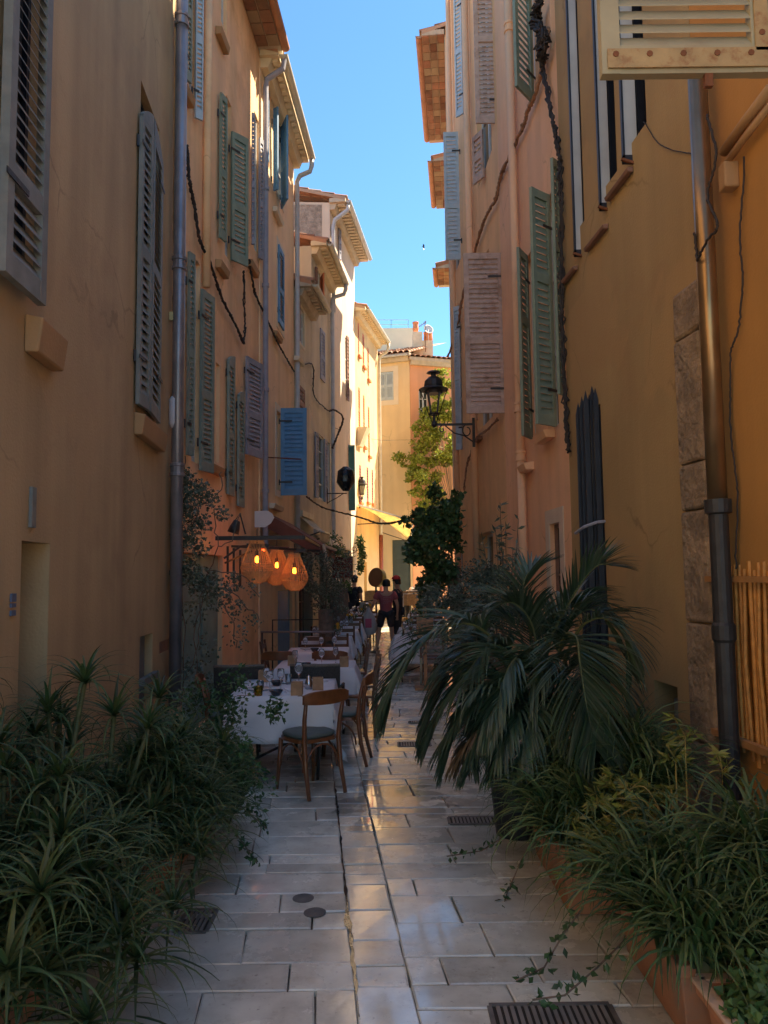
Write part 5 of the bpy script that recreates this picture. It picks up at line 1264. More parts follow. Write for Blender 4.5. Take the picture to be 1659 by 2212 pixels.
cream = leafmat('cream_canvas', (.72, .66, .50), isl=.0, tr=.35, rough=.8)
awning('short cream awning over the door of the low grey-cream house', (-1.78, 15.95, 3.05), (-1.66, 17.2, 3.05), (.42, 0, 0), .35, cream)
awning('cream scalloped awning farther along beside the wine-red sign', (-1.62, 17.6, 2.75), (-1.42, 19.6, 2.75), (.55, -.05, 0), .35, cream)
yc = leafmat('sunlit_yellow_canvas', (.80, .66, .36), isl=.0, tr=.5, rough=.8)
r_ = thing('yellow_awning', 'large pale yellow awning glowing in the sun at the end of the street', 'awning', (0, 25.5, 3.6))
WA, WB, OA, OB = V(-.84, 23.95, 3.98), V(-.2, 27.6, 3.95), V(.86, 23.5, 3.42), V(.92, 27.4, 2.95); m = MB()
m.strip([[WA.lerp(WB, i/12), WA.lerp(WB, i/12).lerp(OA.lerp(OB, i/12), .5)+V(0, 0, -.03*math.sin(i*1.3)**2), OA.lerp(OB, i/12)] for i in range(13)])
m.strip([[OA.lerp(OB, i/24), OA.lerp(OB, i/24)+V(0, 0, -.13-.03*abs(math.sin(i*math.pi/3)))] for i in range(25)]); o = m.build('canopy_fabric', yc, r_); sm = o.modifiers.new('thick', 'SOLIDIFY'); sm.thickness = .004
m = MB(); m.tube([WA+V(0, -.02, .02), OA+V(0, -.02, .02)], .03, 6); m.build('side_bar', M_['white'], r_); m = MB(); m.tube([OA+V(.02, 0, .01), OB+V(.02, 0, .01)], .03, 6); m.build('front_bar', M_['white'], r_)
for q, o_ in ((WA, OA), (WB, OB)):
    m = MB(); m.tube([q+V(0, .05, -.6), o_], .016, 6); m.build('arm', M_['iron'], r_)
# ---- wine red hanging sign with a gold oval and script flourish
c = at(740, 1225, 18.5); r_ = thing('hanging_sign', 'wine-red hanging sign with a worn gold oval and script', 'sign', tuple(c)); k = F/18.5
m = MB(); m.box(c, (.50, .03, .52)); m.build('board', mat('wine_red_sign_paint', (.14, .025, .02), .6, .15, 6), r_)
m = MB(); gold = mat('worn_gold_paint', (.34, .24, .12), .5, .3, 20)
el = [c + V(.19*math.cos(a)-.0, -.022, .0+.13*math.sin(a)) for a in [2*math.pi*i/36 for i in range(37)]]; m.tube(el, .006, 5, cap=False); m.build('oval', gold, r_)
m = MB(); rr = random.Random(6)
for i in range(2):
    pts = [c + V(-.13 + .26*t/30, -.022, .03 - .07*i + .022*math.sin(t*1.15+i) + .012*math.sin(t*2.7)) for t in range(31)]; m.tube(pts, .0045, 4)
m.build('script', gold, r_)
m = MB(); z = c.z+.34; m.tube([(-1.53, 18.5, z), (c.x+.28, 18.5, z)], .011, 6)
sp = [V(c.x+.28 + .07*math.cos(a)*(1-a/9), 18.5, z+.09+.07*math.sin(a)*(1-a/9)) for a in [-1.57+i*.4 for i in range(18)]]; m.tube(sp, .008, 5); m.tube([(-1.53, 18.5, z+.35), (-1.2, 18.5, z+.16), (c.x+.2, 18.5, z+.02)], .008, 5); m.build('scroll_bracket', M_['iron'], r_)
for dx in (-.12, .15):
    m = MB(); m.box(c+V(dx, 0, .30), (.035, .02, .07)); m.build('hanger', mat('hanger_red', (.14,.025,.02), .6), r_)
# ---- covered lamp (black sack) and small street lantern on the left
c = at(747, 1036, 17.0); r_ = thing('covered_lamp', 'wall lamp wrapped in a glossy black sack', 'covered lamp', tuple(c))
m = MB(); prof = [(0, .30), (.07, .29), (.17, .2), (.2, .08), (.2, -.06), (.12, -.2), (.07, -.26), (0, -.27)]
rows = []
for r0, z in prof: rows.append([c + V((r0*(1+.16*noise.noise((a*2, z*9, 4))))*math.cos(a), (r0*(1+.1*noise.noise((a*2, z*9, 9))))*math.sin(a), z) for a in [2*math.pi*i/14 for i in range(14)]])
m.strip(rows, closed=True); m.build('sack', mat('black_plastic', (.012, .012, .015), .25, .3, 9, .4, 18), r_)
m = MB(); w_ = c.x-.42; m.tube([(w_, 17.0, c.z-.31), (c.x+.02, 17.0, c.z-.31)], .013, 6); m.tube([(w_, 17.0, c.z-.52), (w_+.2, 17.0, c.z-.42), (c.x-.05, 17.0, c.z-.31)], .01, 6); m.tube([(w_, 17.0, c.z-.55), (w_, 17.0, c.z-.2)], .012, 6); m.build('bracket', M_['iron'], r_)
def lantern(c, s, label, wallx, side, glassm, open_=False):
    r = thing('street_lantern', label, 'street lamp', tuple(c)); c = V(*c)
    def P(x, y, z): return c + V(x*s, y*s, z*s)
    m = MB()
    m.lathe(c, [(0, .52*s), (.10*s, .505*s), (.13*s, .475*s), (.05*s, .46*s), (.045*s, .42*s), (.09*s, .40*s), (.16*s, .33*s), (.175*s, .24*s), (.17*s, .215*s), (.27*s, .175*s), (.275*s, .155*s), (.17*s, .14*s), (.15*s, .09*s), (0, .09*s)], 6 if not open_ else 14, cap=False)
    m.build('cap', M_['iron'], r)
    n = 4 if open_ else 6
    for i in range(n):
        a = 2*math.pi*(i+.5)/n; m = MB()
        m.bar(P(.145*math.cos(a), .145*math.sin(a), .10), P(.075*math.cos(a), .075*math.sin(a), -.30), .026*s, .02*s); m.build('corner_bar', M_['iron'], r)
    m = MB()
    for i in range(2): m.tube([P((1-2*i)*.24, 0, .155), P((1-2*i)*.10, 0, -.28), P((1-2*i)*.03, 0, -.46)], .008*s, 5)
    m.lathe(c, [(.10*s, -.27*s), (.105*s, -.29*s), (.085*s, -.31*s), (.085*s, -.30*s)], 8)
    m.build('cradle', M_['iron'], r)
    m = MB(); m.lathe(c, [(.02*s, -.30*s), (.03*s, -.42*s), (.05*s, -.45*s), (.055*s, -.49*s), (.03*s, -.53*s), (0, -.54*s)], 10, cap=False); m.build('finial', M_['iron'], r)
    if not open_:
        m = MB(); m.lathe(c, [(.135*s, .10*s), (.068*s, -.29*s)], 6, cap=False); m.build('glass', glassm, r)
    z = c.z-.485*s; m = MB(); m.bar((c.x, c.y, z), (wallx, c.y, z), .035*s, .04*s)
    dx = wallx-c.x; m.tube([(c.x+dx*.2+.05*s*math.cos(a)*(1.3-a/7), c.y, z-.09*s+.07*s*math.sin(a)*(1.3-a/7)) for a in [1.57+i*.45 for i in range(15)]], .012*s, 5)
    m.tube([(c.x+dx*.28, c.y, z-.02), (c.x+dx*.5, c.y, z-.16*s), (c.x+dx*.75, c.y, z-.21*s), (wallx, c.y, z-.34*s)], .013*s, 5)
    m.tube([(c.x+dx*.82+.045*s*math.cos(a)*(1.3-a/7), c.y, z-.12*s+.06*s*math.sin(a)*(1.3-a/7)) for a in [1.57-i*.45 for i in range(15)]], .011*s, 5)
    m.bar((wallx-.008, c.y, z-.42*s), (wallx-.008, c.y, z+.12*s), .05*s, .012); m.build('wall_bracket', M_['iron'], r)
    return r
cl = at(937, 861, 12.6); lantern(cl, .92, 'large black open street lantern on a scrolled bracket against the bright tree', 1.53, 1, None, True)
cl = at(782, 1054, 24.3); lantern(cl, .72, 'small street lantern with pale glass near the end of the left row', -.78, -1, mat('milky_lantern_glass', (.62, .55, .38), .3))
# parking sign etc at far end: drum
c = at(812, 1247, 22.4); r_ = thing('drum', 'big round drum with brown face and olive side standing tilted at the street end', 'drum', tuple(c)); k = F/22.4
m = MB(); rx = Matrix.Rotation(R(78), 3, 'X') @ Matrix.Rotation(R(-40), 3, 'Y'); m.lathe(c, [(.27, -.16), (.285, .0), (.285, .02)], 24, rot=rx, cap=False); m.build('side', mat('olive_drum_side', (.25, .21, .05), .5, .1, 5), r_, smooth=True)
m = MB(); m.lathe(c, [(0, .028), (.28, .024), (.28, .0)], 24, rot=rx, cap=False); m.build('face', mat('brown_drum_face', (.14, .07, .035), .6, .1, 5), r_)
m = MB(); m.tube([c, V(c.x, c.y+.1, 0)], .03, 8); m.build('stand', M_['iron'], r_)
# scooter at the end
c = at(790, 1262, 21.6); r_ = thing('scooter', 'parked grey scooter with round chrome-rimmed headlamp seen head-on', 'scooter', (c.x, c.y, 0)); x, y = c.x, c.y
m = MB()
pr = [(-.16, 1.02), (.16, 1.02), (.2, .85), (.17, .6), (.12, .45), (-.12, .45), (-.17, .6), (-.2, .85)]; n_ = len(pr)
m.add([(x+a, y, z) for a, z in pr]+[(x+a*.8, y+.3, z) for a, z in pr], [tuple(range(n_)), tuple(range(2*n_-1, n_-1, -1))]+[(i, n_+i, n_+(i+1) % n_, (i+1) % n_) for i in range(n_)]); m.box((x, y+.75, .6), (.26, .9, .35)); m.box((x, y+.35, .28), (.3, .5, .06)); m.box((x, y+.8, .82), (.24, .7, .1)); m.build('body', mat('grey_scooter_paint', (.30, .28, .22), .35, .1, 6), r_, bevel=.02)
m = MB(); rx = Matrix.Rotation(R(90), 3, 'X'); m.lathe((x+.02, y-.02, .88), [(.09, 0), (.115, .01), (.115, .035), (.095, .05)], 20, cap=False, rot=rx); m.build('headlamp_rim', M_['steel'], r_, smooth=True)
m = MB(); m.lathe((x+.02, y-.03, .88), [(0, .0), (.095, .0), (.095, .02)], 20, cap=False, rot=rx); m.build('headlamp', mat('dim_headlamp', (.16, .12, .08), .2), r_)
for yy in (0, 1.15):
    m = MB(); ry = Matrix.Rotation(R(90), 3, 'Y'); m.lathe((x, y+.05+yy, .24), [(.14, -.05), (.22, -.05), (.24, 0), (.22, .05), (.14, .05)], 18, rot=ry); m.build('wheel', M_['blackpipe'], r_, smooth=True)
m = MB(); m.tube([(x-.32, y+.05, 1.08), (x, y+.02, 1.03), (x+.32, y+.05, 1.08)], .018, 6); m.build('handlebar', M_['iron'], r_)
for sx in (-1, 1):
    m = MB(); m.tube([(x+sx*.24, y+.04, 1.06), (x+sx*.3, y+.02, 1.25)], .008, 5); m.lathe((x+sx*.31, y, 1.29), [(0, 0), (.055, 0), (.055, .015), (0, .02)], 12, rot=rx); m.build('mirror', M_['iron'], r_)
# pale wicker chairs and white frame in the sun at the end
def wicker_back(px, py, Z, label):
    c = at(px, py, Z); r = thing('wicker_chair', label, 'chair', (c.x, c.y, 0)); m = MB()
    rows = [[c+V(-.24+.48*i/10, .05*(1-((i-5)/5)**2), z*(1-.12*abs((i-5)/5)**3)) for i in range(11)] for z in (-.22, 0, .2)]; m.strip(rows); o = m.build('backrest', M_['wick'], r); sm = o.modifiers.new('thick', 'SOLIDIFY'); sm.thickness = .02
    m = MB(); m.box((c.x, c.y+.22, .45), (.46, .42, .05)); m.build('seat', M_['wick'], r)
    for sx in (-1, 1):
        for dy in (.03, .4):
            m = MB(); m.tube([(c.x+sx*.2, c.y+dy, .44), (c.x+sx*.21, c.y+dy, 0)], .015, 6); m.build('leg', M_['wick'], r)
for i, (px, py, Z) in enumerate(((862, 1292, 22.3), (880, 1292, 22.9), (898, 1293, 23.4), (806, 1290, 22.6))):
    wicker_back(px, py, Z, ['pale wicker chair left of two others before the dark door', 'pale wicker chair between two others before the dark door', 'pale wicker chair right of two others before the dark door', 'pale wicker chair beside the scooter'][i])
r_ = thing('notice_frame', 'thin white metal frame standing at the street end', 'frame', (1.0, 21.9, 0)); m = MB(); m.tube([at(871, 1330, 21.9), at(871, 1283, 21.9), at(915, 1282, 21.9), at(915, 1330, 21.9)], .018, 6); m.build('bar', M_['white'], r_)
# ================================================================== PEOPLE
import bmesh
def skin_mesh(name, nodes, edges, m, root_node, parent, sub=2, levels=None):
    bm = bmesh.new(); lay = bm.verts.layers.skin.verify(); vs = {}
    o0 = V(*parent['_o'])
    for k, (p, r) in nodes.items():
        v = bm.verts.new(V(*p)); rr_ = r if isinstance(r, tuple) else (r, r); v[lay].radius = rr_; vs[k] = v
    vs[root_node][lay].use_root = True
    for a, b in edges: bm.edges.new((vs[a], vs[b]))
    me = bpy.data.meshes.new(name); bm.to_mesh(me); bm.free(); me.materials.append(m)
    o = bpy.data.objects.new(name, me); COL.objects.link(o); o.parent = parent; o['_o'] = tuple(o0)
    sk = o.modifiers.new('skin', 'SKIN'); sk.use_smooth_shade = True; sk.branch_smoothing = .6
    ss = o.modifiers.new('sub', 'SUBSURF'); ss.levels = sub; ss.render_levels = sub
    return o
M_['skin'] = mat('tanned_skin', (.52, .30, .20), .55, .06, 9, sss=.05); M_['hair'] = mat('black_hair', (.012, .010, .009), .55, .3, 60, .4, 90)
M_['maroon'] = mat('maroon_cotton', (.34, .09, .10), .85, .1, 7, .3, 30); M_['blackcloth'] = mat('black_cotton', (.03, .03, .038), .85, .15, 7, .3, 30)
M_['greyshoe'] = mat('grey_suede_shoe', (.16, .14, .12), .8, .15, 20)
def person(label, X, Y, rz, shirt, trousers, joints, scale=1.0, hair=True, cap=None, shorts=True, seated=False):
    """joints: dict of offsets in metres, person faces +Y before turning by rz"""
    r = thing('person', label, 'person', (X, Y, 0)); r.rotation_euler.z = rz; r.scale = (scale,)*3
    r['_o'] = (X, Y, 0)
    J = dict(pelvis=(0, 0, .93), waist=(0, .0, 1.05), chest=(0, .0, 1.25), neck=(0, .0, 1.44), headb=(0, .02, 1.53), headt=(0, .03, 1.66),
             shl=(-.17, 0, 1.38), shr=(.17, 0, 1.38), ell=(-.23, -.02, 1.12), elr=(.23, -.02, 1.12), wrl=(-.22, .08, .90), wrr=(.22, .08, .90),
             hal=(-.21, .11, .82), har=(.21, .11, .82), hpl=(-.09, 0, .90), hpr=(.09, 0, .90), knl=(-.11, .02, .48), knr=(.11, .02, .48),
             anl=(-.13, -.02, .09), anr=(.13, -.02, .09), tol=(-.14, .13, .04), tor=(.14, .13, .04))
    J.update(joints)
    N = dict(pelvis=(J['pelvis'], (.13, .10)), waist=(J['waist'], (.115, .085)), chest=(J['chest'], (.14, .10)), neck=(J['neck'], .055), headb=(J['headb'], (.062, .07)), headt=(J['headt'], (.07, .08)),
             shl=(J['shl'], .06), shr=(J['shr'], .06), ell=(J['ell'], .040), elr=(J['elr'], .040), wrl=(J['wrl'], .028), wrr=(J['wrr'], .028), hal=(J['hal'], (.035, .018)), har=(J['har'], (.035, .018)),
             hpl=(J['hpl'], .085), hpr=(J['hpr'], .085), knl=(J['knl'], .055), knr=(J['knr'], .055), anl=(J['anl'], .036), anr=(J['anr'], .036), tol=(J['tol'], (.035, .025)), tor=(J['tor'], (.035, .025)))
    for s in ('l', 'r'):
        k = V(*J['kn'+s]); a = V(*J['an'+s]); c = k.lerp(a, .35) + V(0, -.012, 0); N['ca'+s] = (tuple(c), .056)
        h = V(*J['ha'+s]); w_ = V(*J['wr'+s]); d = (h-w_).normalized(); sd = d.cross(V(0, 1, 0)); sd = sd.normalized() if sd.length > .1 else V(1, 0, 0)
        sgn = 1 if s == 'l' else -1
        for i in range(4): N['f%d%s' % (i, s)] = (tuple(h + d*(.055 + .008*(1 if i in (1, 2) else 0)) + sd*(.022*(i-1.5)) + V(0, .012, 0)), .0085); 
        N['th'+s] = (tuple(w_.lerp(h, .6) + sd*.038*sgn + d*.02 + V(0, .02, 0)), .010)
    E = [('pelvis', 'waist'), ('waist', 'chest'), ('chest', 'neck'), ('neck', 'headb'), ('headb', 'headt'), ('chest', 'shl'), ('chest', 'shr')]
    for s in ('l', 'r'):
        E += [('sh'+s, 'el'+s), ('el'+s, 'wr'+s), ('wr'+s, 'ha'+s), ('pelvis', 'hp'+s), ('hp'+s, 'kn'+s), ('kn'+s, 'ca'+s), ('ca'+s, 'an'+s), ('an'+s, 'to'+s), ('wr'+s, 'th'+s)] + [('ha'+s, 'f%d%s' % (i, s)) for i in range(4)]
    skin_mesh('body', N, E, M_['skin'], 'pelvis', r)
    # face: nose, ears as small solids on the head
    hb = V(*J['headb']); ht = V(*J['headt']); hc = hb.lerp(ht, .5)
    if hair:
        m = MB(); rows = []
        for i in range(7):
            ph = math.pi*.5*i/6; rows.append([ht + V(0, -.012, -.045) + V(.092*math.cos(ph)*math.cos(a), .10*math.cos(ph)*math.sin(a), .095*math.sin(ph)-.01)*(1+.05*noise.noise((a*3, ph*4, X))) for a in [2*math.pi*k/14 for k in range(14)]])
        low = [p + V(0, -.006, -.085 if math.sin(2*math.pi*k/14) < .2 else -.01) for k, p in enumerate(rows[0])]
        m.strip([low] + rows, closed=True); m.add([tuple(p) for p in rows[-1]], [tuple(range(14))]); o = m.build('hair', M_['hair'], None, smooth=True, origin=(0, 0, 0)); o.parent = r
    if cap is not None:
        m = MB(); rows = []
        for i in range(6):
            ph = math.pi*.5*i/5; rows.append([ht + V(0, -.0, -.02) + V(.098*math.cos(ph)*math.cos(a), .108*math.cos(ph)*math.sin(a), .095*math.sin(ph)) for a in [2*math.pi*k/14 for k in range(14)]])
        m.strip(rows, closed=True); pk = [ht + V(.085*math.cos(a), .09+.09*math.sin(a), -.022) for a in [math.pi*k/8 for k in range(9)]]
        m.add([tuple(p) for p in pk], [tuple(range(9))]); o = m.build('cap', cap, None, smooth=True, origin=(0, 0, 0)); o.parent = r
    SN = dict(hem=(tuple(V(*J['pelvis'])+V(0, 0, -.02)), (.175, .145)), waist=(J['waist'], (.168, .135)), chest=(J['chest'], (.185, .14)), neck=(tuple(V(*J['neck'])-V(0, 0, .045)), (.075, .07)), shl=(J['shl'], .095), shr=(J['shr'], .095))
    SE = [('hem', 'waist'), ('waist', 'chest'), ('chest', 'neck'), ('chest', 'shl'), ('chest', 'shr')]
    for s in ('l', 'r'): SN['sl'+s] = (tuple(V(*J['sh'+s]).lerp(V(*J['el'+s]), .66)), .080); SE.append(('sh'+s, 'sl'+s))
    skin_mesh('shirt', SN, SE, shirt, 'waist', r)
    t = .82 if shorts else 1.0
    TN = dict(top=(tuple(V(*J['pelvis'])+V(0, 0, .03)), (.135, .11)), hpl=(J['hpl'], .11), hpr=(J['hpr'], .11)); TE = [('top', 'hpl'), ('top', 'hpr')]
    for s in ('l', 'r'):
        TN['k'+s] = (tuple(V(*J['hp'+s]).lerp(V(*J['kn'+s]), t)), .088 if shorts else .07); TE.append(('hp'+s, 'k'+s))
        if not shorts: TN['a'+s] = (tuple(V(*J['kn'+s]).lerp(V(*J['an'+s]), .95)), .055); TE.append(('k'+s, 'a'+s))
    skin_mesh('shorts' if shorts else 'trousers', TN, TE, trousers, 'top', r)
    for s in ('l', 'r'):
        a = V(*J['an'+s]); b = V(*J['to'+s]); d = (b-a); d.z = 0; d = d.normalized(); m = MB(); c = a.lerp(b, .45); c.z = .045
        rows = []
        for t_, w_, h_ in ((-.13, .03, .05), (-.08, .042, .085), (0, .045, .08), (.07, .05, .055), (.13, .04, .04), (.15, .02, .025)):
            q = c + d*t_; sd = V(d.y, -d.x, 0); rows.append([q + sd*w_*math.cos(u) + V(0, 0, -.045+max(0, h_*math.sin(u))) for u in [math.pi*k/6 for k in range(7)]] + [q - sd*w_*.9 + V(0, 0, -.045), q + sd*w_*.9 + V(0, 0, -.045)])
        m.strip(rows, closed=True); o = m.build('shoe', M_['greyshoe'], None, smooth=True, origin=(0, 0, 0)); o.parent = r
    return r
pA = person('person in a maroon t-shirt and black shorts standing in the walkway with his back turned', .02, 17.5, R(8), M_['maroon'], M_['blackcloth'],
    dict(wrl=(-.30, .20, 1.02), hal=(-.33, .28, 1.0), ell=(-.29, -.02, 1.12), elr=(.26, -.05, 1.10), wrr=(.27, .05, .88), har=(.27, .08, .79), knl=(-.17, .05, .49), anl=(-.23, .02, .09), tol=(-.30, .12, .04), knr=(.13, .04, .49), anr=(.17, -.0, .09), tor=(.12, .13, .04), headt=(.02, .05, 1.655)))
# faded print between the shoulders
m = MB(); rr = random.Random(3)
for i in range(5):
    for j in range(3 + (i % 2)):
        x = -.07+.045*j+.01*(i % 2); z = 1.31-.042*i; m.box((x, -.128+.002*i, z), (.026, .003, .012), Matrix.Rotation(rr.uniform(-.5, .5), 3, 'Y'))
o = m.build('shirt_print', mat('faded_print_ink', (.36, .22, .22), .8), None, origin=(0, 0, 0)); o.parent = pA
pB = person('person in a black t-shirt and red cap behind the maroon-shirted one', .30, 18.3, R(75), M_['blackcloth'], M_['blackcloth'], dict(ell=(-.2, .12, 1.12), wrl=(-.16, .3, 1.1), hal=(-.14, .38, 1.12)), scale=1.02, cap=mat('red_cap_cloth', (.55, .03, .03), .7), hair=True, shorts=False)
stripe = mat('striped_knit', (.6, .6, .6), .85); n_ = stripe.node_tree.nodes; l_ = stripe.node_tree.links
tc = n_.new('ShaderNodeTexCoord'); wv = n_.new('ShaderNodeTexWave'); wv.bands_direction = 'Z'; wv.inputs['Scale'].default_value = 5.2; wv.inputs['Distortion'].default_value = .6; cr = n_.new('ShaderNodeValToRGB'); cr.color_ramp.interpolation = 'CONSTANT'
cr.color_ramp.elements[0].color = (.06, .07, .11, 1); cr.color_ramp.elements[1].position = .42; cr.color_ramp.elements[1].color = (.72, .72, .74, 1); l_.new(tc.outputs['Object'], wv.inputs[0]); l_.new(wv.outputs['Color'], cr.inputs[0]); l_.new(cr.outputs[0], n_['Principled BSDF'].inputs['Base Color'])
pC = person('person in a navy and white striped top stooping by the pale chairs', .62, 23.9, R(-60), stripe, M_['blackcloth'],
    dict(waist=(0, .06, 1.02), chest=(0, .25, 1.17), neck=(0, .40, 1.27), headb=(0, .47, 1.32), headt=(0, .57, 1.40), shl=(-.17, .32, 1.24), shr=(.17, .32, 1.24), ell=(-.2, .42, 1.0), elr=(.2, .42, 1.0), wrl=(-.14, .55, .85), wrr=(.14, .55, .85), hal=(-.12, .6, .79), har=(.12, .6, .79)), shorts=False, scale=1.08)
pD = person('person in dark clothes and black cap beside the scooter at the wall', -.88, 21.9, R(-30), M_['blackcloth'], M_['blackcloth'], {}, cap=M_['blackcloth'], shorts=False, scale=1.03)
# bag of linen carried
c = at(796, 1338, 17.2); r_ = thing('carrier_bag', 'pale carrier bag with a pink patch held beside the maroon-shirted person', 'bag', tuple(c)); m = MB(); rows = []
for z, w_ in ((-.34, .08), (-.36+.06, .17), (-.12, .19), (.08, .14), (.2, .05), (.26, .02)): rows.append([c + V(w_*math.cos(a)*(1+.1*noise.noise((a, z*5, 2))), .08*math.sin(a), z) for a in [2*math.pi*k/14 for k in range(14)]])
m.strip(rows, closed=True); m.add([tuple(p) for p in rows[0]], [tuple(range(13, -1, -1))]); m.build('sack', mat('pale_bag_plastic', (.42, .40, .40), .4, .1, 9, .3, 20), r_, smooth=True)
m = MB(); m.box(c+V(.0, -.088, -.08), (.14, .012, .2)); m.build('pink_patch', mat('pink_patch', (.45, .08, .14), .6), r_, bevel=.004)
# ================================================================== PLANTS
M_['aloe'] = leafmat('aloe_leaf', (.046, .088, .028), .6, isl2=(.13, .15, .045), tr=.15, rough=.55)
M_['spider'] = leafmat('strap_leaf', (.045, .095, .028), .55, isl2=(.15, .18, .055), tr=.2, rough=.5)
M_['palm'] = leafmat('palm_leaf', (.042, .078, .038), .35, isl2=(.10, .13, .09), tr=.15, rough=.38)
M_['palmdry'] = leafmat('dry_palm_leaf', (.14, .09, .045), .4, tr=.2)
M_['olive'] = leafmat('grey_olive_leaf', (.085, .115, .075), .45, isl2=(.24, .28, .22), tr=.2)
M_['ivy'] = leafmat('ivy_leaf', (.05, .115, .035), .5, isl2=(.09, .14, .06), tr=.15)
M_['gold'] = leafmat('golden_green_leaf', (.20, .22, .04), .4, isl2=(.34, .30, .08), tr=.3)
M_['tree'] = leafmat('sunlit_tree_leaf', (.22, .28, .04), .4, isl2=(.36, .38, .07), tr=.45)
M_['fresh'] = leafmat('fresh_small_leaf', (.09, .17, .05), .4, isl2=(.15, .25, .08), tr=.3)
M_['bark'] = mat('plant_bark', (.15, .11, .08), .9, .3, 14, .5, 40)
M_['stemg'] = mat('green_stem', (.12, .13, .05), .6, .2, 14)
M_['terra'] = mat('terracotta_planter', (.46, .20, .10), .85, .2, 4, .3, 40, dirt=(.30, .22, .16), dirtamt=.5, ds=5)
M_['soil'] = mat('potting_soil', (.035, .025, .018), .95, .3, 20, .8, 50)
M_['potblack'] = mat('black_plastic_pot', (.025, .025, .027), .5, .2, 6)
def blade(m, p, az, L, wd, up, curl, rr, n=7, tw=0.0, dirv=None):
    """arching strap leaf; up: start elevation, curl: total bend in radians"""
    h = V(math.cos(az), math.sin(az), 0); side = V(-math.sin(az), math.cos(az), 0)
    q = V(*p); rows = []; a = up
    for i in range(n+1):
        t = i/n; w_ = wd*(1 - t**1.6)*(.75 + .5*min(1, t*4)*(1-t)) + .0006
        d = h*math.cos(a) + V(0, 0, math.sin(a)); nrm = (side.cross(d)).normalized()
        s2 = side*math.cos(tw*t) + nrm*math.sin(tw*t)
        rows.append((tuple(q - s2*w_/2 + nrm*w_*.16), tuple(q), tuple(q + s2*w_/2 + nrm*w_*.16)))
        q = q + d*(L/n); a -= curl/n*(.5 + t)
    b = len(m.v)
    for r_ in rows: m.v.extend(r_)
    for i in range(n):
        k = b + i*3; m.f.append((k, k+1, k+4, k+3)); m.f.append((k+1, k+2, k+5, k+4))
def trough(x0, x1, y0, y1, h, label, rim=.03, m='terra', cat='planter'):
    r = thing('planter', label, cat, ((x0+x1)/2, (y0+y1)/2, 0)); b = MB(); t = .035; f = .03
    o = [(x0+f, y0+f), (x1-f, y0+f), (x1-f, y1-f), (x0+f, y1-f)]; O = [(x0, y0), (x1, y0), (x1, y1), (x0, y1)]; I = [(x0+t, y0+t), (x1-t, y0+t), (x1-t, y1-t), (x0+t, y1-t)]
    b.strip([[V(*p, .005) for p in o], [V(*p, h-.05) for p in O], [V(p[0]+(rim*.6 if p[0] > (x0+x1)/2 else -rim*.6), p[1]+(rim*.6 if p[1] > (y0+y1)/2 else -rim*.6), h-.048) for p in O],
             [V(p[0]+(rim*.6 if p[0] > (x0+x1)/2 else -rim*.6), p[1]+(rim*.6 if p[1] > (y0+y1)/2 else -rim*.6), h) for p in O], [V(*p, h) for p in I], [V(*p, h-.12) for p in I]], closed=True)
    b.build('box', M_[m], r, bevel=.006); b = MB(); b.quad(V(*I[0], h-.07), V(*I[1], h-.07), V(*I[2], h-.07), V(*I[3], h-.07)); b.build('soil', M_['soil'], r); return r
def rosette(m, c, rr, n, L, wd, lean=(0, 0)):
    for i in range(n):
        az = i*2.4 + rr.uniform(-.25, .25); k = i/n
        blade(m, c + V(0, 0, .02*k), az, L*rr.uniform(.75, 1.1)*(1-.25*k), wd*rr.uniform(.8, 1.1), lerp(.15, 1.25, k)+rr.uniform(-.15, .15), rr.uniform(1.5, 2.9)*(1-.35*k), rr, 8, rr.uniform(-.3, .3))
def aloe(x, y, z0, heads, label, seed, L=.38, wd=.019, n=30, rad=.2, hmin=.06, hmax=.9):
    rr = random.Random(seed); r = thing('aloe_plant', label, 'aloe', (x, y, z0), 'tall aloes massed along the left wall'); lf = MB(); st = MB()
    for i in range(heads):
        a = rr.uniform(0, 6.28); q = rad*math.sqrt(rr.random()); z = lerp(hmin, hmax, (i+rr.random())/heads)
        low = 1-(i/heads); c = V(x + q*math.cos(a)*1.3 + (.20*low+.04 if x > -1.6 else 0), y + q*math.sin(a)*1.4, z0+z-(.06*low))
        st.tube([(x+q*.3*math.cos(a), y+q*.3*math.sin(a), .2), (lerp(x, c.x, .6), lerp(y, c.y, .6), z0+z*.5), tuple(c)], [.017, .015, .012], 6)
        rosette(lf, c, rr, n, L, wd)
        for k in range(4): blade(lf, (c.x, c.y, c.z-.05-.05*k), rr.uniform(0, 6.28), L*.8, wd*.8, rr.uniform(-.4, .3), rr.uniform(.8, 1.8), rr, 6)
    st.build('stem', M_['stemg'], r, smooth=True); lf.build('leaf', M_['aloe'], r)
    return r
trough(-1.95, -1.45, 2.45, 3.85, .26, 'long terracotta planter at the bottom left, mostly under aloe leaves')
trough(-1.75, -1.26, 4.05, 5.15, .30, 'terracotta planter with a bulging side on the left, by the square drain grate')
trough(-1.85, -1.35, 5.35, 6.2, .42, 'terracotta planter on the left nearest the dining tables')
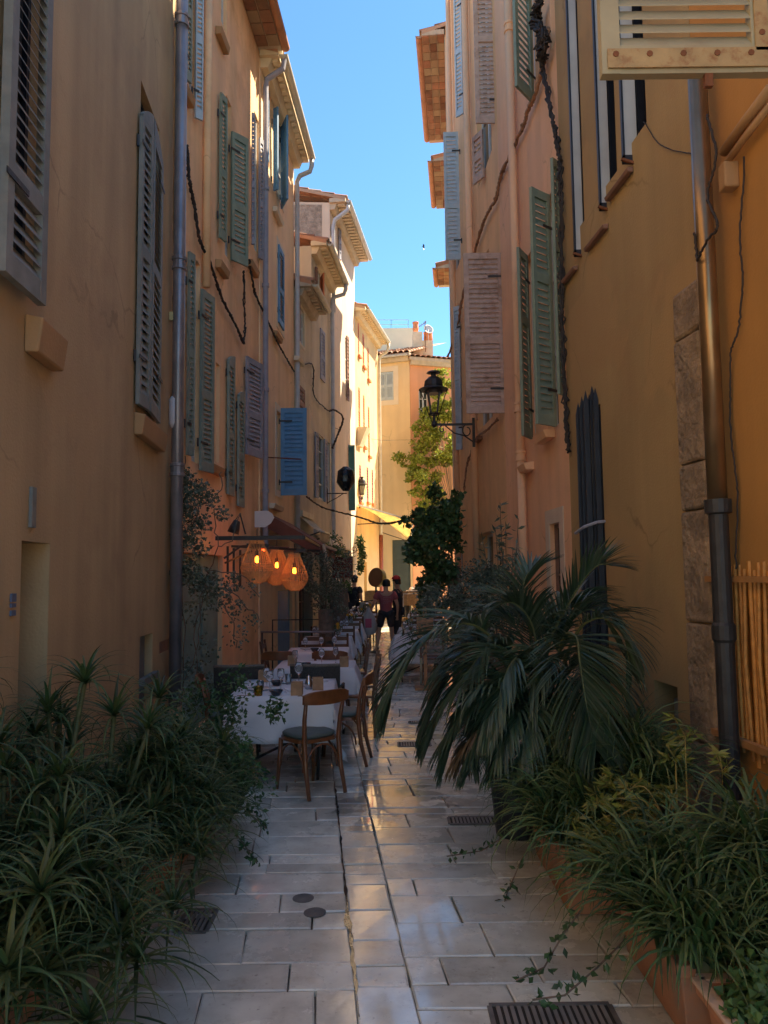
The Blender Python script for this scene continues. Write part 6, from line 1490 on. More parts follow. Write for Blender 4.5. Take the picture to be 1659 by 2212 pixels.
al = [(-1.62, 2.95, .35, 6, 1.18, 'aloe with its head against the dark doorway recess, tallest on the left'), (-1.52, 2.78, .3, 6, .62, 'low aloe leaning over the paving at the bottom left'),
      (-1.5, 3.25, .3, 7, .72, 'aloe spreading low in the near planter, second from the camera'), (-1.70, 3.45, .35, 6, 1.02, 'aloe of middle height against the near wall'),
      (-1.45, 3.72, .28, 6, .55, 'short aloe over the near edge of the bulging planter'), (-1.6, 3.95, .35, 6, .85, 'aloe behind the short one, against the wall'),
      (-1.36, 4.25, .3, 6, .50, 'aloe drooping over the front of the bulging planter'), (-1.58, 4.6, .38, 7, .72, 'aloe in the bulging planter beneath the meter cupboard'),
      (-1.9, 3.1, .05, 5, 1.12, 'aloe at the far left edge of the picture'), (-1.36, 4.85, .3, 5, .45, 'aloe at the far end of the bulging planter')]
al += [(-1.52, 3.0, .25, 8, .45, 'aloe with many low heads hiding the side of the near planter'), (-1.40, 4.4, .28, 8, .40, 'aloe with many low heads hiding the side of the bulging planter'), (-1.52, 3.5, .25, 8, .5, 'aloe crowding the far end of the near planter'), (-1.42, 5.3, .3, 7, .42, 'aloe between the bulging planter and the one nearest the tables'), (-1.58, 4.3, .3, 7, .85, 'aloe rising behind the bulging planter'), (-1.50, 2.62, .25, 5, .55, 'lowest aloe in the bottom left corner'), (-1.42, 3.15, .28, 6, .30, 'aloe sprawling on the paving edge beside the near planter, nearer of two'), (-1.42, 3.55, .28, 6, .30, 'aloe sprawling on the paving edge beside the near planter, farther of two'),
       (-1.55, 3.35, .3, 6, .5, 'aloe filling the middle of the near planter'), (-1.75, 4.0, .35, 6, 1.0, 'aloe reaching up the wall between the two left planters'), (-1.32, 4.5, .3, 5, .3, 'small aloe over the walkway side of the bulging planter'), (-1.75, 2.7, .3, 6, .85, 'aloe behind the lowest one in the bottom left corner')]
for i, (x, y, z0, hd, hm, lb) in enumerate(al): aloe(x, y, z0, hd, lb, 40+i, hmax=hm)
def grassy(x, y, z0, n, L, wd, label, seed, m='spider', rad=.12, group=None, up=(.5, 1.45), curl=(1.6, 3.2), name='spider_plant', cat='spider plant'):
    rr = random.Random(seed); r = thing(name, label, cat, (x, y, z0), group); lf = MB()
    for i in range(n):
        a = rr.uniform(0, 6.28); q = rad*math.sqrt(rr.random()); az = a + rr.gauss(0, .7)
        blade(lf, (x+q*math.cos(a), y+q*math.sin(a), z0+rr.uniform(0, .06)), az, L*rr.uniform(.5, 1.1), wd*rr.uniform(.7, 1.2), rr.uniform(*up), rr.uniform(*curl), rr, 7, rr.uniform(-.6, .6))
    lf.build('leaf', M_[m], r); c = MB(); [c.tube([(x+.05*math.cos(k), y+.05*math.sin(k), min(z0-.02, .24)), (x+.04*math.cos(k), y+.04*math.sin(k), z0+.02)], .012, 5) for k in range(0, 6, 2)]; c.lathe((x, y, z0), [(rad*.8, -.04), (rad*.7, .03), (0, .05)], 10, cap=False); c.build('crown', M_['stemg'], r); return r
GL = 'strap-leaved plants along the left tables'
for i, (x, y, z0, lb) in enumerate(((-1.30, 4.95, .31, 'fine strap-leaved plant hanging down the side of the bulging planter, farther of two'), (-1.30, 4.45, .31, 'fine strap-leaved plant hanging down the side of the bulging planter, nearer of two'), (-1.42, 4.12, .3, 'fine strap-leaved plant over the near end of the bulging planter'), (-1.5, 5.55, .42, 'fine strap-leaved plant in the planter nearest the tables, nearer of two'), (-1.6, 5.95, .42, 'fine strap-leaved plant in the planter nearest the tables, farther of two'), (-1.45, 5.45, .40, 'fine strap-leaved plant spilling over the paving edge near the tables'), (-1.62, 5.05, .34, 'fine strap-leaved plant under the corner downpipe'))):
    grassy(x, y, z0, 230, .5, .013, lb, 70+i, rad=.2)
def cloud(m, blobs, rr, L, wd, flat=1.0):
    for (c, rad, n) in blobs:
        c = V(*c); rad = rad if isinstance(rad, tuple) else (rad, rad, rad)
        for i in range(n):
            d = V(rr.gauss(0, 1), rr.gauss(0, 1), rr.gauss(0, 1)).normalized()*(rr.random()**.45)
            leaf(m, c + V(d.x*rad[0], d.y*rad[1], d.z*rad[2]), rr, L*rr.uniform(.6, 1.25), wd*rr.uniform(.7, 1.2))
def twigs(m, base, blobs, rr, r0=.012, n=3):
    for (c, rad, k) in blobs:
        c = V(*c); rd = rad[0] if isinstance(rad, tuple) else rad
        for i in range(n):
            e = c + V(rr.gauss(0, .5), rr.gauss(0, .5), rr.gauss(0, .5))*rd
            m.tube([V(*base), V(*base).lerp(e, .5)+V(rr.gauss(0, .05), 0, .06), e], [r0, r0*.6, r0*.25], 5)
def bushy(name, label, cat, base, blobs, leafm, L, wd, seed, trunk=None, group=None, r0=.015, nt=3, tn='trunk', ln='crown'):
    rr = random.Random(seed); r = thing(name, label, cat, base, group); t = MB(); tw = blobs[::2]
    if name in ('jasmine_bush', 'olive_shrub', 'olive_tree', 'leafy_shrub'):
        nb = []
        for (c, r0, n0) in blobs:
            for k in range(5):
                d = V(rr.gauss(0, .6), rr.gauss(0, .6), rr.gauss(0, .6))*r0; nb.append((tuple(V(*c)+d), r0*rr.uniform(.4, .75), int(n0/3.6)))
        blobs = nb
    if trunk: t.tube(trunk, [r0*1.4]+[r0]*(len(trunk)-1), 8)
    twigs(t, trunk[-1] if trunk else base, tw[::3] if len(tw) > 20 else tw, rr, min(.014, r0*.5), 1); t.build(tn, M_['bark'], r, smooth=True)
    m = MB(); cloud(m, blobs, rr, L, wd); m.build(ln, M_[leafm], r); return r
def B(px, py, Z, rad, n): return (tuple(at(px, py, Z)), rad, n)
# geranium-like bush below the vine, with trailing sprigs over the paving
bushy('leafy_shrub', 'dark green small-leaved shrub between the corner downpipe and the nearest table', 'shrub', (-1.65, 6.3, 0), [B(440, 1560, 6.2, .26, 500), B(500, 1600, 6.0, .24, 450), B(470, 1680, 5.6, .28, 500), B(420, 1640, 5.9, .25, 350), B(515, 1700, 5.4, .2, 250)], 'ivy', .05, .014, 5)
fl = MB()
for (px, py, Z) in ((474, 1532, 6.1), (478, 1545, 6.1), (560, 1632, 6.5), (552, 1640, 6.5)):
    c = at(px, py, Z); fl.lathe(c, [(0, -.02), (.018, -.01), (.02, .01), (0, .02)], 8)
def trailing(pxs, Z, label, seed, leafm='ivy'):
    rr = random.Random(seed); pts = [at(px, py, Z_) for (px, py), Z_ in zip(pxs, Z)]; r = thing('trailing_sprig', label, 'trailing plant', tuple(pts[0]), 'trailing sprigs reaching over the paving')
    m = MB(); m.tube(pts, .004, 5); m.build('stem', M_['bark'], r); m = MB()
    for a, b in zip(pts, pts[1:]):
        for i in range(14): leaf(m, a.lerp(b, rr.random()) + V(rr.gauss(0, .012), rr.gauss(0, .012), rr.gauss(0, .012)), rr, .045, .012)
    m.build('leaf', M_[leafm], r)
trailing([(495, 1720), (530, 1750), (560, 1775), (575, 1790)], [5.3, 5.2, 5.1, 5.05], 'trailing sprig reaching over the paving on the left, upper', 1)
trailing([(480, 1760), (520, 1815), (545, 1850), (555, 1865)], [5.0, 4.8, 4.7, 4.65], 'trailing sprig reaching over the paving on the left, lower', 2)
trailing([(1150, 1760), (1100, 1800), (1040, 1838), (965, 1850)], [4.9, 4.86, 4.82, 4.78], 'trailing sprig reaching left over the paving below the palm', 3)
trailing([(1190, 1790), (1130, 1850), (1095, 1930), (1080, 1985)], [4.6, 4.5, 4.4, 4.2], 'trailing sprig hanging down toward the paving on the right', 4)
trailing([(1260, 1960), (1215, 2020), (1175, 2090), (1115, 2118)], [3.6, 3.5, 3.4, 3.38], 'long bare trailing sprig curving over the paving at the lower right', 5)
trailing([(1360, 2020), (1290, 2090), (1220, 2150), (1150, 2160)], [3.35, 3.25, 3.2, 3.2], 'lowest trailing sprig at the lower right', 6)
# climbing vine on the corner pipe
rr = random.Random(21); r_ = thing('climbing_vine', 'grey-green climbing vine wrapped round the corner downpipe and door', 'vine', (-2.1, 8.2, 0)); t = MB(); m = MB()
main = [[(392, 1560), (398, 1400), (392, 1200), (396, 1050), (400, 985)], [(398, 1500), (425, 1390), (440, 1270), (470, 1180), (462, 1100)], [(430, 1480), (420, 1360), (450, 1230), (520, 1240), (560, 1290)], [(398, 1160), (430, 1100), (480, 1060), (478, 1020)], [(470, 1180), (500, 1170), (520, 1110)], [(480, 1260), (520, 1300), (560, 1340)], [(478, 1300), (505, 1345), (510, 1400)]]
for ln in main:
    P = [at(px, py, 8.0 + .25*i/len(ln)) + V(0, 0, 0) for i, (px, py) in enumerate(ln)]; Q = []
    for a, b in zip(P, P[1:]):
        for k in range(5): Q.append(a.lerp(b, k/5) + V(rr.gauss(0, .012), rr.gauss(0, .012), rr.gauss(0, .012)))
    t.tube(Q+[P[-1]], .006, 5)
t.build('stem', M_['bark'], r_)
bl = [B(400, 1030, 8.1, .12, 130), B(425, 1060, 8.1, .16, 260), B(400, 1100, 8.0, .15, 300), B(430, 1130, 8.1, .14, 200), B(390, 1070, 8.0, .10, 120), B(455, 1080, 8.1, .12, 90), B(395, 1160, 8.0, .14, 240), B(430, 1180, 8.1, .14, 110), B(480, 1110, 8.2, .10, 60),
      B(400, 1235, 8.0, .16, 330), B(440, 1260, 8.1, .18, 330), B(470, 1290, 8.2, .16, 160), B(500, 1260, 8.3, .13, 90), B(505, 1310, 8.3, .12, 60), B(420, 1320, 8.1, .16, 90), B(550, 1340, 8.4, .1, 22), B(520, 1380, 8.4, .14, 30), B(450, 1400, 8.2, .2, 50), B(440, 1480, 8.0, .18, 160), B(410, 1440, 8.0, .12, 50), B(520, 1340, 8.4, .2, 30), B(545, 1270, 8.4, .12, 24)]
cloud(m, bl, rr, .042, .018); m.build('leaf', M_['olive'], r_)
# olive trees, left
bushy('olive_tree', 'slender potted olive tree beside the blue door', 'olive tree', (-.95, 12.2, 0), [B(690, 1215, 12.2, .22, 300), B(712, 1245, 12.2, .26, 420), B(680, 1260, 12.2, .22, 320), B(735, 1265, 12.2, .24, 300), B(705, 1290, 12.2, .26, 330), B(725, 1310, 12.3, .18, 140), B(665, 1225, 12.2, .12, 90)], 'olive', .055, .011, 31, trunk=[(-.95, 12.2, 0), (-.93, 12.2, .6), (-.95, 12.2, 1.25)], r0=.022)
bushy('olive_tree', 'second olive tree under the cream awning with brighter leaves', 'olive tree', (-1.0, 16.4, 0), [B(715, 1180, 16.4, .18, 160), B(728, 1195, 16.4, .2, 200), B(742, 1270, 16.4, .25, 230), B(735, 1300, 16.4, .2, 160)], 'fresh', .06, .016, 32, trunk=[(-.95, 16.4, 0), (-.98, 16.4, .8), (-1.0, 16.4, 1.5)], r0=.02)
bushy('hanging_greenery', 'green plant hanging down beside the downpipe at the street end', 'hanging plant', (-.9, 23.4, 3), [B(779, 1175, 23.4, (.12, .1, .25), 160), B(783, 1200, 23.4, (.12, .1, .25), 160), B(779, 1225, 23.4, (.1, .1, .25), 120)], 'ivy', .10, .04, 33)
# right: dark leafy mass, olive shrubs, oleander
bushy('jasmine_bush', 'dense dark climbing bush overhanging the right-hand tables', 'climbing bush', (1.2, 12.6, 0), [B(965, 1090, 12.4, .2, 260), B(950, 1125, 12.4, .3, 520), B(925, 1150, 12.3, .28, 480), B(965, 1170, 12.3, .3, 480), B(935, 1190, 12.2, .3, 420), B(905, 1190, 12.2, .2, 200), B(925, 1235, 12.2, .22, 260), B(955, 1230, 12.2, .28, 380), B(930, 1275, 12.2, .2, 240), B(925, 1310, 12.2, .16, 140), B(985, 1140, 12.5, .2, 200), B(900, 1150, 12.2, .16, 140), B(985, 1080, 12.5, .12, 60)], 'ivy', .085, .038, 34, trunk=[(1.25, 12.6, 0), (1.2, 12.5, 1.0), (1.1, 12.4, 1.9)], r0=.03, nt=2)
bushy('olive_shrub', 'grey-green olive shrub between the palm and the tan wall', 'shrub', (1.15, 8.6, 0), [B(985, 1280, 9.0, .26, 520), B(1010, 1330, 8.8, .3, 600), B(960, 1330, 9.0, .26, 480), B(1045, 1290, 8.8, .28, 500), B(1065, 1250, 8.8, .22, 260), B(1085, 1310, 8.6, .26, 420), B(1030, 1240, 9.0, .2, 200), B(1060, 1350, 8.4, .28, 420), B(970, 1380, 8.6, .25, 350), B(1110, 1340, 8.2, .22, 260)], 'olive', .06, .012, 35, trunk=[(1.15, 8.6, 0), (1.15, 8.6, .7), (1.13, 8.6, 1.1)], r0=.028)
rr = random.Random(36); r_ = thing('oleander', 'tall thin oleander with sparse narrow leaves against the tan wall', 'oleander', (1.35, 8.9, 0)); t = MB(); m = MB()
for top in ((1080, 1085), (1092, 1130), (1070, 1140), (1108, 1185), (1040, 1150), (1120, 1120)):
    e = at(*top, 8.9); b0 = V(1.35, 8.9, .3); P = [b0, b0.lerp(e, .5)+V(.03, 0, .05), e]; t.tube(P, [.01, .007, .003], 5)
    for i in range(46):
        k = rr.uniform(.45, 1); c = b0.lerp(e, k)+V(.03*(1-abs(2*k-1)), 0, .05*(1-abs(2*k-1))); leaf(m, c, rr, .11, .015, V(rr.gauss(0, 1), rr.gauss(0, 1), rr.gauss(.2, .7)).normalized())
t.build('stem', M_['bark'], r_); m.build('leaf', M_['olive'], r_)
# bright tree at the end
tb_ = [((2.1, 27.2, 6.9), .9, 1500), ((1.5, 27.0, 6.2), .8, 1300), ((2.5, 27.2, 5.9), .9, 1300), ((1.75, 26.9, 5.2), .75, 1000), ((1.0, 26.9, 5.6), .45, 420), ((2.2, 27.0, 4.6), .8, 1000), ((1.5, 26.8, 4.3), .5, 420), ((2.5, 27.3, 7.8), .7, 800), ((2.0, 27.2, 8.0), .7, 800), ((2.3, 27.2, 8.8), .6, 600), ((1.7, 27.0, 7.5), .5, 450), ((1.15, 26.9, 6.9), .4, 260), ((1.25, 26.8, 4.85), .4, 240), ((1.9, 27.1, 3.8), .6, 500), ((3.4, 27.4, 6.5), 1.0, 900), ((3.2, 27.4, 5.0), .9, 700)]
rt2_ = random.Random(5); nb_ = []
for (c, r0, n0) in tb_:      # break every mass into uneven small clumps, set back against the coral wall
    c = (c[0]*1.035, 28.35 + (c[1]-27)*.5, 1.8 + (c[2]-1.8)*1.045); r0 *= .8
    for k in range(9):
        d = V(rt2_.gauss(0, .6), rt2_.gauss(0, .3), rt2_.gauss(0, .6))*r0; nb_.append(((c[0]+d.x, min(28.75, c[1]+d.y), c[2]+d.z), (r0*.46, r0*.36, r0*.32), int(n0/9*1.15)))
tb_ = nb_
bushy('leafy_tree', 'yellow-green leafy tree leaning out before the coral wall at the street end', 'tree', (2.9, 28.3, 0), tb_, 'tree', .12, .05, 37, trunk=[(2.9, 28.3, 0), (2.8, 28.3, 2), (2.6, 28.3, 4.0)], r0=.06, nt=1)
# ---- palm
def curve(P, n=24):
    out = []
    for i in range(n+1):
        t = i/n*(len(P)-1); k = min(int(t), len(P)-2); f = t-k
        p0 = P[max(k-1, 0)]; p1 = P[k]; p2 = P[k+1]; p3 = P[min(k+2, len(P)-1)]
        out.append(.5*((2*p1)+(p2-p0)*f+(2*p0-5*p1+4*p2-p3)*f*f+(3*p1-p0-3*p2+p3)*f**3))
    return out
def frond(root, P, Lf, wd, rr, droop=.5, n=46, m='palm', start=.12, norm=None):
    C = curve([V(*p) for p in P], 40); mb = MB(); mb.tube(C[::2], [lerp(.014, .003, i/20) for i in range(21)], 6); rc = mb.build('frond', M_['stemg'], root, smooth=True); lf = MB()
    for i in range(n):
        t = lerp(start, 1, (i+rr.random()*.4)/n); k = min(39, int(t*40)); c = C[k].lerp(C[k+1], t*40-k) if k < 40 else C[40]
        tan = (C[min(k+1, 40)]-C[max(k-1, 0)]).normalized(); up = norm or V(0, 0, 1); sd = tan.cross(up)
        sd = sd.normalized() if sd.length > .05 else V(1, 0, 0); nn = sd.cross(tan).normalized()
        L = 1.1*Lf*math.sin(math.pi*(.12+.80*t))**.6*rr.uniform(.88, 1.08)
        for s in (-1, 1):
            d = (sd*s*(.95-.45*t) + tan*(.45+.65*t) + nn*.22 + V(rr.gauss(0, .05), rr.gauss(0, .05), rr.gauss(0, .05))).normalized()
            q = c.copy(); rows = []; N = 7; sx = tan.cross(d).cross(d); wv = (d.cross(nn)).normalized()
            for j in range(N+1):
                u = j/N; w_ = wd*(1-u**2.2)*(.6+.4*min(1, u*5))*.5+.0004
                wv = d.cross(V(0, 0, 1) if abs(d.z) < .95 else tan).normalized()
                wv = (wv*.55 + tan*.45).normalized()
                rows.append([q-wv*w_*1.35, q+V(0, 0, -.3*w_), q+wv*w_*1.35]); q = q + d*(L/N); d = (d + V(0, 0, -droop*(.10+.22*u))).normalized()
            b = len(lf.v)
            for r_ in rows: lf.v.extend([tuple(x) for x in r_])
            for j in range(N):
                e = b+j*3; lf.f.append((e, e+1, e+4, e+3)); lf.f.append((e+1, e+2, e+5, e+4))
    lf.build('leaflet', M_[m], rc); return rc
r_ = thing('planter', 'tall black pot under the palm', 'plant pot', (.90, 5.42, 0)); m = MB(); m.lathe((.90, 5.42, 0), [(.15, .0), (.19, .42), (.205, .42), (.205, .46), (.18, .46), (.175, .40), (0, .40)], 24); m.build('pot', M_['potblack'], r_, smooth=False)
pm = thing('palm', 'large dark potted palm with long drooping fronds', 'palm', (1.02, 5.35, .42)); rr = random.Random(50); b0 = (1.05, 5.4, .45)
def PP(*a): return [b0] + [tuple(at(px, py if py < 1560 else 1560 + (py-1560)*.62, Z)) for px, py, Z in a]
m = MB(); m.lathe((1.04, 5.38, .4), [(.07, 0), (.075, .2), (.05, .4), (.03, .55)], 12)
for i in range(9): a = i*.7; m.tube([(1.04, 5.38, .5), (1.04+.06*math.cos(a), 5.38+.06*math.sin(a), .8), (1.04+.13*math.cos(a), 5.38+.13*math.sin(a), 1.15)], [.02, .016, .012], 6)
m.build('trunk', M_['bark'], pm, smooth=True)
frond(pm, PP((1110, 1450, 5.2), (1025, 1350, 5.0), (930, 1375, 4.9), (860, 1465, 4.85), (840, 1530, 4.85)), .42, .020, rr, .75, 70, start=.35)
frond(pm, PP((1180, 1420, 5.4), (1230, 1300, 5.3), (1285, 1225, 5.2), (1325, 1222, 5.15)), .34, .018, rr, .3, 60)
frond(pm, PP((1210, 1400, 5.0), (1243, 1375, 4.7), (1252, 1430, 4.45), (1268, 1530, 4.35), (1285, 1640, 4.3)), .44, .021, rr, .55, 70, start=.38, norm=V(0, -.8, .6))
frond(pm, PP((1230, 1400, 5.2), (1290, 1335, 5.0), (1345, 1370, 4.9), (1362, 1450, 4.9)), .36, .019, rr, .8, 55)
frond(pm, PP((1130, 1460, 5.2), (1070, 1390, 5.1), (1020, 1440, 5.0), (960, 1530, 5.0), (930, 1620, 5.0)), .38, .019, rr, .9, 62, start=.3)
frond(pm, PP((1120, 1500, 5.0), (1050, 1480, 4.9), (990, 1560, 4.9), (960, 1650, 4.95)), .34, .018, rr, 1.0, 55, start=.3)
frond(pm, PP((1140, 1500, 5.0), (1090, 1470, 4.8), (1060, 1560, 4.75), (1050, 1650, 4.8)), .32, .018, rr, 1.0, 55, start=.3)
frond(pm, PP((1160, 1450, 5.5), (1150, 1350, 5.5), (1100, 1300, 5.4), (1030, 1340, 5.3)), .36, .018, rr, .6, 55, start=.3)
frond(pm, PP((1180, 1480, 5.1), (1190, 1420, 4.9), (1150, 1480, 4.75), (1130, 1590, 4.7)), .34, .018, rr, .8, 55, start=.3)
frond(pm, PP((1200, 1500, 5.2), (1240, 1480, 5.0), (1320, 1540, 4.9), (1350, 1620, 4.9)), .36, .019, rr, .8, 55, start=.3)
frond(pm, PP((1130, 1560, 5.0), (1060, 1560, 4.9), (1010, 1640, 4.9), (1000, 1700, 4.95)), .30, .017, rr, 1.0, 50, m='palmdry', start=.3)
frond(pm, PP((1170, 1420, 5.6), (1200, 1330, 5.7), (1260, 1290, 5.8), (1320, 1330, 5.8)), .34, .018, rr, .6, 50, start=.3)
frond(pm, PP((1150, 1400, 5.6), (1130, 1300, 5.8), (1140, 1240, 5.9), (1180, 1215, 6.0)), .30, .017, rr, .3, 50, start=.3)
frond(pm, PP((1150, 1480, 5.0), (1120, 1420, 4.8), (1085, 1480, 4.7), (1075, 1600, 4.7)), .36, .018, rr, .8, 55, start=.3)
frond(pm, PP((1190, 1500, 5.0), (1215, 1450, 4.8), (1200, 1530, 4.7), (1195, 1650, 4.7)), .36, .018, rr, .8, 55, start=.3)
frond(pm, PP((1110, 1470, 5.3), (1050, 1400, 5.3), (985, 1420, 5.3), (935, 1500, 5.35)), .36, .018, rr, .8, 55, start=.3)
frond(pm, PP((1140, 1440, 5.5), (1110, 1350, 5.6), (1040, 1330, 5.6), (990, 1390, 5.6)), .34, .018, rr, .7, 50, start=.3)
frond(pm, PP((1200, 1440, 5.4), (1235, 1340, 5.4), (1290, 1320, 5.35), (1340, 1400, 5.3)), .34, .018, rr, .7, 50, start=.3)
for (P_, L_) in (((( 1120, 1480, 5.1), (1040, 1500, 5.0), (985, 1600, 5.0), (965, 1690, 5.0)), .34), (((1110, 1500, 4.95), (1060, 1530, 4.85), (1030, 1630, 4.85), (1020, 1720, 4.9)), .32), (((1130, 1520, 4.9), (1100, 1540, 4.75), (1080, 1640, 4.7), (1075, 1730, 4.75)), .30), (((1150, 1520, 4.9), (1150, 1520, 4.7), (1135, 1620, 4.6), (1125, 1720, 4.6)), .30), (((1210, 1480, 5.2), (1280, 1420, 5.1), (1340, 1480, 5.0), (1365, 1570, 5.0)), .34), (((1100, 1480, 5.3), (1000, 1440, 5.3), (940, 1520, 5.3), (915, 1620, 5.3)), .34), (((1200, 1530, 5.0), (1240, 1520, 4.8), (1250, 1620, 4.7), (1255, 1700, 4.7)), .32)):
    frond(pm, PP(*P_), L_, .019, rr, .95, 54, start=.3)
# ---- strap plants and planters on the right
trough(.92, 1.75, 4.12, 5.05, .36, 'stained terracotta planter on the right under the palm', m='terra')
trough(1.15, 1.72, 1.95, 2.90, .30, 'nearest terracotta planter on the right, its pale rim crossing the bottom corner', rim=.045)
near_box = [o for o in COL.objects if o.get('label', '').startswith('nearest terracotta planter on the right')][0]
m = MB(); q_ = [(1.13, 1.93), (1.74, 1.93), (1.74, 2.92), (1.13, 2.92)]
for a_, b_ in ((3, 0), (2, 3)): m.bar(V(*q_[a_], .306), V(*q_[b_], .306), .05, .014)
m.build('rim', mat('pale_worn_rim', (.62, .42, .29), .8, .15, 12, .3, 40), near_box, bevel=.004)
trough(1.10, 2.0, 3.0, 3.8, .32, 'terracotta planter buried under broad strap leaves on the right')
GR = 'strap-leaved plants massed on the right'
for i, (x, y, z0, n, L, lb) in enumerate(((1.2, 4.75, .55, 200, .52, 'dark strap-leaved plant just right of the black pot'), (1.35, 4.55, .72, 170, .56, 'dark strap-leaved plant in the middle of the stained planter'), (1.6, 4.9, .55, 170, .5, 'dark strap-leaved plant below the wall niche'), (1.15, 4.2, .5, 150, .5, 'strap-leaved plant drooping over the near end of the stained planter'), (1.5, 4.3, .6, 120, .5, 'strap-leaved plant behind the golden bush'),
     (1.42, 3.45, .42, 200, .56, 'broad strap-leaved plant filling the terracotta planter, left part'), (1.68, 3.5, .50, 190, .6, 'broad strap-leaved plant against the stone jamb'), (1.62, 3.1, .38, 170, .55, 'broad strap-leaved plant over the pale rim'), (1.16, 3.42, .33, 240, .62, 'broad strap-leaved plant reaching farthest out over the paving on the right'), (1.0, 4.2, .36, 260, .56, 'strap-leaved plant hiding the corner of the stained planter'), (1.92, 3.35, .5, 160, .55, 'strap-leaved plant at the right edge of the picture'), (1.18, 3.2, .32, 190, .48, 'strap-leaved plant drooping over the paving at the lower right'), (1.20, 3.62, .32, 220, .54, 'strap-leaved plant low at the paving edge in front of the golden bush'), (1.22, 3.05, .32, 170, .5, 'lowest strap-leaved plant hanging beside the pale rim'), (1.05, 4.5, .38, 260, .54, 'dark strap-leaved plant hanging to the paving in front of the black pot'), (1.05, 4.9, .42, 260, .52, 'dark strap-leaved plant crowding the right side of the black pot'), (1.30, 4.9, .42, 150, .5, 'dark strap-leaved plant between the black pot and the stained planter'))):
    grassy(x, y, z0, n, L, .020 if i < 5 else .022, lb, 90+i, rad=.13)
# golden nandina
rr = random.Random(60); r_ = thing('golden_nandina', 'golden-green feathery bush in front of the stone jamb', 'nandina', (1.4, 3.9, .4)); t = MB(); m = MB()
tips = [(1300, 1700, 4.0), (1265, 1790, 3.9), (1360, 1705, 4.0), (1400, 1760, 3.95), (1330, 1770, 3.8), (1250, 1850, 3.8), (1310, 1850, 3.7), (1380, 1840, 3.7), (1450, 1715, 4.0), (1290, 1740, 3.9), (1430, 1800, 3.9), (1350, 1810, 3.75), (1480, 1590, 4.2), (1560, 1665, 4.0), (1340, 1740, 3.9), (1280, 1820, 3.75), (1410, 1720, 4.0), (1460, 1640, 4.1)]
for (px, py, Z) in tips:
    e = at(px, py, Z); b_ = V(1.42+rr.gauss(0, .04), 3.85, .4); mid = b_.lerp(e, .6)+V(0, 0, .12); C = curve([b_, mid, e], 10); t.tube(C, [lerp(.006, .002, i/10) for i in range(11)], 5)
    for k in range(7):
        c = e + V(rr.gauss(0, .045), rr.gauss(0, .045), rr.gauss(0, .035)); base = rr.uniform(0, 6.28)
        t.tube([e, c], .0018, 4)
        for j in range(7):
            a = base + rr.uniform(-1.3, 1.3); leaf(m, c, rr, .075, .0095, V(math.cos(a), math.sin(a)*.8, rr.gauss(.15, .4)).normalized())
t.build('stem', mat('yellow_stem', (.30, .22, .05), .6), r_); m.build('leaf', M_['gold'], r_)
bushy('small_leaved_plant', 'fresh green small-leaved plant in the bottom right corner', 'shrub', (1.5, 2.75, .3), [B(1625, 2155, 2.75, .10, 240), B(1655, 2120, 2.8, .10, 220), B(1645, 2195, 2.65, .11, 240)], 'fresh', .035, .024, 61)
# ================================================================== CABLES AND SMALL THINGS
def cable(label, pts, r=.012, m='cable', knots=0, seed=0, sag=0, name='cable', wob=.006, strands=1, ties=True):
    rr = random.Random(seed); P = [p if isinstance(p, Vector) else at(*p) for p in pts]
    C = curve(P, 14*(len(P)-1)); o0 = C[0]; root = thing(name, label, 'cable', tuple(o0)) 
    for s in range(strands):
        m_ = MB(); Q = [c + V(rr.gauss(0, wob)+ .007*math.sin(i*.21+s*2), rr.gauss(0, wob), rr.gauss(0, wob)+.007*math.cos(i*.23+s*2)) for i, c in enumerate(C)]
        m_.tube(Q, r*(1 if s == 0 else .7), 6); m_.build('strand', M_[m], root, smooth=True)
    if knots:
        for i in range(knots):
            c = C[int((i+.5)/knots*(len(C)-1))]; q = MB(); q.lathe(c, [(0, -.02), (r*1.5, -.014), (r*1.7, .0), (r*1.5, .014), (0, .02)], 7, rot=Euler((rr.random(), rr.random(), rr.random())).to_matrix()); q.build('clip', M_[m], root)
    return root
def wc(W, px, py, o=.05): s, z = W.hit(px, py, o); return W.pt(s, o, z)
cable('thick black cable bundle looping down the peach wall past the grey-green shutters', [wc(L2, x, y) for x, y in ((404, 315), (408, 380), (420, 440), (432, 520), (455, 570), (478, 640), (508, 700), (526, 742))], .016, knots=8, seed=1, strands=3)
cable('black cable rising from the bundle end beside the tall shutter', [wc(L2, x, y, .06) for x, y in ((526, 742), (530, 700), (527, 640), (526, 585))], .014, seed=2, strands=2)
cable('black cable slanting from the peach wall across the pale downpipe to the low houses', [wc(L2, 538, 560), wc(L2, 548, 620), wc(L2, 562, 660), wc(L3, 582, 700), wc(L3, 600, 740), wc(L3, 622, 780), wc(L3, 636, 803)], .014, knots=6, seed=3, strands=3)
cable('black cable hanging down the grey-cream houses to the covered lamp', [wc(L4, 643, 700), wc(L4, 647, 780), wc(L4, 676, 790), wc(L5, 677, 850), wc(L5, 700, 880), wc(L5, 712, 888)], .014, knots=3, seed=4, strands=2)
cable('tangled black cable bundle at the pale blue downpipe', [wc(L5, 712, 888, .1), wc(L6, 724, 886, .2), wc(L6, 741, 903, .3), wc(L6, 733, 930, .2), wc(L5, 718, 968, .1)], .022, knots=5, seed=5, strands=3)
cable('cable strung across the street above the yellow awning', [wc(L4, 662, 1073, .1), wc(L5, 700, 1097, .3), (778, 1118, 17.5), (820, 1131, 15.5), (860, 1127, 14.5), (925, 1105, 13.6), wc(R3, 985, 1086, .05)], .016, seed=6, strands=3)
cable('thin slack wire crossing the street high before the end house', [wc(L6, 724, 925, .1), (760, 938, 24), (820, 951, 27), (870, 950, 28.4), (925, 952, 29.2)], .006, seed=7, wob=.002)
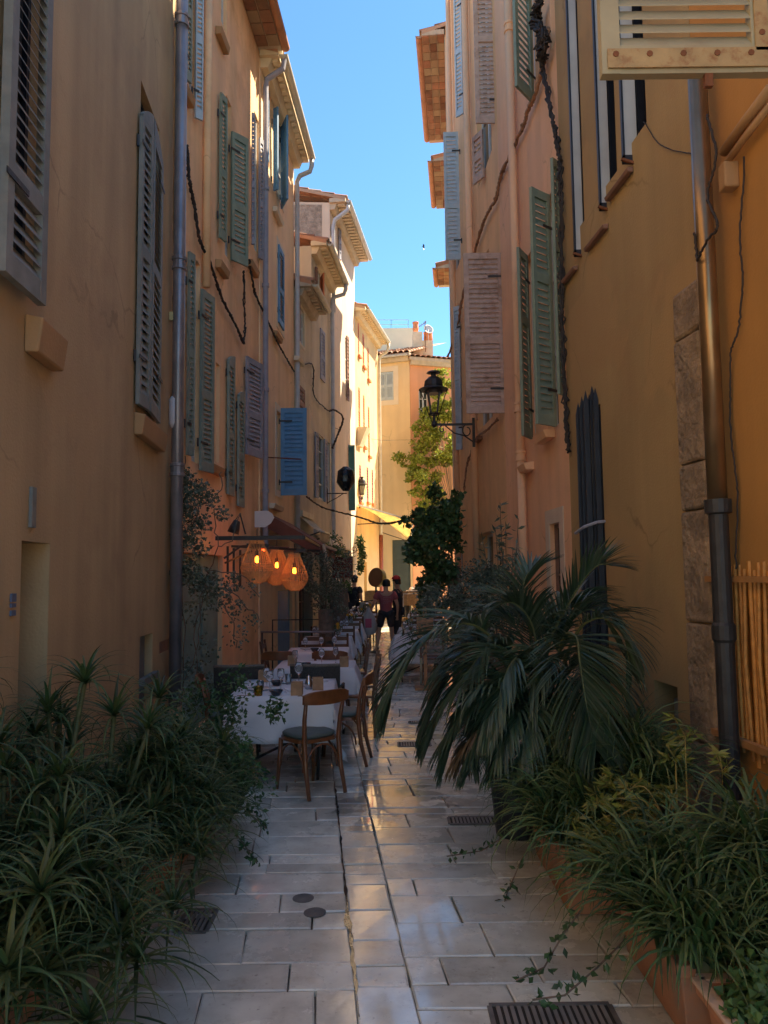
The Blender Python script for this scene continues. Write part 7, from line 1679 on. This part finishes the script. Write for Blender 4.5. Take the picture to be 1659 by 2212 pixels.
cable('cable bundle hanging from the upper right wall beside the navy casements', [wc(R2, x, y, .07) for x, y in ((1158, 30), (1170, 130), (1190, 240), (1205, 320), (1212, 400), (1213, 560), (1215, 720), (1222, 880), (1228, 975))], .014, knots=12, seed=8, strands=6, wob=.012)
cable('bulky knot of black cables at the top of the right wall', [wc(R2, x, y, .12) for x, y in ((1165, 5), (1158, 45), (1175, 80), (1168, 130))], .02, knots=6, seed=9, strands=8, wob=.03)
cable('painted cable slanting down the salmon wall to the flaking pink shutter', [wc(R2, x, y, .06) for x, y in ((1185, 60), (1160, 190), (1140, 240), (1122, 290))] + [wc(R3, x, y, .06) for x, y in ((1082, 380), (1070, 430), (1045, 480), (1020, 560), (1000, 640), (985, 720), (968, 770))], .022, m='cable_p', knots=9, seed=10, strands=2)
cable('painted cable looping below the flaking pink shutter', [wc(R3, x, y, .05) for x, y in ((1075, 905), (1050, 930), (1028, 950), (1010, 1000), (1003, 1060))], .016, m='cable_p', seed=11, strands=2)
cable('thin black wire running down beside the bronze downpipe', [wc(R0, x, y, .03) for x, y in ((1608, 340), (1598, 480), (1605, 600), (1590, 720), (1580, 770), (1575, 860), (1585, 980), (1590, 1060), (1592, 1230))], .006, seed=12, wob=.002)
cable('thin black wire tangled round the top of the bronze downpipe', [wc(R1, x, y, .2) for x, y in ((1500, 505), (1505, 560), (1530, 520), (1548, 480), (1530, 420), (1545, 330), (1530, 250))], .008, seed=13, wob=.002)
cable('thin wire curling on the ochre wall under the navy casements', [wc(R1, x, y, .02) for x, y in ((1390, 265), (1415, 300), (1450, 325), (1500, 330))], .004, seed=14, wob=.001)
cable('thin wires and leads along the left of the corner downpipe', [wc(L1, x, y, .03) for x, y in ((378, 60), (377, 300), (376, 500), (375, 700), (377, 880))], .008, m='sill', seed=15, wob=.003, strands=2)
b = MB(); s, z = L1.hit(375, 890, .06); b.lathe(L1.pt(s, .06, z), [(.03, .16), (.05, .13), (.05, -.12), (.035, -.17), (0, -.17)], 10, cap=False); b.lathe(L1.pt(s, .06, z), [(0, .16), (.03, .16)], 10, cap=False)
b.build('cable_cover', mat('pale_lilac_plastic', (.50, .46, .48), .5, .05, 4), L1.root, smooth=True)
b = MB(); s, z = L1.hit(371, 684, .03); b.box(L1.pt(s, .03, z), (.04, .05, .09)); b.build('junction_box', mat('pale_yellow_box', (.5, .42, .2), .6), L1.root)
# folded gate of pointed black pales beside the recess on the right
r_ = thing('picket_gate', 'tall folded gate of pointed black pales strapped beside the recess on the right', 'gate', (1.85, 7.1, 0)); rr = random.Random(8)
xs = [(1249, 868), (1257, 855), (1265, 842), (1273, 850), (1279, 832), (1286, 836), (1291, 830), (1300, 862), (1308, 858)]
for i, (px, ty) in enumerate(xs):
    Zp = 7.0 - .06*(i % 3) - .02*i; t_ = at(px, ty, Zp); w_ = .048; m = MB(); z1 = t_.z
    m.hexa([(t_.x-w_/2, Zp, .02), (t_.x+w_/2, Zp, .02), (t_.x+w_/2, Zp+.02, .02), (t_.x-w_/2, Zp+.02, .02), (t_.x-w_/2, Zp, z1-.12), (t_.x+w_/2, Zp, z1-.12), (t_.x+w_/2, Zp+.02, z1-.12), (t_.x-w_/2, Zp+.02, z1-.12)])
    m.add([(t_.x-w_/2, Zp, z1-.12), (t_.x+w_/2, Zp, z1-.12), (t_.x+w_/2, Zp+.02, z1-.12), (t_.x-w_/2, Zp+.02, z1-.12), (t_.x, Zp+.01, z1)], [(0, 1, 4), (1, 2, 4), (2, 3, 4), (3, 0, 4)])
    m.build('pale', M_['navy'], r_)
m = MB(); m.tube([at(1243, 1152, 6.9), at(1262, 1138, 6.75), at(1290, 1128, 6.7), at(1322, 1125, 6.75)], .014, 6); m.build('strap', M_['lilac'], r_)
# bird
c = at(913, 533, 60); m = MB(); m.add([c, c+V(.04, .2, .34), c+V(.15, 0, .16), c+V(.08, -.1, -.32), c+V(.16, .1, -.14), c+V(-.07, .1, .05)], [(0, 1, 2), (0, 4, 3), (5, 0, 2), (0, 2, 4)]); o = m.build('bird', M_['iron'], origin=tuple(c)); tag(o, 'tiny dark bird gliding in the open sky', 'bird')
